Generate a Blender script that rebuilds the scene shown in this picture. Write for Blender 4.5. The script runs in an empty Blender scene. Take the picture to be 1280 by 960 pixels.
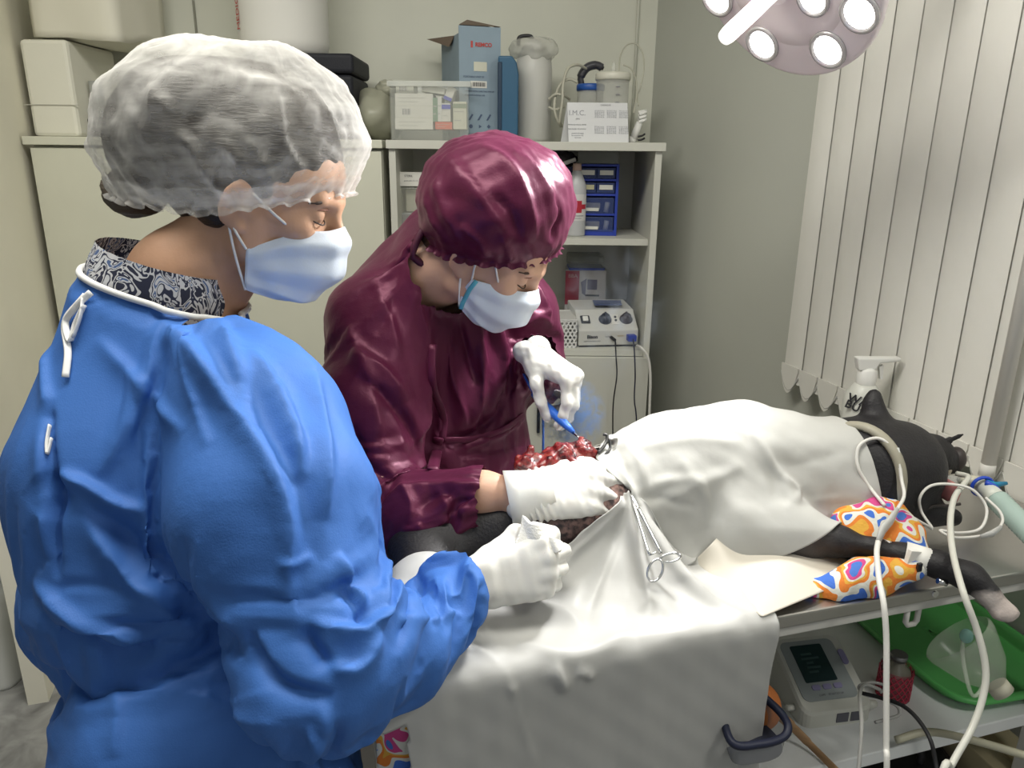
import bpy, bmesh, math, random
import numpy as np
from mathutils import Vector, Matrix, Euler
random.seed(4)
SC = bpy.context.scene
COL = SC.collection
R = math.radians

# ------------------------------------------------------------------ camera
FPX, PITCH, ROLL, CAMH = 940.0, R(17), R(-.6), 1.45
cam_d = bpy.data.cameras.new('camera'); cam = bpy.data.objects.new('camera', cam_d); COL.objects.link(cam)
cam_d.sensor_width = 36; cam_d.lens = FPX / 1280 * 36; cam_d.clip_start = .02
cam.matrix_world = Matrix.Translation((0, 0, CAMH)) @ Matrix.Rotation(R(90) - PITCH, 4, 'X') @ Matrix.Rotation(-ROLL, 4, 'Z')
SC.camera = cam

# ------------------------------------------------------------------ light
SC.view_settings.view_transform = 'Standard'; SC.view_settings.look = 'None'
SC.view_settings.gamma = 1; SC.view_settings.use_curve_mapping = False
SC.view_settings.exposure = 0.0
wd = bpy.data.worlds.new('world'); SC.world = wd; wd.use_nodes = True
wd.node_tree.nodes['Background'].inputs[0].default_value = (.93, .97, 1, 1)
wd.node_tree.nodes['Background'].inputs[1].default_value = .26
def area(name, loc, target, sx, sy, power, col=(1, 1, 1), spread=180):
    l = bpy.data.lights.new(name, 'AREA'); l.shape = 'RECTANGLE'; l.size = sx; l.size_y = sy; l.energy = power; l.color = col
    l.spread = R(spread)
    o = bpy.data.objects.new(name, l); COL.objects.link(o); o.location = loc
    o.rotation_euler = (Vector(target) - Vector(loc)).to_track_quat('-Z', 'Y').to_euler(); return o
area('ceiling_tube_light', (-.40, .92, 2.52), (-.35, 1.2, 0), 1.5, .4, 33, (1, .97, .88))
area('ceiling_tube_light', (1.35, .05, 2.45), (.8, 1.1, .5), .5, .3, 14, (1, .98, .92))
area('front_fill_light', (.5, -1.7, 2.1), (-.5, 1.5, 1.0), 1.4, 1.2, 3.5, (.95, .98, 1))  # unseen fill light added behind the camera, also to lift the left wall

# pixel helpers used only to read sizes off the photograph while modelling
def ray(u, v):
    a = (u - 640) / FPX; b = (480 - v) / FPX; c, s = math.cos(ROLL), math.sin(ROLL)
    a, b = a * c + b * s, b * c - a * s
    cp, sp = math.cos(PITCH), math.sin(PITCH)
    return np.array([a, cp + b * sp, b * cp - sp])
ORG = np.array([0, 0, CAMH])
def P(u, v, t): return ORG + t * ray(u, v)
def PZ(u, v, z):
    r = ray(u, v); return P(u, v, (z - CAMH) / r[2])
def PY(u, v, y):
    r = ray(u, v); return P(u, v, y / r[1])

# ------------------------------------------------------------------ object helpers
WM = {}
def tag(o, label=None, cat=None, group=None, kind=None):
    if label: o['label'] = label
    if cat: o['category'] = cat
    if group: o['group'] = group
    if kind: o['kind'] = kind
    return o
def thing(name, label, cat, loc=(0, 0, 0), rotz=0, group=None):
    o = bpy.data.objects.new(name, None); COL.objects.link(o); o.location = loc; o.rotation_euler = (0, 0, rotz)
    o.empty_display_size = .05
    WM[o.name] = Matrix.Translation(loc) @ Matrix.Rotation(rotz, 4, 'Z')
    return tag(o, label, cat, group)
def link(name, me, mats, parent=None, world=False, **kw):
    """one mesh object; world=True: the mesh is given in world space and is taken into its parent's space"""
    o = bpy.data.objects.new(name, me); COL.objects.link(o)
    if mats is not None:
        for m in (mats if isinstance(mats, (list, tuple)) else [mats]): me.materials.append(m)
    if parent is not None:
        pm = WM[parent.name]
        if world: me.transform(pm.inverted())
        o.parent = parent; WM[o.name] = pm
    else: WM[o.name] = Matrix()
    for k, v in kw.items(): o[k] = v
    return o
def bev(o, w=.002, seg=2):
    m = o.modifiers.new('bevel', 'BEVEL'); m.width = w; m.segments = seg; m.limit_method = 'ANGLE'; m.angle_limit = R(40); return o
class MB:
    def __init__(s): s.v = []; s.f = []; s.sm = []; s.mi = []
    def add(s, vs, fs, smooth=False, mi=0):
        n = len(s.v); s.v += [tuple(map(float, p)) for p in vs]
        for f in fs: s.f.append([i + n for i in f]); s.sm.append(smooth); s.mi.append(mi)
        return s
    def box(s, c, d, rot=None, mi=0):
        hx, hy, hz = d[0] / 2, d[1] / 2, d[2] / 2; c = Vector(c)
        vs = [Vector((x, y, z)) for x in (-hx, hx) for y in (-hy, hy) for z in (-hz, hz)]
        if rot is not None:
            M = rot if isinstance(rot, Matrix) else Euler(rot).to_matrix(); vs = [M @ q for q in vs]
        return s.add([q + c for q in vs], [(0, 1, 3, 2), (4, 6, 7, 5), (0, 4, 5, 1), (2, 3, 7, 6), (0, 2, 6, 4), (1, 5, 7, 3)], False, mi)
    def bx(s, x0, x1, y0, y1, z0, z1, mi=0): return s.box(((x0 + x1) / 2, (y0 + y1) / 2, (z0 + z1) / 2), (x1 - x0, y1 - y0, z1 - z0), None, mi)
    def tube(s, pts, r, seg=8, caps=True, closed=False, flat=1, mi=0):
        pts = [Vector(p) for p in pts]; n = len(pts)
        rr = r if hasattr(r, '__len__') else [r] * n
        tan = []
        for i in range(n):
            a = pts[(i - 1) % n] if (i > 0 or closed) else pts[i]; b = pts[(i + 1) % n] if (i < n - 1 or closed) else pts[i]
            tan.append((b - a).normalized())
        up = Vector((0, 0, 1)) if abs(tan[0].z) < .9 else Vector((1, 0, 0)); nrm = (up - tan[0] * up.dot(tan[0])).normalized()
        vs = []
        for i in range(n):
            nrm = (nrm - tan[i] * nrm.dot(tan[i])).normalized(); bn = tan[i].cross(nrm)
            for k in range(seg):
                a = 2 * math.pi * k / seg; vs.append(pts[i] + (nrm * math.cos(a) + bn * math.sin(a) * flat) * rr[i])
        fs = []
        for i in range(n if closed else n - 1):
            j = (i + 1) % n
            for k in range(seg): fs.append((i * seg + k, i * seg + (k + 1) % seg, j * seg + (k + 1) % seg, j * seg + k))
        if caps and not closed: fs += [tuple(range(seg - 1, -1, -1)), tuple(range((n - 1) * seg, n * seg))]
        return s.add(vs, fs, True, mi)
    def cyl(s, a, b, r0, r1=None, seg=20, mi=0):
        r1 = r0 if r1 is None else r1
        a, b = Vector(a), Vector(b); d = (b - a).normalized(); u = d.orthogonal().normalized(); w = d.cross(u)
        vs = [a + (u * math.cos(t) + w * math.sin(t)) * r0 for t in [2 * math.pi * k / seg for k in range(seg)]]
        vs += [b + (u * math.cos(t) + w * math.sin(t)) * r1 for t in [2 * math.pi * k / seg for k in range(seg)]]
        n = len(s.v); s.add(vs, [(k, (k + 1) % seg, seg + (k + 1) % seg, seg + k) for k in range(seg)], True, mi)
        s.f += [[n + k for k in range(seg - 1, -1, -1)], [n + seg + k for k in range(seg)]]; s.sm += [False, False]; s.mi += [mi, mi]; return s
    def lathe(s, prof, o=(0, 0, 0), seg=28, M=None, mi=0, sx=1, sy=1):
        vs = []; n = len(prof)
        for (r, z) in prof:
            for k in range(seg):
                t = 2 * math.pi * k / seg; q = Vector((r * math.cos(t) * sx, r * math.sin(t) * sy, z))
                vs.append((M @ q if M is not None else q) + Vector(o))
        fs = [(i * seg + k, i * seg + (k + 1) % seg, (i + 1) * seg + (k + 1) % seg, (i + 1) * seg + k) for i in range(n - 1) for k in range(seg)]
        if prof[0][0] > 1e-6: fs.append(tuple(range(seg - 1, -1, -1)))
        if prof[-1][0] > 1e-6: fs.append(tuple(range((n - 1) * seg, n * seg)))
        return s.add(vs, fs, True, mi)
    def grid(s, fn, nu, nv, cu=False, smooth=True, mi=0):
        vs = [fn(i / (nu if cu else nu - 1), j / (nv - 1)) for j in range(nv) for i in range(nu)]
        fs = [(j * nu + i, j * nu + (i + 1) % nu, (j + 1) * nu + (i + 1) % nu, (j + 1) * nu + i) for j in range(nv - 1) for i in range(nu if cu else nu - 1)]
        return s.add(vs, fs, smooth, mi)
    def prism(s, poly, h, M=None, mi=0, smooth=False):
        """polygon in xy extruded to z=h, moved by 4x4 M"""
        n = len(poly); vs = [Vector((x, y, 0)) for x, y in poly] + [Vector((x, y, h)) for x, y in poly]
        if M is not None: vs = [M @ q for q in vs]
        return s.add(vs, [tuple(range(n - 1, -1, -1)), tuple(range(n, 2 * n))] + [(k, (k + 1) % n, n + (k + 1) % n, n + k) for k in range(n)], smooth, mi)
    def ball(s, c, r, seg=16, rings=10, M=None, mi=0):
        r = r if hasattr(r, '__len__') else (r, r, r); vs = []
        for j in range(rings + 1):
            ph = math.pi * j / rings
            for k in range(seg):
                t = 2 * math.pi * k / seg; q = Vector((r[0] * math.sin(ph) * math.cos(t), r[1] * math.sin(ph) * math.sin(t), -r[2] * math.cos(ph)))
                vs.append((M @ q if M is not None else q) + Vector(c))
        return s.add(vs, [(j * seg + k, j * seg + (k + 1) % seg, (j + 1) * seg + (k + 1) % seg, (j + 1) * seg + k) for j in range(rings) for k in range(seg)], True, mi)
    def mesh(s, name='m'):
        me = bpy.data.meshes.new(name); me.from_pydata(s.v, [], s.f)
        me.polygons.foreach_set('use_smooth', s.sm); me.polygons.foreach_set('material_index', s.mi); me.update(); return me
    def make(s, name, mat, parent=None, world=False, **kw): return link(name, s.mesh(name), mat, parent, world, **kw)
def smooth_path(pts, n=8):
    """Catmull-Rom through points"""
    p = [np.array(q, float) for q in pts]; p = [2 * p[0] - p[1]] + p + [2 * p[-1] - p[-2]]; out = []
    for i in range(1, len(p) - 2):
        for k in range(n):
            t = k / n; a, b, c, d = p[i - 1:i + 3]
            out.append(.5 * (2 * b + (c - a) * t + (2 * a - 5 * b + 4 * c - d) * t * t + (3 * b - a - 3 * c + d) * t ** 3))
    return out + [p[-2]]
def rrect(w, h, r, n=4):
    out = []
    for cx, cy, a0 in ((w / 2 - r, h / 2 - r, 0), (-w / 2 + r, h / 2 - r, 90), (-w / 2 + r, -h / 2 + r, 180), (w / 2 - r, -h / 2 + r, 270)):
        for k in range(n + 1): a = R(a0 + 90 * k / n); out.append((cx + r * math.cos(a), cy + r * math.sin(a)))
    return out
def text(name, body, size, M, mat, parent, ext=.0003, align='CENTER', shear=0, bold=0):
    """M: parent-local matrix; text lies in its xy plane"""
    cu = bpy.data.curves.new(name, 'FONT'); cu.body = body; cu.size = size; cu.extrude = ext; cu.align_x = align; cu.align_y = 'CENTER'; cu.shear = shear; cu.offset = bold
    cu.resolution_u = 3
    t = bpy.data.objects.new('tmp', cu); COL.objects.link(t); dg = bpy.context.evaluated_depsgraph_get()
    me = bpy.data.meshes.new_from_object(t.evaluated_get(dg)); bpy.data.objects.remove(t); me.transform(M)
    me.name = name; me.materials.clear()
    return link(name, me, mat, parent)
def front(x, y, z): return Matrix.Translation((x, y, z)) @ Matrix.Rotation(R(90), 4, 'X')   # text plane facing -Y

# ------------------------------------------------------------------ materials
MATS = {}
def mat(name, col, rough=.5, metal=0, spec=.5, bump=0, bscale=80, vary=0, vscale=6, trans=0, alpha=1, sheen=0, emit=None, estr=0, ior=1.45, sss=0, stretch=(1, 1, 1), coat=0, col2=None):
    if name in MATS: return MATS[name]
    m = bpy.data.materials.new(name); m.use_nodes = True; nt = m.node_tree; N = nt.nodes; L = nt.links; b = N['Principled BSDF']
    I = b.inputs
    I['Base Color'].default_value = (*col, 1); I['Roughness'].default_value = rough; I['Metallic'].default_value = metal
    I['Specular IOR Level'].default_value = spec; I['Transmission Weight'].default_value = trans; I['Alpha'].default_value = alpha
    I['Sheen Weight'].default_value = sheen; I['IOR'].default_value = ior; I['Coat Weight'].default_value = coat
    if sss: I['Subsurface Weight'].default_value = sss; I['Subsurface Radius'].default_value = (.012, .006, .004); I['Subsurface Scale'].default_value = 1
    if emit: I['Emission Color'].default_value = (*emit, 1); I['Emission Strength'].default_value = estr
    tc = N.new('ShaderNodeTexCoord'); mp = N.new('ShaderNodeMapping'); L.new(tc.outputs['Object'], mp.inputs[0]); mp.inputs['Scale'].default_value = stretch
    if bump:
        n = N.new('ShaderNodeTexNoise'); n.inputs['Scale'].default_value = bscale; n.inputs['Detail'].default_value = 4; L.new(mp.outputs[0], n.inputs[0])
        bp = N.new('ShaderNodeBump'); bp.inputs['Strength'].default_value = bump; bp.inputs['Distance'].default_value = .004
        L.new(n.outputs[0], bp.inputs['Height']); L.new(bp.outputs[0], I['Normal'])
    if vary or col2:
        n = N.new('ShaderNodeTexNoise'); n.inputs['Scale'].default_value = vscale; n.inputs['Detail'].default_value = 5; L.new(mp.outputs[0], n.inputs[0])
        cr = N.new('ShaderNodeValToRGB'); cr.color_ramp.elements[0].position = .35; cr.color_ramp.elements[1].position = .68
        c2 = col2 or tuple(min(1, c * (1 + vary)) for c in col); c1 = col if col2 else tuple(c * (1 - vary) for c in col)
        cr.color_ramp.elements[0].color = (*c1, 1); cr.color_ramp.elements[1].color = (*c2, 1)
        L.new(n.outputs[0], cr.inputs[0]); L.new(cr.outputs[0], I['Base Color'])
    MATS[name] = m; return m
def srgb(r, g, b):
    f = lambda c: (c / 255) / 12.92 if c / 255 <= .04045 else ((c / 255 + .055) / 1.055) ** 2.4
    return (f(r), f(g), f(b))
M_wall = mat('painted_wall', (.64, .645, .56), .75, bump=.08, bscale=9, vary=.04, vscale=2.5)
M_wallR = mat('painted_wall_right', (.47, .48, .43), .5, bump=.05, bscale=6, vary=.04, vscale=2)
M_cab = mat('cabinet_laminate', (.60, .60, .50), .45, vary=.02)
M_shelf = mat('shelf_laminate', (.56, .56, .50), .5, vary=.02)
M_dark = mat('black_plastic', (.012, .012, .014), .4)
M_black = mat('black_rubber', (.01, .01, .012), .6)
M_white = mat('white_plastic', (.75, .75, .72), .4)
M_steel = mat('brushed_steel', (.50, .49, .47), .28, .95, bump=.05, bscale=30, stretch=(1, 12, 1))
M_chrome = mat('polished_steel', (.72, .72, .72), .16, 1)
M_wrail = mat('white_enamel', (.62, .61, .57), .35, vary=.03)
M_wshelf = mat('white_shelf_board', (.76, .78, .78), .4, vary=.03)
M_cable = mat('white_cable', (.68, .67, .63), .45)
M_clear = mat('clear_plastic', (.85, .86, .83), .18, alpha=.25)
M_ink = mat('black_ink', (.02, .02, .025), .6)
M_grayink = mat('grey_ink', (.18, .18, .2), .6)

# ------------------------------------------------------------------ setting
YF, YB = 2.32, 2.75                       # cabinet fronts, back wall
def wallbox(name, a, b, th, z0, z1, m, side=1):
    a, b = Vector((*a, 0)), Vector((*b, 0)); d = (b - a).normalized(); n = Vector((-d.y, d.x, 0)) * th * side
    mb = MB(); q = [a, b, b + n, a + n]
    mb.add([p + Vector((0, 0, z)) for z in (z0, z1) for p in q], [(3, 2, 1, 0), (4, 5, 6, 7), (0, 1, 5, 4), (1, 2, 6, 5), (2, 3, 7, 6), (3, 0, 4, 7)])
    return mb.make(name, m, kind='structure')
def floor_mat():
    m = mat('floor_stone_vinyl', (.34, .34, .33), .5); nt = m.node_tree; N = nt.nodes; L = nt.links; b = N['Principled BSDF']
    tc = N['Texture Coordinate']; n = N.new('ShaderNodeTexNoise'); n.inputs['Scale'].default_value = 9; n.inputs['Detail'].default_value = 8; n.inputs['Distortion'].default_value = 1.2
    v = N.new('ShaderNodeTexVoronoi'); v.inputs['Scale'].default_value = 7; v.feature = 'DISTANCE_TO_EDGE'
    L.new(tc.outputs['Object'], n.inputs[0]); L.new(n.outputs['Color'], v.inputs['Vector']) ; v.inputs['Vector'].default_value = (0, 0, 0)
    cr = N.new('ShaderNodeValToRGB'); e = cr.color_ramp.elements; e[0].position = .3; e[0].color = (.17, .17, .165, 1); e[1].position = .7; e[1].color = (.46, .46, .45, 1)
    L.new(n.outputs[0], cr.inputs[0]); L.new(cr.outputs[0], b.inputs['Base Color']); return m
MB().bx(-4, 3, -2.5, 4.5, -.05, 0).make('floor', floor_mat(), kind='structure')
MB().bx(-4, 3, -2.5, 4.5, 2.6, 2.65).make('ceiling', mat('ceiling_paint', (.75, .75, .70), .8), kind='structure')
WR0, WR1 = (.470, YB), (1.775, -.85)       # right wall line
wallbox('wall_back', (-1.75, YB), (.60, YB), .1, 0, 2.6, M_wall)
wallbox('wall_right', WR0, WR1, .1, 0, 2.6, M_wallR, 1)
wallbox('wall_left', (-1.262, 1.715), (-1.585, YB), .05, 0, 2.6, mat('cream_partition', (.86, .83, .70), .55, vary=.04, vscale=3), 1)
wallbox('wall_far_left', (-3.2, 3.4), (-1.4, 3.4), .1, 0, 2.6, M_wall)
wallbox('wall_far_side', (-3.2, -1), (-3.2, 3.4), .1, 0, 2.6, M_wall)
# hairline pipe trim at the corner of the back wall
MB().cyl((.405, YB - .006, 1.5), (.405, YB - .006, 2.6), .005, seg=8).make('trim_1', M_wall, kind='structure')
MB().cyl((-1.068, YB - .003, 1.5), (-1.068, YB - .003, 2.6), .004, seg=6).make('trim_2', mat('wall_joint', (.3, .3, .25), .8), kind='structure')
# ---- vertical blind
dB = np.array([.907 - .732, 1.28 - 1.95]); LB = np.linalg.norm(dB); dB /= LB
nB = np.array([dB[1], -dB[0]]); nB = nB if nB[0] < 0 else -nB      # towards the room
bl = thing('vertical_blind', 'white vertical slat window blind with scalloped bottom weights and bead chain', 'blind', (.732, 1.95, 0))
M_slat = mat('blind_fabric', (.78, .77, .72), .6, bump=.06, bscale=300, vary=.03, vscale=4)
M_wt = mat('blind_weight', (.72, .71, .66), .6)
SW = .0775
ang = math.atan2(dB[1], dB[0])
def slat_mb(w):
    m = MB(); n = 7
    vs = []
    for k in range(n):
        x = w * k / (n - 1); y = .004 * math.sin(math.pi * k / (n - 1)) + (.006 * (k / (n - 1)))
        vs += [(x, -y, .88), (x, -y, 2.5)]
    m.add(vs, [(2 * k, 2 * k + 2, 2 * k + 3, 2 * k + 1) for k in range(n - 1)], True)
    vs2 = [(x, y + .0012, z) for x, y, z in vs]; m.add(vs2, [(2 * k + 1, 2 * k + 3, 2 * k + 2, 2 * k) for k in range(n - 1)], True)
    return m
def wt_mb(w):
    m = MB(); n = 12; z1, hz = .925, .075
    top = [(w * .03 + w * .94 * k / n, z1) for k in range(n + 1)]
    bot = [(w * .03 + w * .94 * k / n, z1 - .012 - (hz - .012) * math.sin(math.pi * k / n) ** .7) for k in range(n + 1)]
    poly = top + bot[::-1]
    m.prism(poly, .003, Matrix.Translation((0, -.008, 0)) @ Matrix.Rotation(R(90), 4, 'X')); return m
sm_, wm_ = slat_mb(SW * 1.05).mesh('slat'), wt_mb(SW * .97).mesh('weight')
sm_.materials.append(M_slat); wm_.materials.append(M_wt)
for k in range(17):
    for nm, me in (('slat', sm_), ('bottom_weight', wm_)):
        o = bpy.data.objects.new(nm, me); COL.objects.link(o); o.parent = bl; o.location = (dB[0] * SW * k, dB[1] * SW * k, 0); o.rotation_euler = (0, 0, ang + R(.7 + random.uniform(-.4, .4)))
cm = MB()
for k in range(17):
    a = np.array([*(dB * SW * (k + .03)), 0]); b = np.array([*(dB * SW * (k + 1)), 0]); pts = []
    for q in range(7): t = q / 6; pts.append(a + (b - a) * t + np.array([nB[0] * .01, nB[1] * .01, .903 - .045 * 4 * t * (1 - t)]))
    cm.tube(pts, .0016, 5)
cm.make('bead_chain', mat('bead_chain', (.5, .5, .47), .4), bl, kind='stuff')
MB().box((dB[0] * .66, dB[1] * .66, 2.53), (1.36, .05, .05), Euler((0, 0, ang))).make('head_rail', M_white, bl)
# ------------------------------------------------------------------ cabinets
TOP, SH1, SH0 = 1.486, 1.203, .857
def xz(u, v, y): p = PY(u, v, y); return p[0], p[2]
cb = thing('storage_cabinet', 'tall off-white two-door cabinet behind the person in the blue gown', 'cabinet', (-.91, YF, 0))
CX0, CX1 = -1.43, -.392
bev(MB().bx(CX0, CX1, YF + .02, YB - .01, .0, TOP - .026).make('body', M_cab, cb, True))
bev(MB().bx(CX0 - .012, CX1 + .004, YF - .012, YB - .01, TOP - .024, TOP).make('top_panel', M_cab, cb, True))
for a, b in ((CX0, -.8805), (-.8765, CX1)):
    bev(MB().bx(a + .001, b - .001, YF, YF + .018, .08, TOP - .032).make('door', M_cab, cb, True), .0012)
bk = thing('bookcase', 'grey-white open bookcase with lower doors behind the person in the maroon gown', 'bookcase', (.03, YF, 0))
BX0, BX1 = -.371, .436
for a, b in ((BX0, BX0 + .02), (BX1 - .02, BX1)): bev(MB().bx(a, b, YF, YB - .02, 0, TOP - .024).make('side_panel', M_shelf, bk, True), .001)
bev(MB().bx(BX0 - .006, BX1 + .008, YF - .012, YB - .01, TOP - .024, TOP).make('top_panel', M_shelf, bk, True), .001)
MB().bx(BX0 + .02, BX1 - .02, YB - .035, YB - .02, 0, TOP - .024).make('back_panel', M_shelf, bk, True)
for z in (SH1, SH0): bev(MB().bx(BX0 + .0205, BX1 - .0205, YF + (.03 if z == SH1 else .0), YB - .036, z - .02, z).make('shelf', M_shelf, bk, True), .001)
for a, b in ((BX0 + .002, .031), (.034, BX1 - .002)): bev(MB().bx(a, b, YF - .018, YF - .001, .08, SH0 - .021).make('door', M_shelf, bk, True), .001)
q = PY(673, 520, YF - .02); bev(MB().bx(q[0] - .005, q[0] + .005, YF - .032, YF - .018, q[2] - .055, q[2] + .055).make('door_handle', M_dark, bk, True), .002)
# ------------------------------------------------------------------ things on the cabinets
M_carton = mat('white_carton', (.66, .65, .60), .6)
M_foam = mat('polystyrene', (.70, .69, .60), .8, bump=.06, bscale=150)
def boxat(name, label, cat, u0, u1, y0, dep, zb, zt, m, rotz=0, group=None, bw=.004, part='body'):
    x0, x1 = xz(u0, 150, y0)[0], xz(u1, 150, y0)[0]
    t = thing(name, label, cat, ((x0 + x1) / 2, y0 + dep / 2, zb), rotz, group)
    bev(MB().bx(-(x1 - x0) / 2, (x1 - x0) / 2, -dep / 2, dep / 2, 0, zt - zb).make(part, m, t), bw); return t
zt = xz(70, 50, 2.42)[1]
t = boxat('foam_box', 'lower of the two cream polystyrene boxes stacked in the corner on the tall cabinet', 'box', 39, 97, 2.40, .28, TOP, zt, M_foam, 0, None, .012)
bev(MB().bx(-.082, .082, -.143, -.1405, .09, .0925).make('lid_seam', mat('seam', (.45, .44, .38), .8), t), .0005)
M_wrap = mat('cream_wrapping', (.68, .66, .56), .8, bump=.15, bscale=14)
t = thing('wrapped_box', 'upper cream paper-wrapped box overhanging the polystyrene box beneath it', 'box', (-1.28, 2.545, zt), R(-6))
mb = MB(); n = 14
def wrapf(s, q):
    a = 2 * math.pi * s; hx, hy = .132, .145
    k = 1 / max(abs(math.cos(a)) / hx, abs(math.sin(a)) / hy); k *= 1 + .02 * math.sin(5 * a + 3 * q) * (1 - q)
    return (k * math.cos(a), k * math.sin(a), q * .24 + .006 * math.sin(3 * a + 1) * (1 - q) + .012 * max(0, math.sin(a * 2 + 1)) * (1 - q))
mb.grid(wrapf, 48, 12, True); mb.f += [list(range(47, -1, -1)), [48 * 11 + k for k in range(48)]]; mb.sm += [False] * 2; mb.mi += [0, 0]
mb.make('wrapping', M_wrap, t)
x, _ = xz(128, 150, 2.5)
t = thing('charger_stand', 'small black stand holding a grey cylinder beside the foam boxes', 'stand', (x, 2.48, TOP))
MB().cyl((.004, 0, .066), (.004, 0, .165), .019).make('cylinder', mat('grey_metal', (.42, .43, .41), .4, .3), t)
mb = MB(); mb.box((0, 0, .012), (.09, .06, .024)); mb.prism([(-.035, 0), (.035, 0), (.03, .04), (-.03, .03)], .05, Matrix.Translation((0, .025, .024)) @ Matrix.Rotation(R(90), 4, 'X'))
bev(mb.make('base', M_dark, t), .004)
# black case with the white bin on top
x1, zc = xz(442, 67, 2.40)
t = thing('instrument_case', 'black padded fabric case under the white bin on the cabinet', 'case', (x1 - .16, 2.52, TOP))
M_case = mat('black_nylon', (.010, .011, .017), .65, bump=.2, bscale=200)
hc = zc - TOP
bev(MB().bx(-.16, .155, -.13, .13, 0, hc * .76).make('body', M_case, t), .012, 3)
bev(MB().bx(-.163, .16, -.134, .134, hc * .77, hc).make('lid', M_case, t), .012, 3)
MB().tube(smooth_path([(-.06, -.136, hc * .86), (-.05, -.16, hc * .8), (.05, -.16, hc * .8), (.06, -.136, hc * .86)]), .007, 8).make('handle', M_case, t)
xa, xb = xz(297, 40, 2.5)[0], xz(408, 40, 2.5)[0]; rr = (xb - xa) / 2
t = thing('white_bin', 'large white plastic bin standing on the black case at the top edge', 'bin', ((xa + xb) / 2, 2.52, TOP + hc))
M_bin = mat('white_bin_plastic', (.74, .73, .68), .45, bump=.03, bscale=20)
MB().lathe([(rr * .86, 0), (rr * .95, .012), (rr, .04), (rr * 1.02, .30), (rr * 1.07, .31), (rr * 1.07, .335), (rr, .34)], seg=40).make('body', M_bin, t)
MB().lathe([(rr * 1.09, .325), (rr * 1.09, .35), (.6 * rr, .365), (0, .366)], seg=40).make('lid', M_bin, t)
text('lettering', 'MEDIC', .03, Matrix.Rotation(R(-52), 4, 'Z') @ Matrix.Translation((0, -rr * 1.022, .11)) @ Matrix.Rotation(R(90), 4, 'X') @ Matrix.Rotation(R(90), 4, 'Z'), mat('red_ink', (.45, .06, .05), .6), t)
# crumpled grey bag
def lump(name, c, r, seed, m, parent, amp=.3, fr=9, world=True):
    rs = np.random.RandomState(seed); ks = rs.normal(0, fr, (10, 3)); ph = rs.uniform(0, 6, 10); mb = MB(); mb.ball(c, r, 40, 26)
    vs = []
    for v in mb.v:
        d = np.array(v) - np.array(c); s = np.abs(np.sin(ks @ (d / max(r) * .5) + ph)).mean() - .6; q = d * (1 + amp * s * 1.6) + c; vs.append(tuple(q))
    mb.v = vs; return mb.make(name, m, parent, world)
x, _ = xz(470, 130, 2.47)
t = thing('plastic_bag', 'crumpled grey-green plastic bag between black case and clear box', 'bag', (x, 2.5, TOP))
M_bag = mat('grey_bag', (.36, .36, .28), .35, alpha=.88)
lump('bag_body', (0, .02, .078), (.078, .10, .08), 3, M_bag, t, .32, 5, False)
lump('bag_knot', (.03, 0, .15), (.035, .04, .03), 5, M_bag, t, .4, 6, False)
# clear box of medicine cartons
ybx = 2.36; x0, x1 = xz(488, 150, ybx)[0], xz(586, 150, ybx)[0]; zt = xz(530, 101, ybx)[1]; hb = zt - TOP; w = x1 - x0
t = thing('clear_storage_box', 'clear plastic box full of medicine cartons on the bookcase', 'box', ((x0 + x1) / 2, ybx + .1, TOP))
def tray(w, d, h, th, fl=.0):
    mb = MB(); mb.bx(-w / 2, w / 2, -d / 2, d / 2, 0, th)
    for sx in (-1, 1): mb.bx(sx * w / 2 - th * (sx > 0), sx * w / 2 + th * (sx < 0), -d / 2, d / 2, th, h)
    for sy in (-1, 1): mb.bx(-w / 2 + th, w / 2 - th, sy * d / 2 - th * (sy > 0), sy * d / 2 + th * (sy < 0), th, h)
    return mb
bev(tray(w, .2, hb, .0022).make('body', mat('frosted_clear', (.75, .77, .72), .2, alpha=.16), t), .0008)
mb = MB()
for sy in (-1, 1): mb.bx(-w / 2 - .007, w / 2 + .007, sy * .1 - .006, sy * .1 + .006, hb - .016, hb)
for sx in (-1, 1): mb.bx(sx * w / 2 - .006, sx * w / 2 + .006, -.094, .094, hb - .016, hb)
bev(mb.make('rim', mat('frosted_rim', (.75, .77, .72), .25, alpha=.45), t), .002)
def carton(label, u0, v0, u1, v1, col, rot=0, dep=.1, y=2.368, strip=None, bars=False, stack=None):
    xa, za = xz(u0, v1, y); xb, zb = xz(u1, v0, y); cx = (xa + xb) / 2
    t = thing('medicine_carton', label, 'carton', (cx, y, za), 0, 'cartons in the clear box')
    w_, h_ = xb - xa, zb - za; M = Euler((0, R(rot), 0)).to_matrix()
    mb = MB(); mb.box((0, dep / 2, h_ / 2), (w_, dep, h_), M); bev(mb.make('body', mat('carton_%02d' % int(sum(col) * 37 + col[0] * 11), col, .55), t), .0008, 1)
    if strip: c, f0, f1 = strip; mb = MB(); mb.box(M @ Vector((0, 0, h_ * ((f0 + f1) / 2 - .5))) + Vector((0, -.0004, h_ / 2)), (w_ * 1.002, .0012, h_ * (f1 - f0)), M); mb.make('colour_band', mat('band_%d' % int(c[2] * 99 + c[0] * 9), c, .5), t)
    if bars:
        mb = MB()
        for k in range(9): mb.bx(-.3 * w_ + k * .0028, -.3 * w_ + k * .0028 + .0008 + .0008 * (k % 3 == 0), -.0007, 0, h_ * .25, h_ * .75)
        mb.make('barcode', M_grayink, t, kind='stuff')
    else:
        mb = MB(); mb.bx(-.4 * w_, .3 * w_, -.0007, 0, h_ * .62, h_ * .66)
        mb.bx(-.4 * w_, .1 * w_, -.0007, 0, h_ * .3, h_ * .34)
        if not rot: mb.make('print', mat('faint_print', (.42, .42, .38), .6), t, kind='stuff')
    return t
W = (.64, .63, .57)
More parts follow.
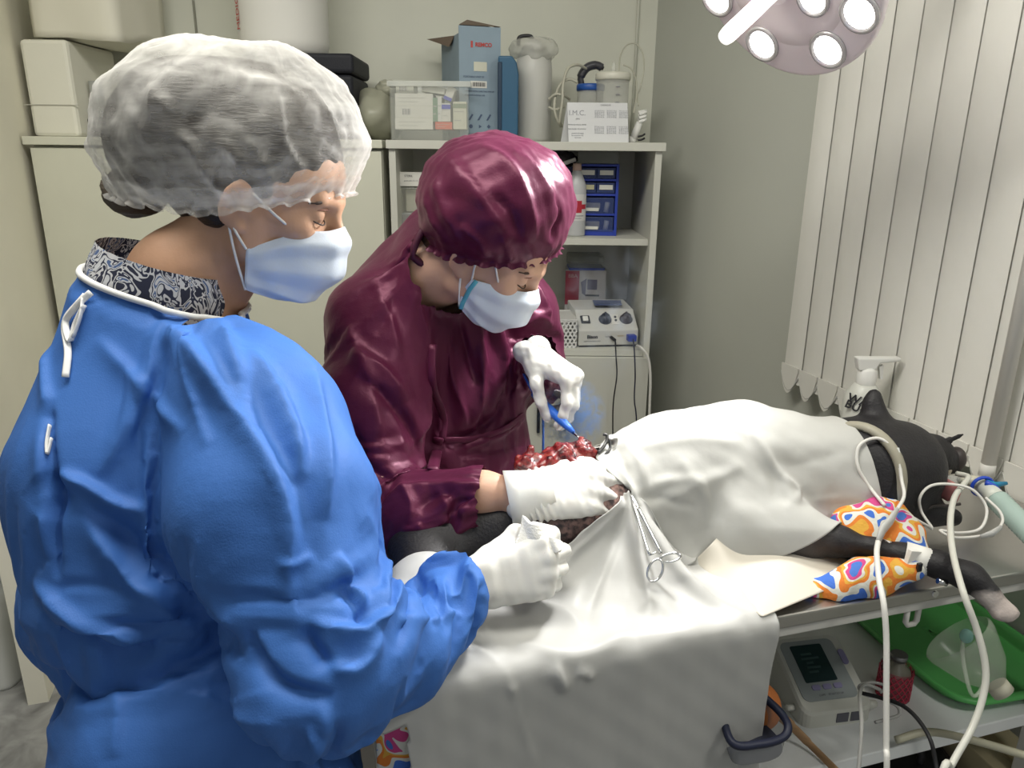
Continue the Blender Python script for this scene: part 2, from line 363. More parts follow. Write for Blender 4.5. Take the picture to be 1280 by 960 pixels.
carton('white carton at the bottom of the three-high stack in the clear box', 494, 147.5, 541, 161.5, W)
carton('white carton with barcode, middle of the three-high stack in the clear box', 494, 132.5, 541, 147, (.63, .62, .56), bars=True)
carton('white carton on top of the three-high stack in the clear box', 494, 117, 541, 132, (.65, .64, .58))
carton('pale carton lying behind the top rim of the clear box at left', 495, 105, 517, 116.5, (.55, .55, .48), y=2.40, bars=True)
carton('cream and green carton tilted on top of the cartons', 527, 108, 556, 116, (.55, .57, .46), 8, y=2.375)
carton('green-edged carton standing upright beside the white stack', 541, 122, 547, 152, (.16, .26, .17))
carton('narrow white carton standing upright beside the green-edged one', 547.2, 121, 552, 152, (.62, .62, .58))
carton('orange-red carton lying flat at the bottom of the clear box', 544, 152.5, 565, 161.5, (.62, .12, .06))
carton('white carton with blue band above the orange-red carton', 552.5, 129, 563, 152, (.60, .60, .60), strip=((.05, .06, .42), .68, .92))
carton('white and blue carton tilted steeply at the top of the clear box', 557, 108, 567, 126, (.6, .6, .6), 22, y=2.375, strip=((.05, .06, .42), .0, .25))
carton('cream carton with green end at the right of the clear box', 566.5, 127, 583, 161.5, (.58, .57, .46), strip=((.22, .27, .18), .76, .92))
# grey-blue cardboard box
M_card = mat('grey_blue_card', srgb(134, 152, 165), .6, vary=.05, vscale=9); M_kraft = mat('brown_card', (.16, .12, .09), .8)
hz = xz(598, 31, 2.40)[1] - TOP; wb = .128; db = .25
xc = xz(574, 100, 2.41)[0]
t = thing('cardboard_box', 'grey-blue cardboard shipping box with open torn flaps on the bookcase', 'box', (xc, 2.41, TOP), R(17))
mb = MB(); th = .004
mb.bx(0, wb, 0, th, 0, hz); mb.bx(0, wb, db - th, db, 0, hz); mb.bx(0, th, th, db - th, 0, hz - .02); mb.bx(wb - th, wb, th, db - th, 0, hz); mb.bx(th, wb - th, th, db - th, 0, th)
mb.make('carton_body', M_card, t)
mb = MB(); mb.add([(0, 0, hz), (wb, 0, hz), (wb + .004, .05, hz + .004), (.05, .10, hz + .03)], [(0, 1, 2, 3)]); mb.add([(0, 0, hz + .002), (wb, 0, hz + .002), (wb + .004, .05, hz + .006), (.05, .10, hz + .032)], [(3, 2, 1, 0)])
mb.make('flap', M_kraft, t)
mb = MB(); mb.add([(0, .06, hz - .02), (0, .24, hz - .02), (-.05, .24, hz - .01), (-.012, .08, hz - .05)], [(0, 1, 2, 3)]); mb.add([(.002, .06, hz - .02), (.002, .24, hz - .02), (-.048, .24, hz - .008), (-.01, .08, hz - .048)], [(3, 2, 1, 0)]); mb.make('flap', M_kraft, t)
mb = MB(); mb.bx(.045, .085, -.0012, 0, hz * .62, hz * .70); mb.make('sticker', mat('cream_sticker', (.58, .58, .48), .7), t)
mb = MB(); mb.bx(.035, .085, -.0012, 0, hz * .475, hz * .535); mb.make('barcode_label', M_carton, t)
mb = MB(); [mb.bx(.041 + k * .0033, .0425 + k * .0033 + .0005 * (k % 2), -.0018, -.0012, hz * .487, hz * .523) for k in range(12)]; mb.make('barcode', M_ink, t, kind='stuff')
text('lettering', 'REMCO', .015, front(.075, -.001, hz * .845), mat('red_ink'
 , (.45, .06, .05), .6), t, bold=.0006); MB().bx(.036, .042, -.0012, 0, hz * .82, hz * .875).make('logo_mark', MATS['red_ink'], t)
M_bink = mat('blue_ink', (.07, .10, .17), .6)
text('print', 'PORTABLE UNIT 01', .0075, front(.045, -.001, hz * .57), M_bink, t); text('print', 'HANDLE WITH CARE THIS SIDE UP', .0058, front(.062, -.001, hz * .445), M_bink, t); text('print', 'MADE FOR CLINICAL USE', .0055, front(.047, -.001, hz * .41), M_bink, t)
mb = MB()
for k in range(3):
    x = .035 + k * .028
    mb.prism([(x - .008, hz * .19), (x - .002, hz * .19), (x + .008, hz * .24), (x + .003, hz * .245)], .0008, Matrix.Translation((0, -.0002, 0)) @ Matrix.Rotation(R(90), 4, 'X'))
    mb.prism([(x + .006 * math.cos(a), hz * .135 + .006 * math.sin(a)) for a in [2 * math.pi * q / (10, 3, 4)[k] for q in range((10, 3, 4)[k])]], .0008, Matrix.Translation((0, -.0002, 0)) @ Matrix.Rotation(R(90), 4, 'X'))
    for (a, b, c, d) in ((-.009, .009, .07, .073), (-.009, .009, .037, .04), (-.009, -.0075, .037, .073), (.0075, .009, .037, .073)): mb.bx(x + a, x + b, -.001, -.0002, hz * c, hz * d)
mb.make('handling_symbols', M_bink, t, kind='stuff')
# blue carrying case
xa, xb = xz(622.5, 120, 2.40)[0], xz(648, 120, 2.40)[0]; hz = xz(634, 70, 2.4)[1] - TOP - .01
t = thing('carry_case', 'dark teal-blue hard plastic carry case standing on its edge on the bookcase', 'case', ((xa + xb) / 2, 2.43, TOP))
M_teal = mat('teal_plastic', srgb(44, 88, 118), .45)
w = xb - xa; prof = [(-w / 2, .0), (w * .42, 0), (w / 2, .012), (w / 2, hz * .78), (w * .40, hz * .92), (w * .18, hz), (-w / 2, hz)]
bev(MB().prism(prof, .26, Matrix.Translation((0, .22, .01)) @ Matrix.Rotation(R(90), 4, 'X')).make('shell', M_teal, t), .006, 3)
bev(MB().bx(-w / 2 - .001, -w * .30, -.043, .0, .03, hz * .97).make('hinge_side', mat('teal_dark', srgb(28, 52, 74), .5), t), .003)
mb = MB(); [mb.cyl((w * s, -.02, 0), (w * s, -.02, .011), .006, seg=10) for s in (-.02, .3)]; mb.make('foot', M_dark, t)
# translucent canister under a clear bag
xa, xb = xz(641, 120, 2.48)[0], xz(690, 120, 2.48)[0]; w = (xb - xa) * .5; hz = xz(660, 47, 2.48)[1] - TOP
t = thing('plastic_canister', 'tall translucent white canister draped with a clear bag on the bookcase', 'canister', ((xa + xb) / 2 + .004, 2.52, TOP))
M_hdpe = mat('translucent_white', (.62, .62, .58), .35, alpha=.8)
M_liq = mat('liquid_grey', (.40, .41, .39), .3)
prof = [(0, 0), (w * .9, 0), (w, .012), (w, hz * .70), (w * .93, hz * .82), (w * .62, hz * .93), (w * .34, hz * .97), (w * .34, hz * 1.0)]
MB().lathe(prof, seg=8, M=Matrix.Rotation(R(22.5), 4, 'Z')).make('body', M_hdpe, t)
MB().lathe([(0, .006), (w * .93, .006), (w * .93, hz * .27), (0, hz * .27)], seg=8, M=Matrix.Rotation(R(22.5), 4, 'Z')).make('liquid', M_liq, t)
MB().tube(smooth_path([(-w * .8, 0, hz * .94), (-w * .75, 0, hz * 1.02), (-w * .2, 0, hz * 1.03), (-w * .1, 0, hz * .98)]), .006, 8).make('handle', M_dark, t)
lump('bag_wrap', (0, 0, hz * .90), (w * 1.22, w * 1.2, hz * .12), 8, mat('clear_bag', (.66, .66, .60), .25, alpha=.42), t, .35, 5, False)
# suction jars
def jar(name, label, u0, u1, vtop, vlid, lidmat, y, grad=False):
    xa, xb = xz(u0, 110, y)[0], xz(u1, 110, y)[0]; r = (xb - xa) / 2; h = xz(760, vtop, y)[1] - TOP; hl = xz(760, vlid, y)[1] - TOP
    t = thing(name, label, 'jar', ((xa + xb) / 2, y + r, TOP))
    MB().lathe([(0, .0), (r * .86, 0), (r * .9, .006), (r * .94, hl), (r * .91, hl), (r * .87, .008), (0, .007)], seg=32).make('jar_body', mat('clear_jar', (.80, .81, .76), .15, alpha=.3), t)
    MB().lathe([(r * .96, hl - .004), (r, hl), (r, h - .004), (r * .94, h), (0, h)], seg=32).make('lid', lidmat, t)
    if grad:
        mb = MB()
        for k in range(4): mb.bx(.004, .004 + (.016 if k == 0 else .012), -r * .96, -r * .94, hl * (.5 + k * .12), hl * (.5 + k * .12) + .003)
        mb.make('graduation', M_grayink, t, kind='stuff')
    return t, r, h
t, r, h = jar('suction_jar', 'clear suction jar with a white lid and graduations behind the calendar', 746, 791, 89, 97, mat('cream_lid', (.66, .65, .56), .4), 2.44, True)
MB().cyl((.0, -.002, h), (.0, -.002, h + .03), .007, .005, 12).make('port', M_clear, t)
MB().lathe([(0, .01), (r * .8, .01), (r * .8, .075), (0, .075)], seg=24).make('float', mat('grey_fluid', (.17, .17, .20), .4), t)
t, r, h = jar('lidded_jar', 'clear jar with a blue lid and dark curved handle behind the calendar', 722, 758, 104, 111, mat('blue_lid', (.02, .09, .36), .4), 2.50)
mb = MB(); mb.tube(smooth_path([(-.03, 0, h), (-.032, 0, h + .022), (-.014, 0, h + .048), (.015, 0, h + .056), (.038, 0, h + .046)]), [.010] * 8 + [.013] * 8 + [.013] * 8 + [.012] * 7 + [.006] * 2, 12, flat=1.5)
mb.make('handle', mat('grey_handle', (.05, .05, .06), .35), t)
M_hose = mat('pale_hose', (.52, .51, .42), .4, alpha=.85)
def W3(u, v, y): return PY(u, v, y)
t = thing('suction_hose', 'pale looped suction hose on the bookcase left of the jars', 'hose', tuple(PY(700, 150, 2.47)))
MB().tube(smooth_path([(*W3(733, 86, 2.53)[:2], W3(733, 86, 2.53)[2]), W3(722, 81, 2.5), W3(710, 86, 2.48), W3(704, 105, 2.46), W3(703, 125, 2.45), W3(700, 150, 2.45), W3(701, 158, 2.47)]), .0045, 8).make('hose_loop', M_hose, t, True)
MB().tube(smooth_path([W3(722, 103, 2.48), W3(712, 99, 2.48), W3(702, 104, 2.47), W3(695, 118, 2.47), W3(693, 136, 2.46), W3(698, 152, 2.46), W3(704, 158, 2.48)]), .0045, 8).make('hose_loop', M_hose, t, True)
MB().tube(smooth_path([W3(686, 124, 2.47), W3(694, 118, 2.46), W3(704, 119, 2.46), W3(712, 124, 2.5)]), .004, 8).make('hose_loop', M_hose, t, True)
MB().tube(smooth_path([W3(686, 134, 2.47), W3(694, 137, 2.46), W3(706, 133, 2.47)]), .004, 8).make('hose_loop', M_hose, t, True)
o = MB().tube(smooth_path([W3(774, 100, 2.45), W3(774, 84, 2.47), W3(776, 68, 2.50), W3(784, 56, 2.52), W3(795, 55, 2.52), W3(803, 66, 2.51), W3(805, 85, 2.49), W3(801, 108, 2.48), W3(797, 120, 2.48), W3(798, 132, 2.45)]), .0022, 8).make('thin_hose', M_hose, thing('looped_cord', 'thin pale cord looping up from the suction jar lid to the plug', 'cord', tuple(PY(774, 100, 2.45))), True)
o = MB().tube(smooth_path([W3(779, 81, 2.47), W3(789, 86, 2.47), W3(795, 100, 2.47), W3(796, 118, 2.46), W3(794, 130, 2.45), W3(792, 142, 2.44)]), .0022, 8).make('cord_drop', M_hose, bpy.data.objects['looped_cord'], True)
# calendar
xa, xb = xz(708, 120, 2.37)[0], xz(786, 120, 2.37)[0]; w = xb - xa; h = .112
t = thing('desk_calendar', 'white tent-fold desk calendar lettered I.M.C. on the bookcase edge', 'calendar', ((xa + xb) / 2 + .003, 2.37, TOP))
M_pap = mat('calendar_card', (.64, .65, .66), .6)
MB().add([(-w / 2 + .006, -.026, 0), (w / 2, -.026, 0), (w / 2 - .006, .0, h), (-w / 2, 0, h)], [(0, 1, 2, 3)]).add([(-w / 2 + .006, -.0252, 0), (w / 2, -.0252, 0), (w / 2 - .006, .0008, h), (-w / 2, 0.0008, h)], [(3, 2, 1, 0)]).make('front_leaf', M_pap, t)
MB().add([(-w / 2 - .014, .035, 0), (w / 2 - .02, .035, 0), (w / 2 - .006, .001, h), (-w / 2, .001, h)], [(3, 2, 1, 0)]).add([(-w / 2 - .014, .036, 0), (w / 2 - .02, .036, 0), (w / 2 - .006, .002, h), (-w / 2, .002, h)], [(0, 1, 2, 3)]).make('back_leaf', M_pap, t)
CM = lambda x, z: Matrix.Translation((x, -.026 + .026 * z / h - .0006, z)) @ Matrix.Rotation(R(90) - math.atan2(.026, h), 4, 'X')
text('lettering', 'I.M.C.', .021, CM(-.062, .082), mat('grey_print', (.30, .31, .34), .6), t)
text('lettering', 'CALENDAR', .006, CM(.022, .105), M_grayink, t); text('print', 'clinic', .006, CM(-.060, .066), M_grayink, t)
for z, s in ((.049, 'INTEGRATED MEDICAL CENTRE'), (.037, 'OPEN MONDAY TO SATURDAY')): text('print', s, .0038, CM(-.062, z), M_grayink, t)
for z, s in ((.025, 'reception and surgery'), (.019, 'by appointment only'), (.013, 'ring the bell')): text('print', s, .0042, CM(-.060, z), MATS['grey_print'], t)
for i in range(3):
    for j in range(2):
        text('month_grid', 'M T W T F S S\n01 02 03 04 05\n08 09 10 11 12\n15 16 17 18 19\n22 23 24 25 26', .0046, CM(.004 + i * .036, .08 - j * .045), MATS['grey_print'], t)
# bulb-like plug
p = PY(798, 150, 2.41)
t = thing('plug_adapter', 'small white curled plug adapter lying at the bookcase right edge', 'plug', (p[0], 2.41, TOP))
mb = MB(); mb.cyl((-.012, 0, .012), (.004, 0, .06), .013, .010, 14); mb.cyl((-.02, 0, 0.0), (-.012, 0, .014), .011, .013, 12); mb.make('body', M_white, t)
mb = MB()
for k in range(3): mb.tube(smooth_path([(.0, -.008, .06 + k * .011), (.018, -.006, .066 + k * .011), (.02, .008, .07 + k * .011), (0, .009, .066 + k * .011)]), .005, 8)
mb.make('coil', M_white, t, kind='stuff')
mb = MB(); mb.tube(smooth_path([(.0, -.012, .018), (.014, -.014, .022), (.02, -.01, .026)]), .003, 6); mb.tube(smooth_path([(.0, -.012, .008), (.012, -.014, .010), (.02, -.01, .014)]), .003, 6); mb.make('prongs', M_dark, t)
# ------------------------------------------------------------------ bookcase upper compartment
ya = 2.40
def shelfbox(name, label, cat, u0, v0, u1, v1, y, dep, m, zb=SH1, rot=0):
    xa, xb = xz(u0, (v0 + v1) / 2, y)[0], xz(u1, (v0 + v1) / 2, y)[0]; zt = xz((u0 + u1) / 2, v0, y)[1]
    t = thing(name, label, cat, ((xa + xb) / 2, y + dep / 2, zb), rot)
    bev(MB().bx(-(xb - xa) / 2, (xb - xa) / 2, -dep / 2, dep / 2, 0, zt - zb).make('body', m, t), .003)
    return t, xb - xa, zt - zb
xa, xb = xz(499, 250, ya)[0], xz(545, 250, ya)[0]; zt = xz(515, 233, ya)[1]; h = zt - SH1; w = xb - xa
t = thing('clear_container', 'clear plastic container with grey liquid at the left of the upper shelf', 'container', ((xa + xb) / 2, ya + .08, SH1))
bev(MB().bx(-w / 2, w / 2, -.08, .08, 0, h).make('body', mat('clear_wall', (.6, .6, .52), .2, alpha=.35), t), .006)
bev(MB().bx(-w / 2 + .004, w / 2 - .004, -.076, .076, .003, h * .46).make('liquid', mat('grey_liquid', (.24, .26, .29), .3), t), .004)
bev(MB().bx(-w * .36, w / 2 - .006, -.05, .07, h * .47, h * .93).make('paper_liner', mat('cream_paper', (.55, .54, .44), .7), t), .003)
t = thing('flat_carton', 'white printed carton on the clear container in the upper shelf', 'carton', ((xa + xb) / 2, ya + .08, zt))
h2 = xz(515, 215, ya)[1] - zt
bev(MB().bx(-w / 2, w / 2, -.085, .08, 0, h2).make('body', M_carton, t), .002)
text('lettering', 'STERIL', .009, front(-w * .22, -.0855, h2 * .72), M_ink, t); text('print', 'gauze pads 10 x 10', .0055, front(-w * .16, -.0855, h2 * .4), M_grayink, t)
# antiseptic bottle
yb = 2.40; xa, xb = xz(708, 260, yb)[0], xz(733.5, 260, yb)[0]; r = (xb - xa) / 2; h = xz(720, 212, yb)[1] - SH1
t = thing('antiseptic_bottle', 'translucent white bottle with a red cross label on the upper shelf', 'bottle', ((xa + xb) / 2, yb + r, SH1))
MB().lathe([(0, 0), (r * .92, 0), (r, .006), (r, h * .68), (r * .93, h * .78), (r * .55, h * .93), (r * .42, h * .97), (r * .42, h)], seg=28).make('body', mat('bottle_plastic', (.56, .57, .58), .35, alpha=.85), t)
MB().cyl((0, 0, h * .985), (0, 0, h * 1.09), r * .44, r * .42, 18).make('cap', mat('pale_pink_cap', (.55, .38, .32), .45), t)
za, zb_ = xz(720, 276, yb)[1] - SH1, xz(720, 243, yb)[1] - SH1
MB().grid(lambda s, q: (r * 1.02 * math.sin((s - .5) * 2.6), -r * 1.02 * math.cos((s - .5) * 2.6), za + (zb_ - za) * q), 14, 2).make('label', mat('label_white', (.62, .61, .60), .6), t)
mb = MB()
def onlab(s0, s1, q0, q1): mb.grid(lambda s, q: (r * 1.035 * math.sin((s0 + (s1 - s0) * s - .5) * 2.6), -r * 1.035 * math.cos((s0 + (s1 - s0) * s - .5) * 2.6), za + (zb_ - za) * (q0 + (q1 - q0) * q)), 8, 2)
onlab(.45, .70, .30, .76); onlab(.28, .92, .44, .62); mb.make('red_cross', mat('red_print', (.42, .02, .04), .5), t)
mb = MB(); onlab(.26, .40, .82, .88); onlab(.30, .36, .78, .92); mb.make('green_cross', mat('green_print', (.03, .25, .12), .5), t)
mb = MB(); onlab(.2, .8, .17, .2); onlab(.2, .7, .08, .1); mb.make('print', M_grayink, t, kind='stuff')
# blue drawer organiser
yd = 2.44; xa, xb = xz(722, 240, yd)[0], xz(775, 240, yd)[0]; w = xb - xa; h = xz(750, 205, yd)[1] - SH1
t = thing('drawer_organiser', 'blue small-parts drawer cabinet with labelled drawers on the upper shelf', 'organiser', ((xa + xb) / 2, yd + .08, SH1), R(-4))
M_blue = mat('blue_plastic', (.018, .045, .34), .45); mb = MB(); d = .08
for x0, x1 in ((-w / 2, -w / 2 + .006), (w / 2 - .009, w / 2)): mb.bx(x0, x1, -d, d, 0, h)
mb.bx(-w / 2 + .006, w / 2 - .009, d - .005, d, 0, h)
for q in (0, .285, .56, .765, .965): mb.bx(-w / 2 + .006, w / 2 - .009, -d, d - .005, h * q, h * q + (.018 if q == 0 else .007))
bev(mb.make('frame', M_blue, t), .001)
M_drw = mat('drawer_clear_blue', (.06, .09, .25), .25, alpha=.55); M_tag = mat('paper_tag', (.60, .60, .55), .7); M_tagy = mat('yellowed_tag', (.45, .43, .27), .7)
rows = [(.80, .96, 2), (.60, .76, 2), (.32, .55, 1), (.06, .28, 1)]
for q0, q1, n in rows:
    for k in range(n):
        ww = (w - .017) / n; x0 = -w / 2 + .007 + k * ww
        dr = MB().bx(x0, x0 + ww - .002, -d - .002, -d + .12, h * q0, h * q1 - .003).make('drawer', M_drw, t); bev(dr, .001)
        if n == 2: MB().bx(x0 + ww * .14, x0 + ww * .86, -d - .004, -d - .0022, h * (q0 + .05), h * (q0 + .115)).make('label', M_tag if (k or q0 > .7) else M_tagy, dr)
        else:
            bev(MB().bx(x0 + ww * .2, x0 + ww * .62, -d + .004, -d + .05, h * (q0 + .05), h * (q0 + .14)).make('contents', M_tagy, dr), .002)
            bev(MB().bx(x0 + ww * .16, x0 + ww * .58, -d - .0045, -d - .0022, h * (q0 + .03), h * (q0 + .075)).make('label', M_tag, dr), .0005)
            MB().cyl((x0 + ww * .78, -d + .02, h * (q0 + .01)), (x0 + ww * .82, -d + .02, h * (q0 + .15)), .008, seg=10).make('vial', M_tag, dr)
bev(MB().bx(-w * .48, w / 2 - .002, -d, d, h * 1.0, h * 1.0 + .045).make('clear_lid_box', mat('smoky_clear', (.32, .34, .30), .2, alpha=.35), thing('clear_tray', 'smoky clear plastic tray on top of the blue drawer organiser', 'tray', ((xa + xb) / 2, yd + .08, SH1), R(-4))), .004)
# box hidden behind the maroon cap, with dark bag and white tube on it
t, w, h = shelfbox('supply_box', 'dark blue supply box behind the maroon cap in the upper shelf', 'box', 655, 208, 716, 297, 2.46, .16, mat('navy_card', (.03, .035, .10), .6))
xt, zt_ = xz(700, 206, 2.46)[0], SH1 + h
o = lump('dark_bag', (xt, 2.52, zt_ + .022), (.055, .05, .026), 12, mat('dark_film', (.05, .045, .05), .25), None, .4, 6); tag(o, 'crumpled dark plastic bag on the supply box in the upper shelf', 'bag')
o = MB().cyl((xz(699, 206, 2.44)[0], 2.455, zt_ + .004), (xz(720, 200, 2.44)[0], 2.455, zt_ + .022), .0065, seg=14).make('white_tube', M_white); tag(o, 'small white tube lying across the dark bag by the bottle cap', 'tube')
# ------------------------------------------------------------------ bookcase middle compartment
yu = 2.36
xa = xz(722, 437, yu)[0]; xb = xz(798, 433, yu)[0]; w = xb - xa
t = thing('electrosurgery_unit', 'off-white electrosurgery unit with two dark knobs and a blue plug in the bookcase', 'device', ((xa + xb) / 2, yu, SH0), R(7))
h1, h2 = .055, .108; dpt = .20
M_unit = mat('unit_enamel', (.55, .55, .52), .4)
pr = [(0, .006), (dpt, .006), (dpt, h2 + .01), (.075, h2), (.0, h1)]
bev(MB().prism([(a, b) for a, b in pr], w, Matrix(((0, 0, 1, -w / 2), (1, 0, 0, 0), (0, 1, 0, 0), (0, 0, 0, 1)))).make('housing', M_unit, t), .003)
bev(MB().bx(-w / 2 + .003, w / 2 - .003, .003, dpt - .003, 0, .006).make('base', M_dark, t), .001)
sl = math.atan2(h2 - h1, .075)
def SP(x, q): return Matrix.Translation((x, .075 * q, h1 + (h2 - h1) * q)) @ Matrix.Rotation(sl, 4, 'X')   # on the sloped panel, local z is its normal
for nm, x, c in (('knob', -.005, (.012, .014, .03)), ('knob', w * .33, (.022, .010, .012))):
    mb = MB(); M = SP(x, .5); mb.lathe([(.021, 0), (.021, .004), (.016, .006), (.0145, .018), (0, .019)], seg=24, M=M.to_3x3(), o=M.translation); mb.box(M @ Vector((0, 0, .02)), (.006, .028, .006), M.to_3x3())
    mb.make(nm, mat('knob_%d' % int(c[2] * 1000), c, .35), t)
M = SP(-w * .36, .5); bev(MB().box(M @ Vector((0, 0, .003)), (.030, .032, .006), M.to_3x3()).make('switch_frame', M_dark, t), .002); bev(MB().box(M @ Vector((0, 0, .007)), (.018, .020, .006), M.to_3x3()).make('rocker_switch', M_white, t), .002)
M = SP(w * .14, .5); bev(MB().box(M @ Vector((0, 0, .0015)), (.026, .044, .003), M.to_3x3()).make('indicator_plate', M_carton, t), .001)
mb = MB(); [mb.cyl(M @ Vector((.002, s, .003)), M @ Vector((.002, s, .006)), .004, seg=10) for s in (-.006, .008)]; mb.make('indicator_lamp', M_dark, t)
text('lettering', 'Bison', .016, front(-w * .27, -.0006, .034), M_ink, t, bold=.0006); text('print', 'ELECTROSURGICAL UNIT', .0048, front(-w * .27, -.0006, .020), M_grayink, t)
text('print', 'PATIENT', .006, front(w * .0, -.0006, .034), M_grayink, t); text('print', 'ACTIVE', .006, front(w * .2, -.0006, .036), mat('ochre_print', (.4, .28, .1), .6), t)
bev(MB().bx(w * .30, w * .44, -.026, .001, .022, .042).make('blue_plug', M_blue, t), .002)
MB().cyl((w * .09, -.018, .026), (w * .04, .0, .033), .005, seg=10).make('jack_plug', M_dark, t)
bpy.context.view_layer.update()
mwu = t.matrix_world.copy()
def cord(name, label, pts, r, m, cat='cable', seg=8, n=8):
    o = MB().tube(smooth_path(pts, n), r, seg).make(name, m); return tag(o, label, cat)
a = mwu @ Vector((w * .09, -.02, .026)); b = mwu @ Vector((w * .38, -.027, .03))
cord('black_cable', 'thin black cable hanging from the left socket of the electrosurgery unit', [a, PY(770, 445, 2.26), PY(771, 470, 2.27), PY(767, 500, 2.27), PY(766, 530, 2.27), PY(767, 600, 2.27), PY(769, 700, 2.27)], .0022, M_black)
cord('blue_black_cable', 'dark cable hanging from the blue plug of the electrosurgery unit', [b, PY(793, 440, 2.26), PY(794, 470, 2.27), PY(793, 500, 2.27), PY(796, 540, 2.27), PY(796, 700, 2.27)], .0022, mat('navy_rubber', (.012, .014, .04), .5))
cord('white_power_cord', 'thicker white power cord curving down over the right bookcase door', [PY(796, 432, 2.33), PY(802, 435, 2.28), PY(810, 447, 2.27), PY(813, 470, 2.27), PY(812, 510, 2.27), PY(811, 560, 2.27), PY(811, 700, 2.27)], .0042, M_cable)
# cloth and box on the unit
ztu = SH0 + h2 + .011
o = MB(); q = [mwu @ Vector((x, y, h2 + .0115)) for x, y in ((-.03, .085), (.06, .082), (.075, .15), (-.02, .16))]
o.add(q + [p + Vector((0, 0, .004)) for p in q], [(0, 3, 2, 1), (4, 5, 6, 7), (0, 1, 5, 4), (1, 2, 6, 5), (2, 3, 7, 6), (3, 0, 4, 7)]); tag(o.make('blue_pouch', mat('dull_blue', (.04, .06, .15), .6)), 'flat dull blue pouch lying on top of the electrosurgery unit', 'pouch')
xa, xb = xz(707, 360, 2.60)[0], xz(758, 360, 2.60)[0]; w = xb - xa; zb = SH0
t = thing('staple_box', 'white box with a red panel and printed picture behind the electrosurgery unit', 'box', ((xa + xb) / 2, 2.62, zb), R(-4))
ht = xz(733, 338, 2.6)[1] - zb; hb_ = xz(733, 380, 2.6)[1] - zb
bev(MB().bx(-w / 2, w / 2, -.01, .08, 0, ht).make('body', mat('box_white', (.58, .56, .55), .55), t), .002)
MB().bx(-w / 2, -w / 2 + w * .34, -.0112, -.0102, hb_ * .95, ht - .004).make('red_panel', mat('red_panel', (.36, .03, .06), .5), t)
mb = MB(); mb.bx(w * .04, w * .28, -.0112, -.0102, hb_ + (ht - hb_) * .42, hb_ + (ht - hb_) * .72); mb.prism([(-w * .12, hb_ + .075), (w * .02, hb_ + .088), (-w * .0, hb_ + .028), (-w * .08, hb_ + .035)], .001, Matrix.Translation((0, -.0102, 0)) @ Matrix.Rotation(R(90), 4, 'X')); mb.make('picture', mat('grey_picture', (.14, .13, .20), .6), t)
MB().bx(w * .0, w * .34, -.0112, -.0102, hb_ + .026, hb_ + .032).make('print', M_ink, t)
text('lettering', 'BBA', .018, front(-w * .32, -.0116, ht - .022), mat('pale_pink_print', (.6, .45, .45), .6), t)
xa, xb = xz(712, 335, 2.58)[0], xz(757, 335, 2.58)[0]
t = thing('blue_lidded_tub', 'clear plastic tub with blue lid edge on the box in the middle compartment', 'tub', ((xa + xb) / 2, 2.66, zb + ht)); hh = .05; ww = (xb - xa) / 2
bev(MB().bx(-ww, ww, -.06, .05, 0, .008).make('lid', M_blue, t), .002); bev(MB().bx(-ww * 1.05, ww * .95, -.065, .055, .008, hh).make('tub', mat('smoky_clear', (.32, .34, .3), .2), t), .006)
# white perforated basket
xa, xb = xz(676, 437, 2.34)[0], xz(718, 437, 2.34)[0]; w = xb - xa; h = xz(700, 400, 2.34)[1] - SH0
t = thing('plastic_basket', 'white perforated plastic basket left of the electrosurgery unit', 'basket', ((xa + xb) / 2, 2.34 + .075, SH0), R(4))
mb = MB(); nx, nz = 8, 4; d = .075; cx, cz = w / nx, h / nz; hr = .0045
def panel(fx, nxx, cxx):
    for i in range(nxx):
        for j in range(nz):
            x0, x1, z0, z1 = i * cxx, (i + 1) * cxx, j * cz, (j + 1) * cz; mx, mz = (x0 + x1) / 2, (z0 + z1) / 2
            ring = [(mx + hr * math.cos(a), mz + hr * math.sin(a)) for a in [R(45 * k + 22.5) for k in range(8)]]
            sq = [(x1, mz + (z1 - mz) * .41), (mx + (x1 - mx) * .41, z1), (mx - (x1 - mx) * .41, z1), (x0, mz + (z1 - mz) * .41), (x0, mz - (z1 - mz) * .41), (mx - (x1 - mx) * .41, z0), (mx + (x1 - mx) * .41, z0), (x1, mz - (z1 - mz) * .41)]
            mb.add([fx(*q) for q in ring + sq], [(k, (k + 1) % 8, 8 + (k + 1) % 8, 8 + k) for k in range(8)])
panel(lambda x, z: (x - w / 2, -d, z), nx, cx); panel(lambda x, z: (w / 2 - x, d, z), nx, cx); panel(lambda x, z: (w / 2, x - d, z), 7, .15 / 7); panel(lambda x, z: (-w / 2, d - x, z), 7, .15 / 7)
mb.add([(-w / 2, -d, .001), (w / 2, -d, .001), (w / 2, d, .001), (-w / 2, d, .001)], [(0, 1, 2, 3)])
o = mb.make('mesh_wall', mat('basket_white', (.64, .64, .62), .5), t); s = o.modifiers.new('solid', 'SOLIDIFY'); s.thickness = .002
bev(tray(w + .006, .156, .006, .003).make('rim', MATS['basket_white'], t), .001).location.z = h - .004
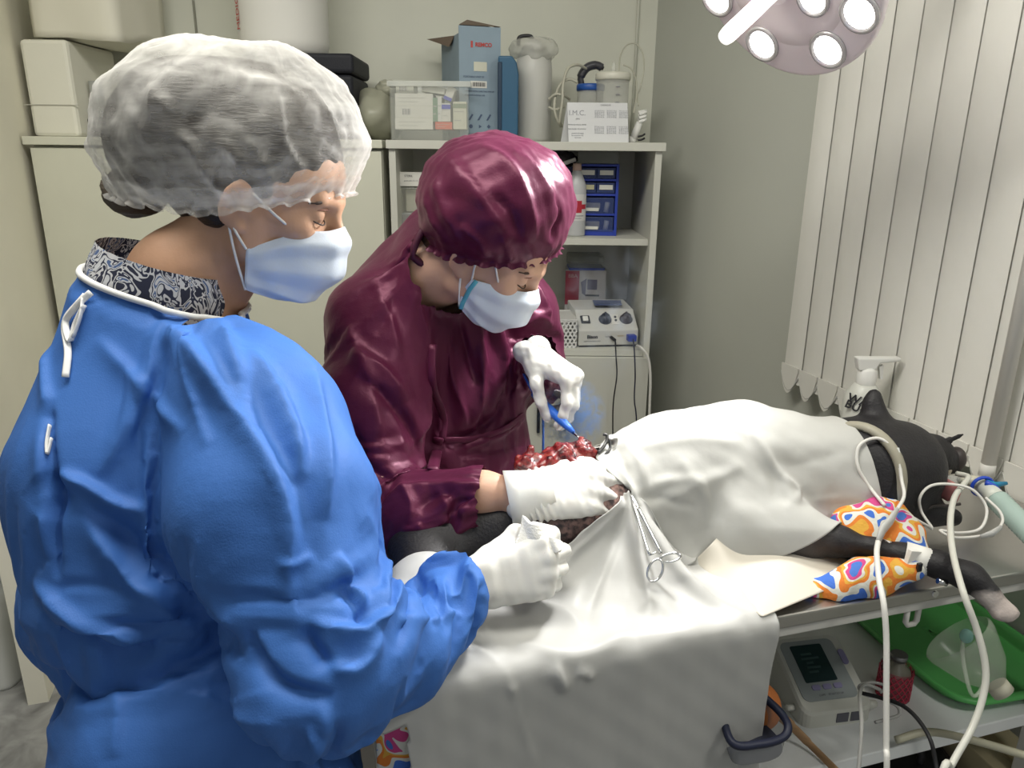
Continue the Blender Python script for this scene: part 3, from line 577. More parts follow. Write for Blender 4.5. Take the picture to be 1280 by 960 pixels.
# ------------------------------------------------------------------ left doorway: jug, brown desk, red bowl
t = thing('water_jug', 'white plastic jerrycan on the floor by the doorway at left', 'jug', (-1.455, 1.84, 0))
mb = MB(); Mj = Matrix.Rotation(R(0), 4, 'Z')
def jugf(s, q):
    a = 2 * math.pi * s; hx, hy = .065, .09; k = (abs(math.cos(a) / hx) ** 5 + abs(math.sin(a) / hy) ** 5) ** -.2
    pr = np.interp(q, [0, .03, .08, .72, .85, .95, 1], [.9, .97, 1, 1, .82, .45, .25]); z = np.interp(q, [0, .03, .08, .72, .85, .95, 1], [0, .0, .012, .21, .262, .285, .30])
    return (k * pr * math.cos(a), k * pr * math.sin(a), z)
mb.grid(jugf, 40, 28, True); mb.f.append(list(range(39, -1, -1))); mb.sm.append(True); mb.mi.append(0); mb.make('body', mat('jug_plastic', (.66, .67, .64), .4), t)
MB().cyl((0, 0, .295), (0, 0, .325), .024, seg=16).make('cap', M_white, t)
MB().tube(smooth_path([(-.05, 0, .262), (-.045, 0, .30), (.0, 0.035, .315), (.045, 0, .30), (.05, 0, .262)]), .008, 8).make('handle', MATS['jug_plastic'], t)
M_desk = mat('brown_desk', (.10, .085, .065), .5, vary=.15, stretch=(1, 8, 1)); M_deskt = mat('desk_top_grey', (.20, .19, .16), .4)
t = thing('brown_desk', 'dark brown desk seen through the doorway at the left edge', 'desk', (-2.0, 2.45, 0))
q = PZ(0, 697, .70)
bev(MB().bx(-.55, .18, -.32, .25, .66, .70).make('desk_top', M_deskt, t), .003)
bev(MB().bx(-.52, .15, -.27, .23, .0, .66).make('pedestal', M_desk, t), .003)
for k in range(3): bev(MB().bx(-.5, .13, -.285, -.27, .05 + k * .2, .23 + k * .2).make('drawer', M_desk, t), .003)
t = thing('red_bowl', 'red plastic bowl on the brown desk at the left edge', 'bowl', (-1.93, 2.33, .70))
MB().lathe([(0, 0), (.05, 0), (.07, .012), (.105, .075), (.11, .078), (.10, .074), (.066, .016), (0, .008)], seg=28).make('bowl_body', mat('dull_red', (.33, .05, .045), .45), t)
# ------------------------------------------------------------------ operating table
T0 = (.327, .850); TA = R(16.7); TZ = .87
TMO = Matrix.Translation((.315, .809, 0)) @ Matrix.Rotation(math.atan2(.3425, .9395), 4, 'Z')
TM = Matrix.Translation((*T0, 0)) @ Matrix.Rotation(TA, 4, 'Z'); TMI = TM.inverted()
def T(s, t, z): return np.array(TM @ Vector((s, t, z)))
def TO(s, t, z): return np.array(TMO @ Vector((s, t, z)))      # axis along the dog
def TL(u, v, z): return TMI @ Vector(PZ(u, v, z))
S0, S1, TW = -.50, .66, .56
tb = thing('operating_table', 'steel-topped operating table on a white frame with a lower shelf', 'table', (*T0, 0), TA)
bev(MB().bx(S0, S1, 0, TW, TZ - .020, TZ).make('steel_top', M_steel, tb), .003)
mb = MB(); zr0, zr1 = TZ - .037, TZ - .0205
for y0, y1 in ((.006, .036), (TW - .036, TW - .006)): mb.bx(S0 + .01, S1 - .01, y0, y1, zr0, zr1)
for x0, x1 in ((S0 + .01, S0 + .04), (S1 - .04, S1 - .01)): mb.bx(x0, x1, .036, TW - .036, zr0, zr1)
bev(mb.make('frame_rail', M_wrail, tb), .002)
for s in (S0 + .025, S1 - .025):
    for t in (.052, TW - .022): bev(MB().bx(s - .015, s + .015, t - .015, t + .015, 0, zr0).make('leg', M_wrail, tb), .003)
bev(MB().bx(S0 + .02, S1 + .02, .050, TW - .02, .515, .54).make('lower_shelf', M_wshelf, tb), .002)
p = TL(1161, 775, .825)
mb = MB(); mb.tube([(p.x - .02, .012, .835), (p.x - .02, .012, .812), (p.x - .016, .012, .807), (p.x - .004, .012, .807), (p.x, .012, .812), (p.x, .012, .835)], .004, 8); mb.make('hook', M_wrail, tb)
p = TL(1175, 744, .865); MB().cyl((p.x, -.003, .862), (p.x, .002, .862), .005, seg=12).make('rivet', M_chrome, tb)
# ---- lower shelf things
ZS = .54
def tw(u, v, z): return PZ(u, v, z)
# blood-pressure monitor: wedge between its base corners
a, b = Vector(PZ(1004, 912, ZS)), Vector(PZ(1090, 901, ZS)); w = (b - a).length; rz = math.atan2(b.y - a.y, b.x - a.x)
t = thing('pressure_monitor', 'white and grey blood pressure monitor with a dark screen on the lower shelf', 'monitor', tuple((a + b) / 2), rz)
M_mon = mat('monitor_white', (.60, .60, .54), .4); M_mong = mat('monitor_grey', (.30, .33, .33), .4); M_pur = mat('lilac_button', (.27, .25, .42), .5)
dpt = .125; hf, hb_ = .030, .085
poly = [(x, y + dpt / 2) for x, y in rrect(w, dpt, .018, 5)]
mb = MB(); n = len(poly)
hz = lambda y: hf + (hb_ - hf) * y / dpt
vs = [(x * 1.02, y, .0) for x, y in poly] + [(x * 1.02, y, hz(y) - .006) for x, y in poly] + [(x * .97, y * .97 + .002, hz(y)) for x, y in poly]
mb.add(vs, [tuple(range(n - 1, -1, -1)), tuple(range(2 * n, 3 * n))] + [(k, (k + 1) % n, n + (k + 1) % n, n + k) for k in range(n)] + [(n + k, n + (k + 1) % n, 2 * n + (k + 1) % n, 2 * n + k) for k in range(n)])
mb.make('housing', M_mon, t)
sl = math.atan2(hb_ - hf, dpt)
def SM(x, y, e=0): return Matrix.Translation((x, y, hz(y) + e)) @ Matrix.Rotation(sl, 4, 'X')
L_ = dpt / math.cos(sl)
MB().prism(rrect(w * .80, L_ * .80, .012), .0012, SM(-.004, dpt * .54)).make('face_plate', M_mong, t)
MB().prism(rrect(w * .47, L_ * .50, .003), .0012, SM(-.008, dpt * .62, .0011)).make('screen', mat('lcd_dark', (.018, .038, .042), .25), t)
mb = MB()
for k in range(5): mb.prism(rrect(w * (.14, .2, .1, .26, .16)[k], .004, .001), .0004, SM(-.014 + .004 * (k % 2), dpt * (.50 + .06 * k), .0022))
mb.make('segments', mat('lcd_segment', (.045, .085, .085), .3), t, kind='stuff')
for k in range(3): MB().prism(rrect(.015, .009, .003), .0025, SM(-.024 + k * .020, dpt * .30, .0008)).make('button', M_pur, t)
MB().prism(rrect(.011, .028, .005), .0025, SM(w * .41, dpt * .66, .0008)).make('rocker_button', M_pur, t)
for k in range(2): bev(MB().bx(-.005 + k * .026, .017 + k * .026, -.0015, .001, .006, .024).make('front_button', mat('dark_grey_button', (.11, .11, .13), .5), t), .001)
text('print', 'SET   MEM   ON', .0055, SM(-.004, dpt * .40, .0014), M_grayink, t); text('print', 'CUFF    START/STOP', .005, SM(-.002, dpt * .20, .0014), M_grayink, t)
MB().cyl((w * .5, .02, .016), (w * .5 + .018, .02, .016), .009, .006, 14).make('air_plug', M_mon, t)
MB().cyl((-w * .5 - .016, .03, .02), (-w * .5, .03, .02), .005, seg=10).make('side_plug', M_mon, t)
# bottle in a red net
p = PZ(1115, 868, ZS)
t = thing('vial_bottle', 'small glass bottle in a red net sleeve on the lower shelf', 'bottle', tuple(p)); r, h = .0265, .062
MB().lathe([(0, .001), (r * .9, .001), (r * .95, .004), (r * .95, h * .72), (r * .8, h * .92), (r * .45, h * 1.04), (r * .42, h * 1.22)], seg=28).make('glass_body', mat('smoky_glass', (.26, .25, .20), .12, alpha=.8), t)
MB().cyl((0, 0, h * 1.2), (0, 0, h * 1.36), r * .52, seg=20).make('crimp_cap', mat('dull_metal', (.22, .22, .22), .35, .7), t)
mb = MB(); MB_r = r * 1.04
mb.lathe([(MB_r * .99, .0005), (MB_r * .99, .006)], seg=24)
for k in range(16):
    for sg in (1, -1):
        mb.tube([(MB_r * math.cos(2 * math.pi * k / 16 + sg * q * .28), MB_r * math.sin(2 * math.pi * k / 16 + sg * q * .28), .002 + q * .0105) for q in range(6)], .0012, 4, False)
mb.make('net_sleeve', mat('red_net', (.42, .035, .07), .5), t, kind='stuff')
MB().lathe([(MB_r, .0), (MB_r, .058), (MB_r * 1.02, .058), (MB_r * 1.02, 0)], seg=24).make('sleeve_film', mat('red_film', (.45, .05, .09), .4, alpha=.25), t)
# green tray
c0, c1 = TL(1060, 800, ZS), TL(1214, 908, ZS)
t = thing('green_tray', 'bright green plastic serving tray on the lower shelf', 'tray', (.842, 1.298, ZS), R(13))
M_green = mat('green_plastic', (.10, .42, .11), .4)
mb = MB()
def trayf(s, q):
    a = 2 * math.pi * s; hx, hy = .135, .215; k = (abs(math.cos(a) / hx) ** 6 + abs(math.sin(a) / hy) ** 6) ** (-1 / 6)
    pr = np.interp(q, [0, .55, .8, .9, 1], [.02, .90, .97, 1.02, 1.02]); z = np.interp(q, [0, .55, .62, .8, .9, 1], [.003, .003, .004, .026, .028, .022])
    return (k * pr * math.cos(a), k * pr * math.sin(a), z)
mb.grid(trayf, 72, 24, True); o = mb.make('tray_body', M_green, t); s = o.modifiers.new('solid', 'SOLIDIFY'); s.thickness = .0025
# clear cone mask
t = thing('breathing_mask', 'translucent cone-shaped breathing mask lying on the green tray', 'mask', tuple(PZ(1225, 838, ZS + .06)))
a, b = np.array(P(1196, 796, 1.12)), np.array(P(1256, 868, 1.10)); ax = Vector(b - a).normalized(); Mq = ax.to_track_quat('Z', 'Y').to_matrix(); Lc = np.linalg.norm(b - a)
M_mask_c = mat('mask_clear', (.60, .64, .55), .2, alpha=.28)
mb = MB(); mb.lathe([(.050, .0), (.053, .003), (.052, .012), (.036, Lc * .55), (.017, Lc * .8), (.012, Lc * .84), (.012, Lc)], seg=36, M=Mq, o=a); mb.f = mb.f[:-2]; mb.sm = mb.sm[:-2]; mb.mi = mb.mi[:-2]; mb.make('cone', M_mask_c, t, True)
MB().lathe([(.013, Lc * .82), (.016, Lc * .83), (.016, Lc * .98), (.010, Lc * .98)], seg=18, M=Mq, o=a).make('connector', mat('cream_connector', (.55, .53, .42), .4), t, True)
q = P(1208, 795, 1.07); MB().ball(q, (.009, .009, .011), 12, 8).make('valve_ball', mat('teal_clear', (.25, .5, .45), .2, alpha=.6), t, True)
o = MB().tube(smooth_path([P(1208, 788, 1.07), P(1203, 815, 1.07), P(1212, 862, 1.06), P(1222, 868, 1.06), P(1234, 840, 1.07), P(1228, 800, 1.07), P(1215, 790, 1.07)]), .0028, 8).make('loop_tube', M_mask_c, t, True)
# navy edged clear pouch + wooden spatula
t = thing('clear_pouch', 'navy-edged clear pouch with orange contents under the drape on the lower shelf', 'pouch', tuple(PZ(955, 945, ZS)))
loop = smooth_path([P(935, 845, 1.05), P(952, 868, 1.04), P(975, 890, 1.02), P(985, 908, 1.0), P(978, 922, .99), P(950, 930, .98), P(915, 928, .98), P(900, 880, 1.03)], 8)
MB().tube(loop, .0055, 10).make('navy_rim', mat('navy_trim', (.012, .016, .04), .5), t, True)
lp2 = [q * .0 + (q + np.array([0, 0, -.035]) + (np.mean(loop, 0) - q) * .1) for q in loop]
n = len(loop); MB().add([tuple(q) for q in loop + lp2], [(k, k + 1, n + k + 1, n + k) for k in range(n - 1)], True).make('film_side', mat('pouch_film', (.42, .43, .42), .15, alpha=.45), t, True)
MB().add([tuple(q) for q in lp2], [tuple(range(n))], True).make('base', MATS['navy_trim'], t, True)
MB().ball(P(945, 882, 1.07), (.035, .035, .035), 16, 10).make('orange_roll', mat('orange_cloth', (.50, .16, .04), .7), t, True)
t = thing('wooden_spatula', 'flat wooden spatula lying on the lower shelf below the monitor', 'spatula', tuple(PZ(1010, 930, ZS)))
pts = [PZ(972, 892, ZS + .05), PZ(990, 908, ZS + .035), PZ(1012, 930, ZS + .015), PZ(1046, 964, ZS + .006)]
MB().tube(smooth_path(pts), [.010] * 8 + [.008] * 8 + [.0065] * 9, 10, flat=.35).make('handle', mat('pale_wood', (.40, .24, .12), .6, vary=.15, vscale=20, stretch=(1, 1, 6)), t, True)
t = thing('black_case', 'black case standing on the floor under the lower shelf', 'case', (.74, 1.24, 0))
bev(MB().bx(-.16, .10, -.13, .13, 0, .37).make('body', M_dark, t), .012); MB().tube(smooth_path([(-.08, -.10, .37), (-.07, -.10, .40), (.02, -.10, .40), (.03, -.10, .37)]), .007, 8).make('handle', M_black, t)
t = thing('tan_carton', 'tan cardboard carton on the floor under the right end of the lower shelf', 'carton', (.915, 1.17, 0), R(14))
bev(MB().bx(-.055, .055, -.13, .13, 0, .40).make('body', mat('tan_card', (.36, .31, .19), .75, vary=.06), t), .003); MB().bx(-.012, .012, -.131, .131, .05, .402).make('tape_strip', mat('tape_brown', (.30, .24, .13), .4), t)
# ------------------------------------------------------------------ blind wand
q = P(1233, 592, 1.385)
MB().cyl(q, (q[0], q[1], 2.45), .0125, seg=14).make('control_pole', mat('wand_white', (.72, .70, .65), .35), bl, True)
MB().cyl((q[0], q[1], q[2] - .004), (q[0], q[1], q[2] + .02), .0133, seg=14).make('pole_cap', M_cable, bl, True)
# ------------------------------------------------------------------ spray bottle
M_spray = mat('spray_white', (.66, .67, .62), .35, alpha=.93)
sb = TO(.650, .545, TZ); yb = sb[1]; x0, x1 = PY(1053, 520, yb)[0], PY(1098, 520, yb)[0]; r = (x1 - x0) / 2; hz = PY(1075, 478, yb)[2] - TZ; hc = PY(1080, 447, yb)[2] - TZ
t = thing('spray_bottle', 'white spray bottle with hand-written letters behind the black dog', 'bottle', ((x0 + x1) / 2, yb, TZ))
MB().lathe([(0, 0), (r * .95, 0), (r, .008), (r, hz * .62), (r * .94, hz * .78), (r * .62, hz * .95), (r * .45, hz)], seg=30).make('body', M_spray, t)
MB().lathe([(r * .50, hz * .97), (r * .52, hz * 1.0), (r * .5, hz + (hc - hz) * .5), (r * .3, hz + (hc - hz) * .62)], seg=20).make('collar', M_white, t)
k = hc - hz
mb = MB(); mb.prism([(-.022, .0), (.012, .0), (.020, k * .30), (.062, k * .38), (.064, k * .52), (-.03, k * .50)], .022, Matrix.Translation((0, .011, hz + k * .52)) @ Matrix.Rotation(R(90), 4, 'X')); bev(mb.make('spray_head', M_white, t), .003)
MB().prism([(.018, .0), (.026, .004), (.030, -k * .5), (.024, -k * .5)], .01, Matrix.Translation((.004, .005, hz + k * .66)) @ Matrix.Rotation(R(90), 4, 'X')).make('trigger', M_white, t)
for s, zz in (('WA', .74), ('BUG', .60)):
    text('lettering', s, .024, Matrix.Rotation(R(-34), 4, 'Z') @ Matrix.Translation((-.004, -r * .985, hz * zz)) @ Matrix.Rotation(R(12 if s == 'WA' else 15), 4, 'Y') @ Matrix.Rotation(R(84), 4, 'X'), M_ink, t, ext=.0022, bold=.0004)
# ------------------------------------------------------------------ surgical lamp
LC = Vector(P(983, -25, 1.22)); rh = Vector(ray(983, -25)).normalized()
q = Vector((-.72, -.69 * math.sin(PITCH), -.69 * math.cos(PITCH))); q = (q - rh * q.dot(rh)).normalized()
LN = (math.cos(R(46)) * -rh + math.sin(R(46)) * q).normalized()
LR = .172
lm = thing('surgical_lamp', 'round white surgical lamp head with glowing lenses and a handle at the top right', 'lamp', tuple(LC))
ML = LN.to_track_quat('Z', 'Y').to_matrix()
M_lamp = mat('lamp_shell', (.90, .81, .84), .35); M_lampf = mat('lamp_face', (.93, .84, .86), .45)
M_glow = mat('lamp_lens_glow', (1, 1, 1), .3, emit=(1, .97, .95), estr=9)
MB().lathe([(0, -.085), (LR * .3, -.08), (LR * .75, -.052), (LR * .96, -.022), (LR, -.006), (LR * .99, .004), (LR * .96, .006)], seg=64, M=ML).make('housing', M_lamp, lm)
MB().lathe([(LR * .96, .005), (LR * .5, .0065), (0, .007)], seg=64, M=ML).make('face', M_lampf, lm)
u2 = ML @ Vector((1, 0, 0)); w2 = ML @ Vector((0, 1, 0))
def lens(a, rad, rl=.027):
    c = (u2 * math.cos(a) + w2 * math.sin(a)) * rad
    ls = MB().lathe([(rl * 1.25, .0062), (rl * 1.25, .010), (rl * 1.05, .0115), (rl, .0085)], seg=28, M=ML, o=c).make('lens_ring', mat('lens_ring', (.62, .60, .60), .2, .3), lm)
    MB().lathe([(rl, .0083), (rl * .6, .010), (0, .011)], seg=24, M=ML, o=c).make('lens', M_glow, ls)
# angles of the lenses as seen in the photograph
def ang_of(du, dv):
    r_, u_ = Vector((1, 0, 0)), Vector((0, math.sin(PITCH), math.cos(PITCH)))
    d = rh + (r_ * du - u_ * dv) / FPX; k = (LC - Vector(ORG)).dot(LN) / d.dot(LN); p = Vector(ORG) + d * k - LC
    return math.atan2(p.dot(w2), p.dot(u2)), p.length
for du, dv in ((-94, 24), (-22, 65), (47, 70), (80, 31), (31, 17), (70, -45), (15, -70), (-55, -60), (-105, -20)):
    a, rad = ang_of(du, dv); lens(a, min(rad, LR * .87), .027 if rad > .06 else .024)
MB().lathe([(.024, .005), (.024, .03), (.016, .034)], seg=20, M=ML).make('handle_collar', M_lampf, lm)
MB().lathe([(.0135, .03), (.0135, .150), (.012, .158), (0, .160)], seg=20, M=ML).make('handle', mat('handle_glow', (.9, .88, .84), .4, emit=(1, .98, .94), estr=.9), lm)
MB().tube(smooth_path([LC - LN * .08, LC - LN * .13 + Vector((.03, .04, .03)), LC + Vector((.22, .06, .22)), LC + Vector((.30, -.10, .40)), LC + Vector((.32, -.10, .86))]), .019, 12).make('arm', M_wrail, lm, True)
sp = bpy.data.lights.new('lamp_beam', 'SPOT'); sp.energy = 52; sp.spot_size = R(92); sp.spot_blend = .8; sp.shadow_soft_size = .07; sp.color = (1, .985, .97)
so = bpy.data.objects.new('lamp_beam', sp); COL.objects.link(so); so.location = LC + LN * .07
AIM = Vector((-.10, 1.0, 1.0)); so.rotation_euler = (AIM - so.location).to_track_quat('-Z', 'Y').to_euler()
# ------------------------------------------------------------------ implicit surfaces (bodies, garments, hands)
f4 = np.float32
class SDF:
    """list of rounded primitives blended smoothly; meshed with surface nets on a (graded) grid"""
    def __init__(s): s.p = []
    def cap(s, a, b, ra, rb=None, k=.02, op=1, sq=None):
        a, b = np.array(a, float), np.array(b, float); rb = ra if rb is None else rb; m = max(ra, rb); ba = b - a; L2 = max(ba @ ba, 1e-9)
        def f(X, Y, Z):
            px, py, pz = X - f4(a[0]), Y - f4(a[1]), Z - f4(a[2])
            h = np.clip((px * f4(ba[0]) + py * f4(ba[1]) + pz * f4(ba[2])) / f4(L2), 0, 1)
            dx, dy, dz = px - h * f4(ba[0]), py - h * f4(ba[1]), pz - h * f4(ba[2])
            return np.sqrt(dx * dx + dy * dy + dz * dz) - (f4(ra) + h * f4(rb - ra))
        s.p.append((f, np.minimum(a, b) - m, np.maximum(a, b) + m, k, op)); return s
    def chain(s, pts, rs, k=.02):
        for i in range(len(pts) - 1): s.cap(pts[i], pts[i + 1], rs[i], rs[i + 1], k)
        return s
    def ell(s, c, r, M=None, k=.02, op=1):
        c = np.array(c, float); r = np.array(r, float); A = np.eye(3) if M is None else np.array(M, float); m = r.max()
        def f(X, Y, Z):
            px, py, pz = X - f4(c[0]), Y - f4(c[1]), Z - f4(c[2]); q = []
            for i in range(3): q.append(px * f4(A[0, i]) + py * f4(A[1, i]) + pz * f4(A[2, i]))   # columns of A are the axes
            k0 = np.sqrt(sum((q[i] / f4(r[i])) ** 2 for i in range(3))); k1 = np.sqrt(sum((q[i] / f4(r[i] ** 2)) ** 2 for i in range(3)))
            return k0 * (k0 - 1) / np.maximum(k1, 1e-6)
        s.p.append((f, c - m, c + m, k, op)); return s
    @staticmethod
    def mix(F, d, k, op):
        if op > 0:
            if k <= 0: return np.minimum(F, d)
            h = np.maximum(k - np.abs(F - d), 0) / k; return np.minimum(F, d) - h * h * (k * .25)
        d = -d; h = np.maximum(k - np.abs(F - d), 0) / max(k, 1e-6); return np.maximum(F, d) + h * h * (k * .25)
    def ev(s, X):
        x, y, z = (X[:, i].astype(f4) for i in range(3)); F = np.full(len(X), 1, f4)
        for f, lo, hi, k, op in s.p: F = s.mix(F, f(x, y, z), f4(k), op)
        return F
    def grad(s, X, e=.002):
        g = np.stack([s.ev(X + np.eye(3)[i] * e) - s.ev(X - np.eye(3)[i] * e) for i in range(3)], 1)
        return g / np.maximum(np.linalg.norm(g, axis=1, keepdims=True), 1e-9)
    def mesh(s, res, fine=None, fres=None, smooth=2):
        lo = np.min([p[1] for p in s.p if p[4] > 0], 0) - 3 * res; hi = np.max([p[2] for p in s.p if p[4] > 0], 0) + 3 * res; ax = []
        for i in range(3):
            if fine is None: ax.append(np.arange(lo[i], hi[i] + res, res)); continue
            c = [lo[i]]
            while c[-1] < hi[i]: c.append(c[-1] + (fres if fine[0][i] - res < c[-1] < fine[1][i] else res))
            ax.append(np.array(c))
        F = np.full([len(a) for a in ax], .3, f4)
        for f, l, h, k, op in s.p:
            m = k + 4 * res; i0 = [max(0, np.searchsorted(ax[i], l[i] - m) - 1) for i in range(3)]; i1 = [min(len(ax[i]), np.searchsorted(ax[i], h[i] + m) + 1) for i in range(3)]
            sl = tuple(slice(a, b) for a, b in zip(i0, i1)); X, Y, Z = (ax[i][sl[i]].astype(f4).reshape([-1 if j == i else 1 for j in range(3)]) for i in range(3))
            F[sl] = s.mix(F[sl], f(X, Y, Z), f4(k), op)
        return nets(F, ax, smooth)
def nets(F, ax, smooth=2):
    S = F < 0; n = F.shape; cs = np.zeros([d - 1 for d in n], np.uint8)
    for a in (0, 1):
        for b in (0, 1):
            for c in (0, 1): cs += S[a:n[0] - 1 + a, b:n[1] - 1 + b, c:n[2] - 1 + c]
    act = (cs > 0) & (cs < 8); I = np.argwhere(act); idx = np.full(act.shape, -1, np.int32); idx[act] = np.arange(len(I))
    acc = np.zeros((len(I), 3)); cnt = np.zeros(len(I)); G = [np.asarray(a) for a in ax]
    cr = [(a, b, c) for a in (0, 1) for b in (0, 1) for c in (0, 1)]
    for p in cr:
        for d in range(3):
            if p[d]: continue
            q = list(p); q[d] = 1; A = I + p; B = I + q; fa = F[A[:, 0], A[:, 1], A[:, 2]]; fb = F[B[:, 0], B[:, 1], B[:, 2]]; m = (fa < 0) != (fb < 0)
            t = np.where(m, fa / np.where(m, fa - fb, 1), 0)
            pos = np.stack([G[i][A[:, i]] for i in range(3)], 1).astype(float); pos[:, d] += t * (G[d][B[:, d]] - G[d][A[:, d]]); acc += pos * m[:, None]; cnt += m
    V = acc / cnt[:, None]; Q = []
    for d in range(3):
        e, g = [i for i in range(3) if i != d]; A = S.take(range(n[d] - 1), d); B = S.take(range(1, n[d]), d); X = np.argwhere(A != B)
        X = X[(X[:, e] > 0) & (X[:, g] > 0) & (X[:, e] < n[e] - 1) & (X[:, g] < n[g] - 1)]
        def cell(de, dg): c = X.copy(); c[:, e] -= de; c[:, g] -= dg; return idx[c[:, 0], c[:, 1], c[:, 2]]
        q = np.stack([cell(1, 1), cell(0, 1), cell(0, 0), cell(1, 0)], 1); fl = A[X[:, 0], X[:, 1], X[:, 2]]
        if d == 1: fl = ~fl
        q[~fl] = q[~fl][:, ::-1]; Q.append(q)
    Q = np.concatenate(Q); Q = Q[(Q >= 0).all(1)]
    return relax(V, Q, smooth), Q
def edges(Q):
    E = np.concatenate([Q[:, [i, (i + 1) % Q.shape[1]]] for i in range(Q.shape[1])]); E.sort(axis=1); return np.unique(E, axis=0)
def relax(V, Q, n, lam=.5, keep=None):
    if not n: return V
    E = edges(Q); N = len(V); deg = np.bincount(E.ravel(), minlength=N)[:, None]
    for _ in range(n):
        S = np.stack([np.bincount(E[:, 0], V[E[:, 1], i], N) + np.bincount(E[:, 1], V[E[:, 0], i], N) for i in range(3)], 1); W = V + lam * (S / np.maximum(deg, 1) - V)
        V = W if keep is None else np.where(keep[:, None], V, W)
    return V
def normals(V, Q):
    fn = np.cross(V[Q[:, 2]] - V[Q[:, 0]], V[Q[:, 3]] - V[Q[:, 1]]); N = np.stack([sum(np.bincount(Q[:, j], fn[:, i], len(V)) for j in range(4)) for i in range(3)], 1)
    return N / np.maximum(np.linalg.norm(N, axis=1, keepdims=True), 1e-12)
def to_mesh(V, Q, name, attr=None):
    me = bpy.data.meshes.new(name); me.vertices.add(len(V)); me.vertices.foreach_set('co', np.ascontiguousarray(V, np.float32).ravel())
    k = Q.shape[1]; me.loops.add(Q.size); me.loops.foreach_set('vertex_index', np.ascontiguousarray(Q, np.int32).ravel()); me.polygons.add(len(Q))
    me.polygons.foreach_set('loop_start', np.arange(0, Q.size, k, dtype=np.int32)); me.polygons.foreach_set('use_smooth', np.ones(len(Q), bool)); me.update(calc_edges=True); me.validate()
    return me
def trim(V, Q, mask, cuts=()):
    """drop vertices where mask is False and pull the new border onto the cut planes (origin, axis, offset)"""
    V, Q = keepfaces(V, Q, mask); e = np.concatenate([Q[:, [i, (i + 1) % 4]] for i in range(4)]); e.sort(axis=1); u, c = np.unique(e, axis=0, return_counts=True); b = np.unique(u[c == 1]); V = V.copy()
    for o, a, q0, rad in cuts:
        d = V[b] - o; q = d @ a; m = (np.abs(q - q0) < .012) & (np.linalg.norm(d - np.outer(q, a), axis=1) < rad); V[b[m]] += np.outer(q0 - q[m], a)
    return V, Q
def keepfaces(V, Q, mask):
    """drop the vertices where mask is False"""
    Q = Q[mask[Q].all(1)]; u = np.unique(Q); mp = np.full(len(V), -1); mp[u] = np.arange(len(u)); return V[u], mp[Q]
# ---- cloth wrinkles
def tri(x): return 4 * np.abs(x - np.floor(x + .5)) - 1
def crumple(V, N, amp, freq, seed, n=6, along=None, an=.25, warp=.03):
    """crisp facets: sum of triangle waves; 'along' stretches the creases along a direction"""
    r = np.random.RandomState(seed); W = V + warp * np.stack([np.sin(V @ r.normal(0, 9, 3) + r.uniform(0, 6)) for _ in range(3)], 1); h = 0
    for i in range(n):
        d = r.normal(0, 1, 3)
        if along is not None: al = np.array(along) / np.linalg.norm(along); d -= (1 - an) * al * (d @ al)
        d /= np.linalg.norm(d); f = freq * r.uniform(.6, 1.7); w = .5 + .5 * np.sin(V @ r.normal(0, 7, 3) + r.uniform(0, 6)); h = h + tri(W @ d * f + r.uniform()) * w * (freq / f)
    return N * (h * amp / n * 2.2)[:, None]
def projv(V):
    p = V - ORG; cp, sp = math.cos(PITCH), math.sin(PITCH); d = p[:, 1] * cp - p[:, 2] * sp; b = (p[:, 1] * sp + p[:, 2] * cp) / d; a = p[:, 0] / d; c, s = math.cos(ROLL), math.sin(ROLL)
    return 640 + FPX * (a * c - b * s), 480 - FPX * (a * s + b * c), d
def infront(V, pts, off=.006):
    """points laid on the near surface of V: (u, v[, depth used where nothing lies there])"""
    u, v, d = projv(V); out = []
    for p in pts:
        m = (u - p[0]) ** 2 + (v - p[1]) ** 2 < 30; t = min(p[2], d[m].min() - off) if m.any() else p[2]; out.append(P(p[0], p[1], t))
    return out
def onsurf(V, pts):
    u, v, d = projv(V); out = []
    for (x, y) in pts:
        r2 = (u - x) ** 2 + (v - y) ** 2; m = r2 < 81
        if not m.any(): m = r2 <= r2.min() + 30
        k = np.where(m)[0]; dd = d[k]; k = k[dd < dd.min() + .02]; out.append(V[k[np.argmin(r2[k])]])
    return np.array(out)
def fold(V, N, V0, pts, amp, w, skew=0.4, taper=True, path=None):
    """raise (amp>0) or sink a crease along a line lying on the garment; skew makes one flank steeper"""
    C = np.array(smooth_path(onsurf(V0, pts) if path is None else path, 5)); L = np.r_[0, np.cumsum(np.linalg.norm(np.diff(C, axis=0), axis=1))]; best = np.full(len(V), 9.); side = np.zeros(len(V)); arc = np.zeros(len(V))
    near = np.where((np.abs(V0 - (C.max(0) + C.min(0)) / 2) < (C.max(0) - C.min(0)) / 2 + 4 * w).all(1))[0]; X = V0[near]; NN = N[near]
    b = best[near]; sd = side[near]; ar = arc[near]
    for i in range(len(C) - 1):
        ab = C[i + 1] - C[i]; l2 = ab @ ab + 1e-12; h = np.clip((X - C[i]) @ ab / l2, 0, 1); r = X - C[i] - h[:, None] * ab; dd = np.linalg.norm(r, axis=1); m = dd < b
        b[m] = dd[m]; sd[m] = np.einsum('ij,ij->i', np.cross(ab / math.sqrt(l2), NN[m]), r[m]); ar[m] = L[i] + h[m] * math.sqrt(l2)
    sg = np.sign(sd); ww = w * (1 + skew * sg); q = np.exp(-(b / ww) ** 1.5)
    if taper: q = q * np.clip(np.minimum(ar, L[-1] - ar) / (L[-1] * .22 + 1e-9), 0, 1) ** .7
    V[near] += NN * (amp * q)[:, None]
def finish(V, Q, name, m, parent, world=True, **kw): return link(name, to_mesh(V, Q, name), m, parent, world, **kw)
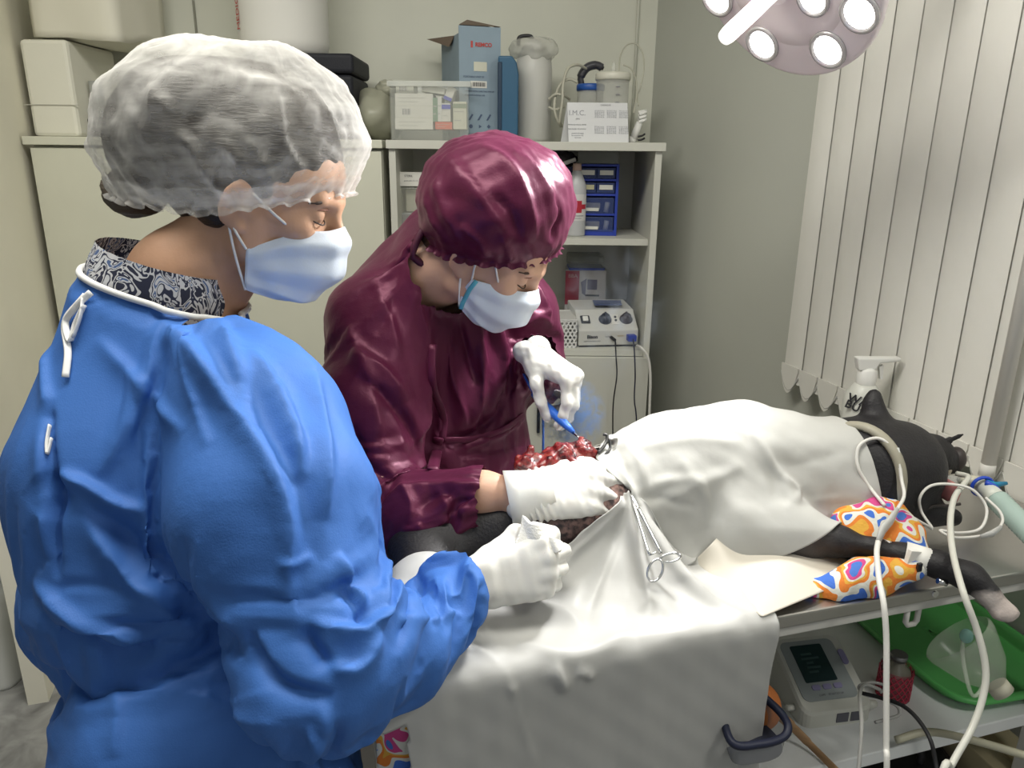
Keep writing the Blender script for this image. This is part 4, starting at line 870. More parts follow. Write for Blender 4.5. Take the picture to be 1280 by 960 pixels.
def split(V, Q, n=1):
    for _ in range(n):
        e = np.concatenate([Q[:, [i, (i + 1) % 4]] for i in range(4)]); e.sort(axis=1); u, inv = np.unique(e, axis=0, return_inverse=True); m = len(Q); inv = inv.reshape(-1); N0 = len(V); ei = [inv[i * m:(i + 1) * m] + N0 for i in range(4)]; fc = np.arange(m) + N0 + len(u)
        cnt = np.bincount(inv); bd = u[cnt == 1]; V2 = np.concatenate([V, (V[u[:, 0]] + V[u[:, 1]]) / 2, V[Q].mean(1)])
        Q = np.concatenate([np.stack([Q[:, i], ei[i], fc, ei[(i + 3) % 4]], 1) for i in range(4)]); k = np.ones(len(V2), bool); k[np.unique(bd)] = False; k[N0:N0 + len(u)][cnt == 1] = False
        V = relax(V2, Q, 2, .5, k)
    return V, Q
def settle(V, Q, col, grow=1.08, steps=60, iters=10, pin=None, goal=.01, bend=.10, gz=3.0, seed=1, thick=.006, ngoal=.0):
    """a garment larger than its shape: the surplus cloth buckles into folds over the body"""
    r = np.random.RandomState(seed); E = np.concatenate([edges(Q), Q[:, [0, 2]], Q[:, [1, 3]]]); L = np.linalg.norm(V[E[:, 0]] - V[E[:, 1]], axis=1); L = L * grow; n = len(V); deg = np.bincount(E.ravel(), minlength=n)[:, None].astype(float); E1 = edges(Q); d1 = np.bincount(E1.ravel(), minlength=n)[:, None].astype(float)
    w = np.ones((n, 1)) if pin is None else (~pin)[:, None].astype(float); N0 = normals(V, Q); X = V + crumple(V, N0, .006, 6, seed, 5) * w; vel = np.zeros_like(V); dt = 1 / 60
    sc = lambda e, A, B: np.stack([np.bincount(e[:, 0], A[:, i], n) + np.bincount(e[:, 1], B[:, i], n) for i in range(3)], 1)
    for s in range(steps):
        P0 = X.copy(); vel[:, 2] -= gz * dt; X = X + vel * dt * w
        for it in range(iters):
            d = X[E[:, 1]] - X[E[:, 0]]; l = np.linalg.norm(d, axis=1); c = d * (.5 * (l - L) / np.maximum(l, 1e-9))[:, None]; X = X + sc(E, c, -c) / deg * 1.6 * w
        lap = sc(E1, X[E1[:, 1]], X[E1[:, 0]]) / d1 - X; l2 = sc(E1, lap[E1[:, 1]], lap[E1[:, 0]]) / d1; X = X + (lap - l2) * bend * w
        X = X + goal * (V - X) * w; f = np.einsum('ij,ij->i', V - X, N0)[:, None] * N0; X = X + ngoal * f * w
        if col is not None and s % 2:
            d = col.ev(X) - thick; m = (d < 0) & (w[:, 0] > 0)
            if m.any(): X[m] -= col.grad(X[m]) * d[m][:, None]
        vel = (X - P0) / dt * .90; sp = np.linalg.norm(vel, axis=1, keepdims=True); vel *= np.minimum(1, .8 / np.maximum(sp, 1e-9))
    return X
# ---- position-based cloth sheets
def drape(fn, nu, nv, size, col, pins={}, steps=90, iters=14, gz=9.8, thick=.004, fric=.6, seed=1, stiff=.35, noise=.004, vel=None, attract=None):
    r = np.random.RandomState(seed); X = np.array([[fn(i / (nu - 1), j / (nv - 1)) for i in range(nu)] for j in range(nv)], float); hu, hv = size[0] / (nu - 1), size[1] / (nv - 1)
    X += r.normal(0, noise, X.shape); V = np.zeros_like(X); dt = 1 / 60; w = np.ones((nv, nu, 1)); pp = [(j, i, np.array(p)) for (j, i), p in pins.items()]
    for j, i, p in pp: w[j, i] = 0
    hd = math.hypot(hu, hv)
    def con(A, B, wa, wb, L, k):
        d = B - A; l = np.linalg.norm(d, axis=2, keepdims=True); g = d * ((l - L) / np.maximum(l, 1e-9)) * (k / np.maximum(wa + wb, 1e-9)); A += g * wa; B -= g * wb
    for st in range(steps):
        P0 = X.copy(); V[..., 2] -= gz * dt; V *= .97; X += V * dt * w
        for j, i, p in pp: X[j, i] += (p - X[j, i]) * min(1, (st + 1) / (steps * .4))
        for it in range(iters):
            for par in (0, 1):
                con(X[:, par:-1:2], X[:, par + 1::2], w[:, par:-1:2], w[:, par + 1::2], hu, 1); con(X[par:-1:2], X[par + 1::2], w[par:-1:2], w[par + 1::2], hv, 1)
            for par in (0, 1):
                con(X[par:-1:2, :-1], X[par + 1::2, 1:], w[par:-1:2, :-1], w[par + 1::2, 1:], hd, .6); con(X[par:-1:2, 1:], X[par + 1::2, :-1], w[par:-1:2, 1:], w[par + 1::2, :-1], hd, .6)
            if it % 3 == 0:
                for par in range(4):
                    a = X[:, par:-2:4]; b = X[:, par + 2::4]; m = min(a.shape[1], b.shape[1]); con(a[:, :m], b[:, :m], w[:, par:-2:4][:, :m], w[:, par + 2::4][:, :m], 2 * hu, stiff)
                    a = X[par:-2:4]; b = X[par + 2::4]; m = min(a.shape[0], b.shape[0]); con(a[:m], b[:m], w[par:-2:4][:m], w[par + 2::4][:m], 2 * hv, stiff)
            if it % 7 == 6 or it == iters - 1:
                Y = X.reshape(-1, 3); d = col.ev(Y) - thick; m = (d < 0) & (w.reshape(-1) > 0)
                if m.any():
                    g = col.grad(Y[m]); Y[m] -= g * d[m][:, None]; dv = Y[m] - P0.reshape(-1, 3)[m]; tn = dv - g * np.einsum('ij,ij->i', dv, g)[:, None]; Y[m] -= tn * fric
                    X = Y.reshape(X.shape)
        V = (X - P0) / dt; sp = np.linalg.norm(V, axis=2, keepdims=True); V *= np.minimum(1, 1.2 / np.maximum(sp, 1e-9))
    return X
def pleats(X, folds, cr=()):
    nv, nu = X.shape[:2]; V = X.reshape(-1, 3).copy(); Q = np.array([(j * nu + i, j * nu + i + 1, (j + 1) * nu + i + 1, (j + 1) * nu + i) for j in range(nv - 1) for i in range(nu - 1)]); N = normals(V, Q)
    if N[:, 2].mean() < 0: N = -N
    V0 = V.copy()
    for a, f, sd, al in cr: V += crumple(V0, N, a, f, sd, 6, al)
    for pts, am, w in folds: fold(V, N, V0, pts, am, w, .3)
    return V.reshape(X.shape)
def refine(X, k=2):
    nv, nu = X.shape[:2]; a = np.linspace(0, nu - 1, (nu - 1) * k + 1); i = np.minimum(a.astype(int), nu - 2); t = (a - i)[None, :, None]; Y = X[:, i] * (1 - t) + X[:, i + 1] * t
    b = np.linspace(0, nv - 1, (nv - 1) * k + 1); j = np.minimum(b.astype(int), nv - 2); t = (b - j)[:, None, None]; Y = Y[j] * (1 - t) + Y[j + 1] * t
    for _ in range(2):
        Z = Y.copy(); Z[1:-1, 1:-1] = (Y[:-2, 1:-1] + Y[2:, 1:-1] + Y[1:-1, :-2] + Y[1:-1, 2:]) / 4; Y = Z
    return Y
def sheet(X, name, m, parent, thick=.0012, sub=1, world=True, mask=None, **kw):
    nv, nu = X.shape[:2]; V = X.reshape(-1, 3); Q = np.array([(j * nu + i, j * nu + i + 1, (j + 1) * nu + i + 1, (j + 1) * nu + i) for j in range(nv - 1) for i in range(nu - 1)])
    if mask is not None: V, Q = keepfaces(V, Q, mask.reshape(-1))
    o = finish(V, Q, name, m, parent, world, **kw)
    if sub: s = o.modifiers.new('sub', 'SUBSURF'); s.levels = s.render_levels = sub
    s = o.modifiers.new('solid', 'SOLIDIFY'); s.thickness = thick; s.offset = 1; return o
class Box:
    def __init__(s, M, lo, hi, r=.006): s.M = np.array(M.inverted()); s.R = np.array(M)[:3, :3]; s.c = (np.array(lo) + hi) / 2; s.h = (np.array(hi) - lo) / 2 - r; s.r = r
    def ev(s, X): q = np.abs(X @ s.M[:3, :3].T + s.M[:3, 3] - s.c) - s.h; return np.linalg.norm(np.maximum(q, 0), axis=1) + np.minimum(q.max(1), 0) - s.r
class Multi:
    def __init__(s, *a): s.a = a
    def ev(s, X): return np.min([a.ev(X) for a in s.a], 0)
    def grad(s, X, e=.002):
        g = np.stack([s.ev(X + np.eye(3)[i] * e) - s.ev(X - np.eye(3)[i] * e) for i in range(3)], 1); return g / np.maximum(np.linalg.norm(g, axis=1, keepdims=True), 1e-9)
# ------------------------------------------------------------------ the dog
def dogskin():
    m = mat('dog_coat', (.011, .010, .012), .55, bump=.25, bscale=260, sheen=.0); nt = m.node_tree; N = nt.nodes; L = nt.links; b = N['Principled BSDF']; tc = N['Texture Coordinate']
    # shaved flank: pink-grey skin with stubble around the wound; pale toes; the coat is black elsewhere
    def ball(c, r0, r1, nz):
        d = N.new('ShaderNodeVectorMath'); d.operation = 'DISTANCE'; L.new(tc.outputs['Object'], d.inputs[0]); d.inputs[1].default_value = c
        n = N.new('ShaderNodeTexNoise'); n.inputs['Scale'].default_value = 55; n.inputs['Detail'].default_value = 6; L.new(tc.outputs['Object'], n.inputs[0])
        a = N.new('ShaderNodeMath'); a.operation = 'MULTIPLY_ADD'; L.new(n.outputs[0], a.inputs[0]); a.inputs[1].default_value = nz; L.new(d.outputs['Value'], a.inputs[2])
        q = N.new('ShaderNodeMapRange'); L.new(a.outputs[0], q.inputs[0]); q.inputs[1].default_value = r0 + nz * .5; q.inputs[2].default_value = r1 + nz * .5; q.inputs[3].default_value = 1; q.inputs[4].default_value = 0; return q.outputs[0]
    skin = N.new('ShaderNodeValToRGB'); n = N.new('ShaderNodeTexNoise'); n.inputs['Scale'].default_value = 120; n.inputs['Detail'].default_value = 5; L.new(tc.outputs['Object'], n.inputs[0]); L.new(n.outputs[0], skin.inputs[0])
    e = skin.color_ramp.elements; e[0].position = .40; e[0].color = (.055, .04, .042, 1); e[1].position = .62; e[1].color = (.36, .22, .19, 1)
    col = N.new('ShaderNodeRGB'); col.outputs[0].default_value = (.011, .010, .012, 1); cur = col.outputs[0]
    for (c, r0, r1, nz), src in (((tuple(TMI @ TMO @ Vector((-.07, .225, .99))), .06, .17, .10), skin.outputs[0]), ((TMI @ Vector(P(1258, 766, 1.0)), .016, .032, .02), (.52, .45, .42, 1)), ((TMI @ Vector(P(1232, 752, 1.01)), .008, .02, .015), (.42, .38, .36, 1)), ((TMI @ Vector(P(1005, 672, 1.09)), .0, .05, .03), (.07, .06, .055, 1))):
        mx = N.new('ShaderNodeMix'); mx.data_type = 'RGBA'; L.new(ball(c, r0, r1, nz), mx.inputs[0]); L.new(cur, mx.inputs[6])
        if isinstance(src, tuple): mx.inputs[7].default_value = src
        else: L.new(src, mx.inputs[7])
        cur = mx.outputs[2]
    L.new(cur, b.inputs['Base Color']); return m
dog = thing('dog', 'anaesthetised black dog lying on its side on the steel operating table', 'dog', (*T0, 0), TA)
D = SDF(); t3 = lambda s, t, z: np.array(TMI @ TMO @ Vector((s, t, z)))
def dl(u, v, t): return np.array(TMI @ Vector(P(u, v, t)))
D.chain([t3(-.37, .29, .912), t3(-.24, .28, .924), t3(-.12, .28, .938), t3(.05, .30, .955), t3(.17, .29, .962)], [.040, .052, .068, .092, .094], .05)
D.chain([t3(.17, .29, .962), t3(.27, .26, .952), t3(.36, .24, .955)], [.094, .078, .072], .05)
D.cap(t3(-.35, .27, .912), t3(-.42, .14, .90), .040, .030, .05)
# head: skull, muzzle (upper jaw), lower jaw open towards the right
HS = t3(.375, .235, .955)
ub, lb = dl(1150, 568, 1.25), dl(1132, 622, 1.20)
D.ell(dl(1111, 574, 1.235), (.060, .062, .060), None, .04)
D.chain([dl(1085, 585, 1.21), dl(1128, 590, 1.215)], [.078, .064], .04)
D.chain([dl(1128, 563, 1.24), dl(1166, 567, 1.265), dl(1187, 577, 1.28)], [.042, .028, .021], .02)
D.chain([dl(1120, 622, 1.205), dl(1160, 640, 1.20), dl(1190, 646, 1.205)], [.030, .020, .013], .02)
D.cap(dl(1090, 622, 1.19), dl(1112, 628, 1.195), .052, .038, .03)
# near foreleg laid towards the table edge
D.chain([dl(920, 655, 1.14), dl(1000, 668, 1.12), dl(1050, 677, 1.10), dl(1094, 685, 1.08), dl(1132, 694, 1.065), dl(1170, 705, 1.05), dl(1212, 722, 1.03), dl(1236, 743, 1.015)], [.055, .036, .021, .0125, .0145, .018, .0175, .0165], .014)
for k, (du, dv, r_) in enumerate(((1262, 768, .0085), (1254, 772, .0095), (1243, 770, .0095), (1252, 760, .0085))): D.cap(dl(1238, 747, 1.013), dl(du + 4, dv - 2, 1.004 + .006 * (k == 3)), .012, r_, .006)
# ears
D.chain([dl(1096, 548, 1.22), dl(1094, 520, 1.225), dl(1091, 503, 1.225), dl(1093, 493, 1.225)], [.027, .015, .0115, .0085], .018)
D.chain([dl(1156, 560, 1.255), dl(1176, 556, 1.258)], [.014, .0085], .006)
V, Q = D.mesh(.006, (dl(1050, 660, 1.2) - np.array([.05, .12, .12]), dl(1210, 480, 1.25) + np.array([.08, .08, .05])), .0035, 2)
N_ = normals(V, Q); V = V + crumple(V, N_, .0018, 14, 5, 5); 
finish(V, Q, 'body', dogskin(), dog, False); DOGV = V @ np.array(TM)[:3, :3].T + np.array(TM)[:3, 3]
DOGS = D
MB().tube(smooth_path([dl(1160, 562, 1.250), dl(1174, 556, 1.250), dl(1188, 550, 1.252), dl(1204, 543, 1.254)], 6), [.012] * 4 + [.0095] * 4 + [.0065] * 5 + [.004] * 4 + [.0025, .001], 12, flat=.55).make('ear', mat('ear_black', (.010, .009, .011), .6), dog)
M_dk = mat('dog_dark_grey', (.045, .036, .034), .45)
MB().ball(dl(1194, 574, 1.272), (.017, .017, .022), 20, 14).make('nose', M_dk, dog)
MB().ball(dl(1184, 587, 1.262), (.010, .007, .013), 14, 10, Euler((0, R(20), TA)).to_matrix()).make('tooth_ridge', mat('tooth_cream', (.50, .44, .34), .4), dog)
tg = [dl(1168, 602, 1.215), dl(1180, 610, 1.20), dl(1192, 617, 1.19), dl(1200, 620, 1.185)]
MB().tube(smooth_path(tg, 6), [.017] * 6 + [.018] * 6 + [.015] * 6 + [.008], 12, flat=.35).make('tongue', mat('tongue_pink', (.50, .20, .20), .4, sss=.1), dog)
MB().tube(smooth_path([dl(1152, 640, 1.175), dl(1166, 633, 1.172), dl(1185, 632, 1.175), dl(1200, 630, 1.18)]), .0025, 6).make('lip', M_dk, dog)
# wound on the shaved flank
wp = [P(656, 584, 1.098), P(676, 575, 1.106), P(700, 567, 1.112), P(720, 563, 1.118), P(736, 561, 1.122)]
rs = np.random.RandomState(3); sdf = SDF()
for k in range(60):
    q = rs.uniform(0, 1); i = min(3, int(q * 4)); c = wp[i] + (wp[i + 1] - wp[i]) * (q * 4 - i) + rs.normal(0, 1, 3) * [.006, .012, .005] - np.array([0, 0, .006]); sdf.cap(c, c + rs.normal(0, .006, 3), rs.uniform(.006, .012), rs.uniform(.004, .008), .006)
Vw, Qw = sdf.mesh(.0026, None, None, 1); Vw = Vw + crumple(Vw, normals(Vw, Qw), .0022, 90, 2)
m = mat('wound_flesh', (.045, .005, .007), .25, bump=.4, bscale=220, col2=(.22, .040, .026), vscale=90, coat=.3)
cr = [n for n in m.node_tree.nodes if n.type == 'VALTORGB'][0]; e = cr.color_ramp.elements.new(.36); e.color = (.03, .008, .01, 1); e = cr.color_ramp.elements.new(.5); e.color = (.17, .012, .014, 1)
finish(Vw, Qw, 'wound', m, dog)
# grey neck ring, leg tapes
C0 = np.array(P(1072, 592, 1.19)); Rr = Matrix.Rotation(R(22), 3, 'Z') @ Matrix.Rotation(R(90), 3, 'Y') @ Matrix.Rotation(R(-14), 3, 'X')
o = MB().tube([C0 + np.array(Rr @ Vector((.078 * math.cos(a), .070 * math.sin(a), 0))) for a in [2 * math.pi * k / 40 for k in range(40)]], .0075, 10, closed=True, flat=1.2).make('neck_ring', mat('beige_rubber', (.34, .32, .25), .5)); tag(o, 'grey-beige rubber ring around the neck of the black dog', 'ring')
def cuff(name, pa, pb, r, m, par):
    a, b = Vector(pa), Vector(pb); mb = MB(); mb.cyl(a, b, r, r * .97, 24); return mb.make(name, m, par)
M_tape = mat('white_tape', (.74, .73, .69), .7, bump=.05, bscale=120)
cuff('leg_tape', dl(1098, 686, 1.079), dl(1113, 690, 1.073), .0155, M_tape, dog); cuff('leg_tape', dl(1130, 693.5, 1.066), dl(1166, 704, 1.051), .0195, M_tape, dog)
a = dl(1140, 698, 1.044); MB().box(a, (.020, .006, .024), Euler((0, R(14), R(6)))).make('tape_tab', M_tape, dog)
a = dl(1172, 726, 1.030); MB().cyl(a, a + np.array([.012, -.004, -.004]), .0042, seg=10).make('catheter_port', M_chrome, dog)
MB().box(dl(1149, 709, 1.034), (.007, .004, .012)).make('catheter_cap', M_dark, dog)
# ------------------------------------------------------------------ drapes
def drapemat(name, col=(.58, .58, .56), tr=.25, rough=.45, bscale=25):
    m = mat(name, col, rough, bump=.12, bscale=bscale, spec=.45); nt = m.node_tree; N = nt.nodes; L = nt.links; b = N['Principled BSDF']
    t = N.new('ShaderNodeBsdfTranslucent'); t.inputs[0].default_value = (*col, 1); mx = N.new('ShaderNodeMixShader'); mx.inputs[0].default_value = tr
    L.new(b.outputs[0], mx.inputs[1]); L.new(t.outputs[0], mx.inputs[2]); L.new(mx.outputs[0], N['Material Output'].inputs[0]); return m
M_drape = drapemat('drape_film'); M_drape2 = drapemat('drape_nonwoven', (.56, .56, .53), .2, .7, 60); M_pad = drapemat('pad_paper', (.64, .60, .52), .1, .7, 40)
DW = SDF(); 
for (f, lo, hi, k, op) in D.p: DW.p.append((f, lo, hi, k, op))
class Local:      # dog and table in the table's frame, queried in world space
    def __init__(s, sd): s.sd = sd; s.A = np.array(TMI)
    def ev(s, X): return s.sd.ev(X @ s.A[:3, :3].T + s.A[:3, 3])
tbox = Box(TM, (S0 - .006, -.006, TZ - .06), (S1, TW, TZ + .001), .014)
COLL = Multi(Local(DW), tbox)
H0 = np.array(P(787, 618, 1.085))                                    # where the clamp gathers the sheets
# sheet over the chest
nu, nv = 46, 48
def fB(a, b): return TO(-.115 + .44 * a, .045 + .50 * b + .03 * a, 1.13)
X = drape(fB, nu, nv, (.44, .50), COLL, {(nv * 3 // 10, 0): H0, (nv * 3 // 10 + 2, 0): H0 + [0, 0.004, .004], (nv // 2 + 4, 0): P(772, 546, 1.13)}, 70, 10, seed=2, noise=.003)
X = refine(X); X = pleats(X, [([(930, 520), (955, 560), (975, 590), (995, 615), (985, 640)], .007, .006), ([(800, 560), (860, 548), (930, 552)], .006, .008), ([(805, 640), (860, 610), (930, 580)], .005, .010), ([(850, 575), (880, 620), (885, 660)], .006, .008), ([(960, 575), (1000, 580), (1060, 560)], -.004, .012), ([(985, 628), (1030, 622), (1075, 622)], .003, .006), ([(780, 550), (800, 580), (805, 610)], .008, .007), ([(770, 560), (784, 590), (790, 612)], -.008, .006), ([(795, 612), (835, 600), (880, 600)], .006, .006), ([(792, 620), (835, 625), (868, 632)], -.005, .005)], [(.0035, 9, 31, None), (.0016, 26, 32, None)])
o = sheet(X, 'chest_drape', M_drape2, None); tag(o, 'white nonwoven drape over the chest and back of the dog', 'drape')
# front sheet hanging over the table edge
nu, nv = 62, 61
def fA(a, b): return T(-.575 + .61 * a, .175 - .535 * b - .030 * (1 - a) * (1 - b), 1.045 - .03 * b)
ip = int(.80 * (nu - 1))
X = drape(fA, nu, nv, (.61, .545), Multi(COLL, Box(TM, (S0, -.004, .3), (S1, .1, TZ - .01), .004)), {(0, ip): H0 + [0, 0, .002], (1, ip): H0 + [0, -.008, .0], (0, ip + 2): H0 + [.004, 0, .004], (0, ip - 3): H0 + [-.012, .002, .002]}, 110, 12, seed=5, noise=.004, fric=.97, thick=.009)
X = refine(X); X = pleats(X, [([(784, 622), (740, 640), (690, 665), (650, 700)], .007, .007), ([(784, 625), (745, 665), (710, 700), (690, 745)], .008, .009), ([(786, 626), (770, 680), (745, 740), (730, 780)], -.008, .008), ([(789, 626), (800, 680), (812, 740), (815, 775)], .010, .008), ([(792, 625), (830, 690), (880, 740), (940, 772)], .006, .009), ([(560, 735), (600, 770), (640, 860), (668, 955)], .006, .004), ([(640, 800), (700, 815), (745, 812), (790, 790)], .006, .008), ([(690, 830), (705, 855), (695, 865)], .010, .007), ([(720, 838), (740, 845), (730, 850)], .008, .006), ([(560, 800), (600, 815), (640, 850)], .005, .006), ([(620, 740), (700, 760), (735, 790)], .005, .010), ([(800, 800), (850, 790), (930, 780)], .004, .008)], [(.0030, 8, 41, (.2, 0, 1)), (.0018, 22, 42, None)])
q = (X.reshape(-1, 3) @ np.array(TMI)[:3, :3].T + np.array(TMI)[:3, 3]).reshape(X.shape); uu, vv, _ = projv(X.reshape(-1, 3)); k = (np.abs(uu - 507) < 5) & (np.abs(vv - 915) < 5); s0 = q.reshape(-1, 3)[k][:, 0].mean() if k.any() else -.42; z0 = q.reshape(-1, 3)[k][:, 2].mean() if k.any() else .78
o = sheet(X, 'front_drape', M_drape, None, mask=~((q[..., 0] < s0) & (q[..., 2] < z0 - .12 * (s0 - q[..., 0])))); tag(o, 'large glossy white drape hanging over the front edge of the operating table', 'drape')
# sheet behind and left under the dog
nu, nv = 40, 36
def fE(a, b): return TO(-.60 + .56 * a, .30 + .42 * b, 1.09)
X = drape(fE, nu, nv, (.56, .42), COLL, {}, 60, 10, seed=9, noise=.003, fric=.97)
o = sheet(X, 'back_drape', M_drape2, None); tag(o, 'white drape on the far side of the table behind the wound', 'drape')
# absorbent pad
def pad(a, b):
    c = [P(868, 702, 1.12), P(914, 654, 1.19), P(1004, 664, 1.15), P(1080, 718, 1.075), P(952, 772, .995)]
    l = c[0] * (1 - a) + c[4] * a; r_ = (c[1] * (1 - a) + c[3] * a) + (c[2] - (c[1] + c[3]) / 2) * 4 * a * (1 - a) * .7; p = l * (1 - b) + r_ * b
    zz = TZ + .006 + .03 * b * (1 - a) + .02 * math.sin(math.pi * b) * (1 - a * .6) + .003 * math.sin(9 * a + 3 * b)
    return np.array(PZ(*[float(q[0]) for q in projv(p[None])[:2]], zz))
X = np.array([[pad(i / 25, j / 25) for i in range(26)] for j in range(26)]); o = sheet(X, 'absorbent_pad', M_pad, None); tag(o, 'off-white absorbent paper pad lying between the drapes and the foreleg', 'pad')
# ------------------------------------------------------------------ people: shared builders
def frame(fwd, up):
    """columns: forward, left, up"""
    f = np.array(fwd, float); f /= np.linalg.norm(f); u = np.array(up, float); u -= f * (u @ f); u /= np.linalg.norm(u); l = np.cross(u, f); return np.stack([f, l, u], 1)
def add_head(S, o, A, k=1.0, neck=None):
    """head in its own frame (x to the face, y to its left, z up, origin between the ear canals) added to S"""
    def w(x, y, z): return o + A @ (np.array((x, y, z)) * k)
    def e(c, r, kk=.02, op=1, rot=None): S.ell(w(*c), np.array(r) * k, A if rot is None else A @ np.array(Euler(rot).to_matrix()), kk * k, op)
    def c(a, b, ra, rb=None, kk=.015, op=1): S.cap(w(*a), w(*b), ra * k, (ra if rb is None else rb) * k, kk * k, op)
    e((-.014, 0, .046), (.096, .074, .082), .02); e((.036, 0, .046), (.050, .060, .054), .03); e((.044, 0, -.020), (.044, .053, .064), .03)
    for s in (-1, 1):
        c((.008, s * .050, -.050), (.066, s * .014, -.080), .015, .013, .03); e((.058, s * .040, -.006), (.022, .020, .018), .02)
        c((.010, s * .058, -.01), (.012, s * .052, -.045), .012, .014, .03)
    e((.074, 0, -.076), (.017, .018, .016), .02)
    c((.080, -.036, .033), (.089, -.010, .033), .008, .007, .014); c((.080, .036, .033), (.089, .010, .033), .008, .007, .014)
    for s in (-1, 1): e((.094, s * .033, .017), (.015, .017, .012), .012, -1)
    for s in (-1, 1): e((.0725, s * .0325, .0165), (.0145, .0145, .0125), .003)
    c((.087, 0, .024), (.109, 0, -.011), .0062, .0095, .012)
    for s in (-1, 1): e((.099, s * .0105, -.016), (.009, .0075, .0075), .006)
    for z, x in ((-.0385, .0915), (-.049, .090)): c((x - .003, -.018, z), (x, 0, z + .001), .0045, .006, .006); c((x, 0, z + .001), (x - .003, .018, z), .006, .0045, .006)
    for s in (-1, 1):
        e((-.008, s * .079, .004), (.019, .0065, .032), .006, 1, (0, R(12), s * R(-22))); e((-.004, s * .087, .007), (.010, .006, .018), .004, -1, (0, R(12), s * R(-22)))
        e((-.001, s * .076, -.024), (.009, .006, .009), .006)
        e((-.001, s*.078, .0), (.006,.005,.008), .004)
def face_bits(par, o, A, k, browm, sides=(-1,)):
    def w(x, y, z): return o + A @ (np.array((x, y, z)) * k)
    for s in sides:
        pts = [w(.070, s * .056, .031), w(.078, s * .050, .034), w(.084, s * .040, .037), w(.0885, s * .026, .038), w(.0925, s * .012, .033)]
        MB().tube(smooth_path(pts, 5), [.0010] * 5 + [.0020] * 11 + [.0018] * 5, 8, flat=.5).make('eyebrow', browm, par, True)
        pts = [w(.0735, s * .0475, .0115), w(.0845, s * .040, .0085), w(.0885, s * .0325, .0075), w(.0875, s * .024, .0090), w(.083, s * .019, .0115)]
        MB().tube(smooth_path(pts, 5), .0010, 6).make('eyelashes', browm, par, True)
        pts = [w(.070, s * .049, .021), w(.0815, s * .041, .0255), w(.0865, s * .0325, .027), w(.087, s * .023, .0265)]
        MB().tube(smooth_path(pts, 5), .0007, 5).make('eyelid_crease', mat('lid_crease', (.25, .11, .08), .7), par, True)
def mask_mesh(o, A, k, ctr, sides, m, m2, par, nu=41, nv=25, pleat=.0040, flap=0):
    """pleated face mask; ctr: list of (a, [points top..bottom]) in head space for a in 0..1 (centre to edge), mirrored"""
    aa = np.array([c[0] for c in ctr]); bb = np.linspace(0, 1, len(ctr[0][1])); G = np.array([c[1] for c in ctr], float)
    def cub(x, xs, ys):
        i = np.clip(np.searchsorted(xs, x) - 1, 0, len(xs) - 2); t = (x - xs[i]) / (xs[i + 1] - xs[i]); j0 = max(i - 1, 0); j3 = min(i + 2, len(xs) - 1)
        m0 = (ys[i + 1] - ys[j0]) / (xs[i + 1] - xs[j0]); m1 = (ys[j3] - ys[i]) / (xs[j3] - xs[i]); h = xs[i + 1] - xs[i]
        return (2 * t ** 3 - 3 * t ** 2 + 1) * ys[i] + (t ** 3 - 2 * t * t + t) * h * m0 + (-2 * t ** 3 + 3 * t * t) * ys[i + 1] + (t ** 3 - t * t) * h * m1
    V = np.zeros((nv, nu, 3))
    for i in range(nu):
        a = 2 * i / (nu - 1) - 1; s = 1 if a >= 0 else -1
        col = np.array([cub(abs(a), aa, G[:, q]) for q in range(G.shape[1])])
        for j in range(nv):
            b = j / (nv - 1); p = cub(b, bb, col); p = np.array([p[0], p[1] * s, p[2]]); n_ = np.array([p[0], p[1] * 1.2, 0]); n_ /= np.linalg.norm(n_)
            p = p + n_ * pleat * (tri(b * 3.0 + .1) * (1 - abs(a) ** 3) + .3 * math.sin(abs(a) * 20 + b * 9) * abs(a)); V[j, i] = o + A @ (p * k)
    return sheet(V, 'mask', m, par, .0015, 1), V
def capdome(name, c, ax, rad, prof, m, par, nth=200, nph=56, frill=26, fa=.05, seed=1, cre=.006, flat=None, thick=.0008):
    """gathered cap: prof = [(angle, radius factor, height factor)] from the crown to the hem; ax columns: long, wide, up"""
    t = np.linspace(0, 1, nph); pr = np.array(prof, float); rf = np.interp(t, np.linspace(0, 1, len(pr)), pr[:, 0]); hf = np.interp(t, np.linspace(0, 1, len(pr)), pr[:, 1])
    for arr in (rf, hf):
        for _ in range(3): arr[1:-1] = (arr[:-2] + arr[1:-1] * 2 + arr[2:]) / 4
    th = np.linspace(0, 2 * math.pi, nth, endpoint=False); r = np.random.RandomState(seed)
    ph = np.cumsum(r.uniform(.5, 1.5, nth)); ph = ph / ph[-1] * frill * 2 * math.pi
    V = np.zeros((nph, nth, 3))
    for j in range(nph):
        g = t[j] ** 5; fr = 1 + fa * g * np.sin(ph) + fa * .45 * t[j] ** 2 * np.sin(ph * .37 + 1)
        V[j] = (c + np.outer(rf[j] * fr * np.cos(th) * rad[0], ax[:, 0]) + np.outer(rf[j] * fr * np.sin(th) * rad[1], ax[:, 1]) + np.outer(np.full(nth, hf[j] * rad[2]) + .0025 * g * np.sin(ph + 1), ax[:, 2]))
    Q = np.array([(j * nth + i, j * nth + (i + 1) % nth, (j + 1) * nth + (i + 1) % nth, (j + 1) * nth + i) for j in range(nph - 1) for i in range(nth)]); Vf = V.reshape(-1, 3); Q = Q[:, ::-1]
    N = normals(Vf, Q); d = Vf - c
    Vf = Vf + crumple(Vf, N, cre, 16, seed, 7) + crumple(Vf, N, cre * .4, 45, seed + 1, 5)
    return Vf, Q, N, V
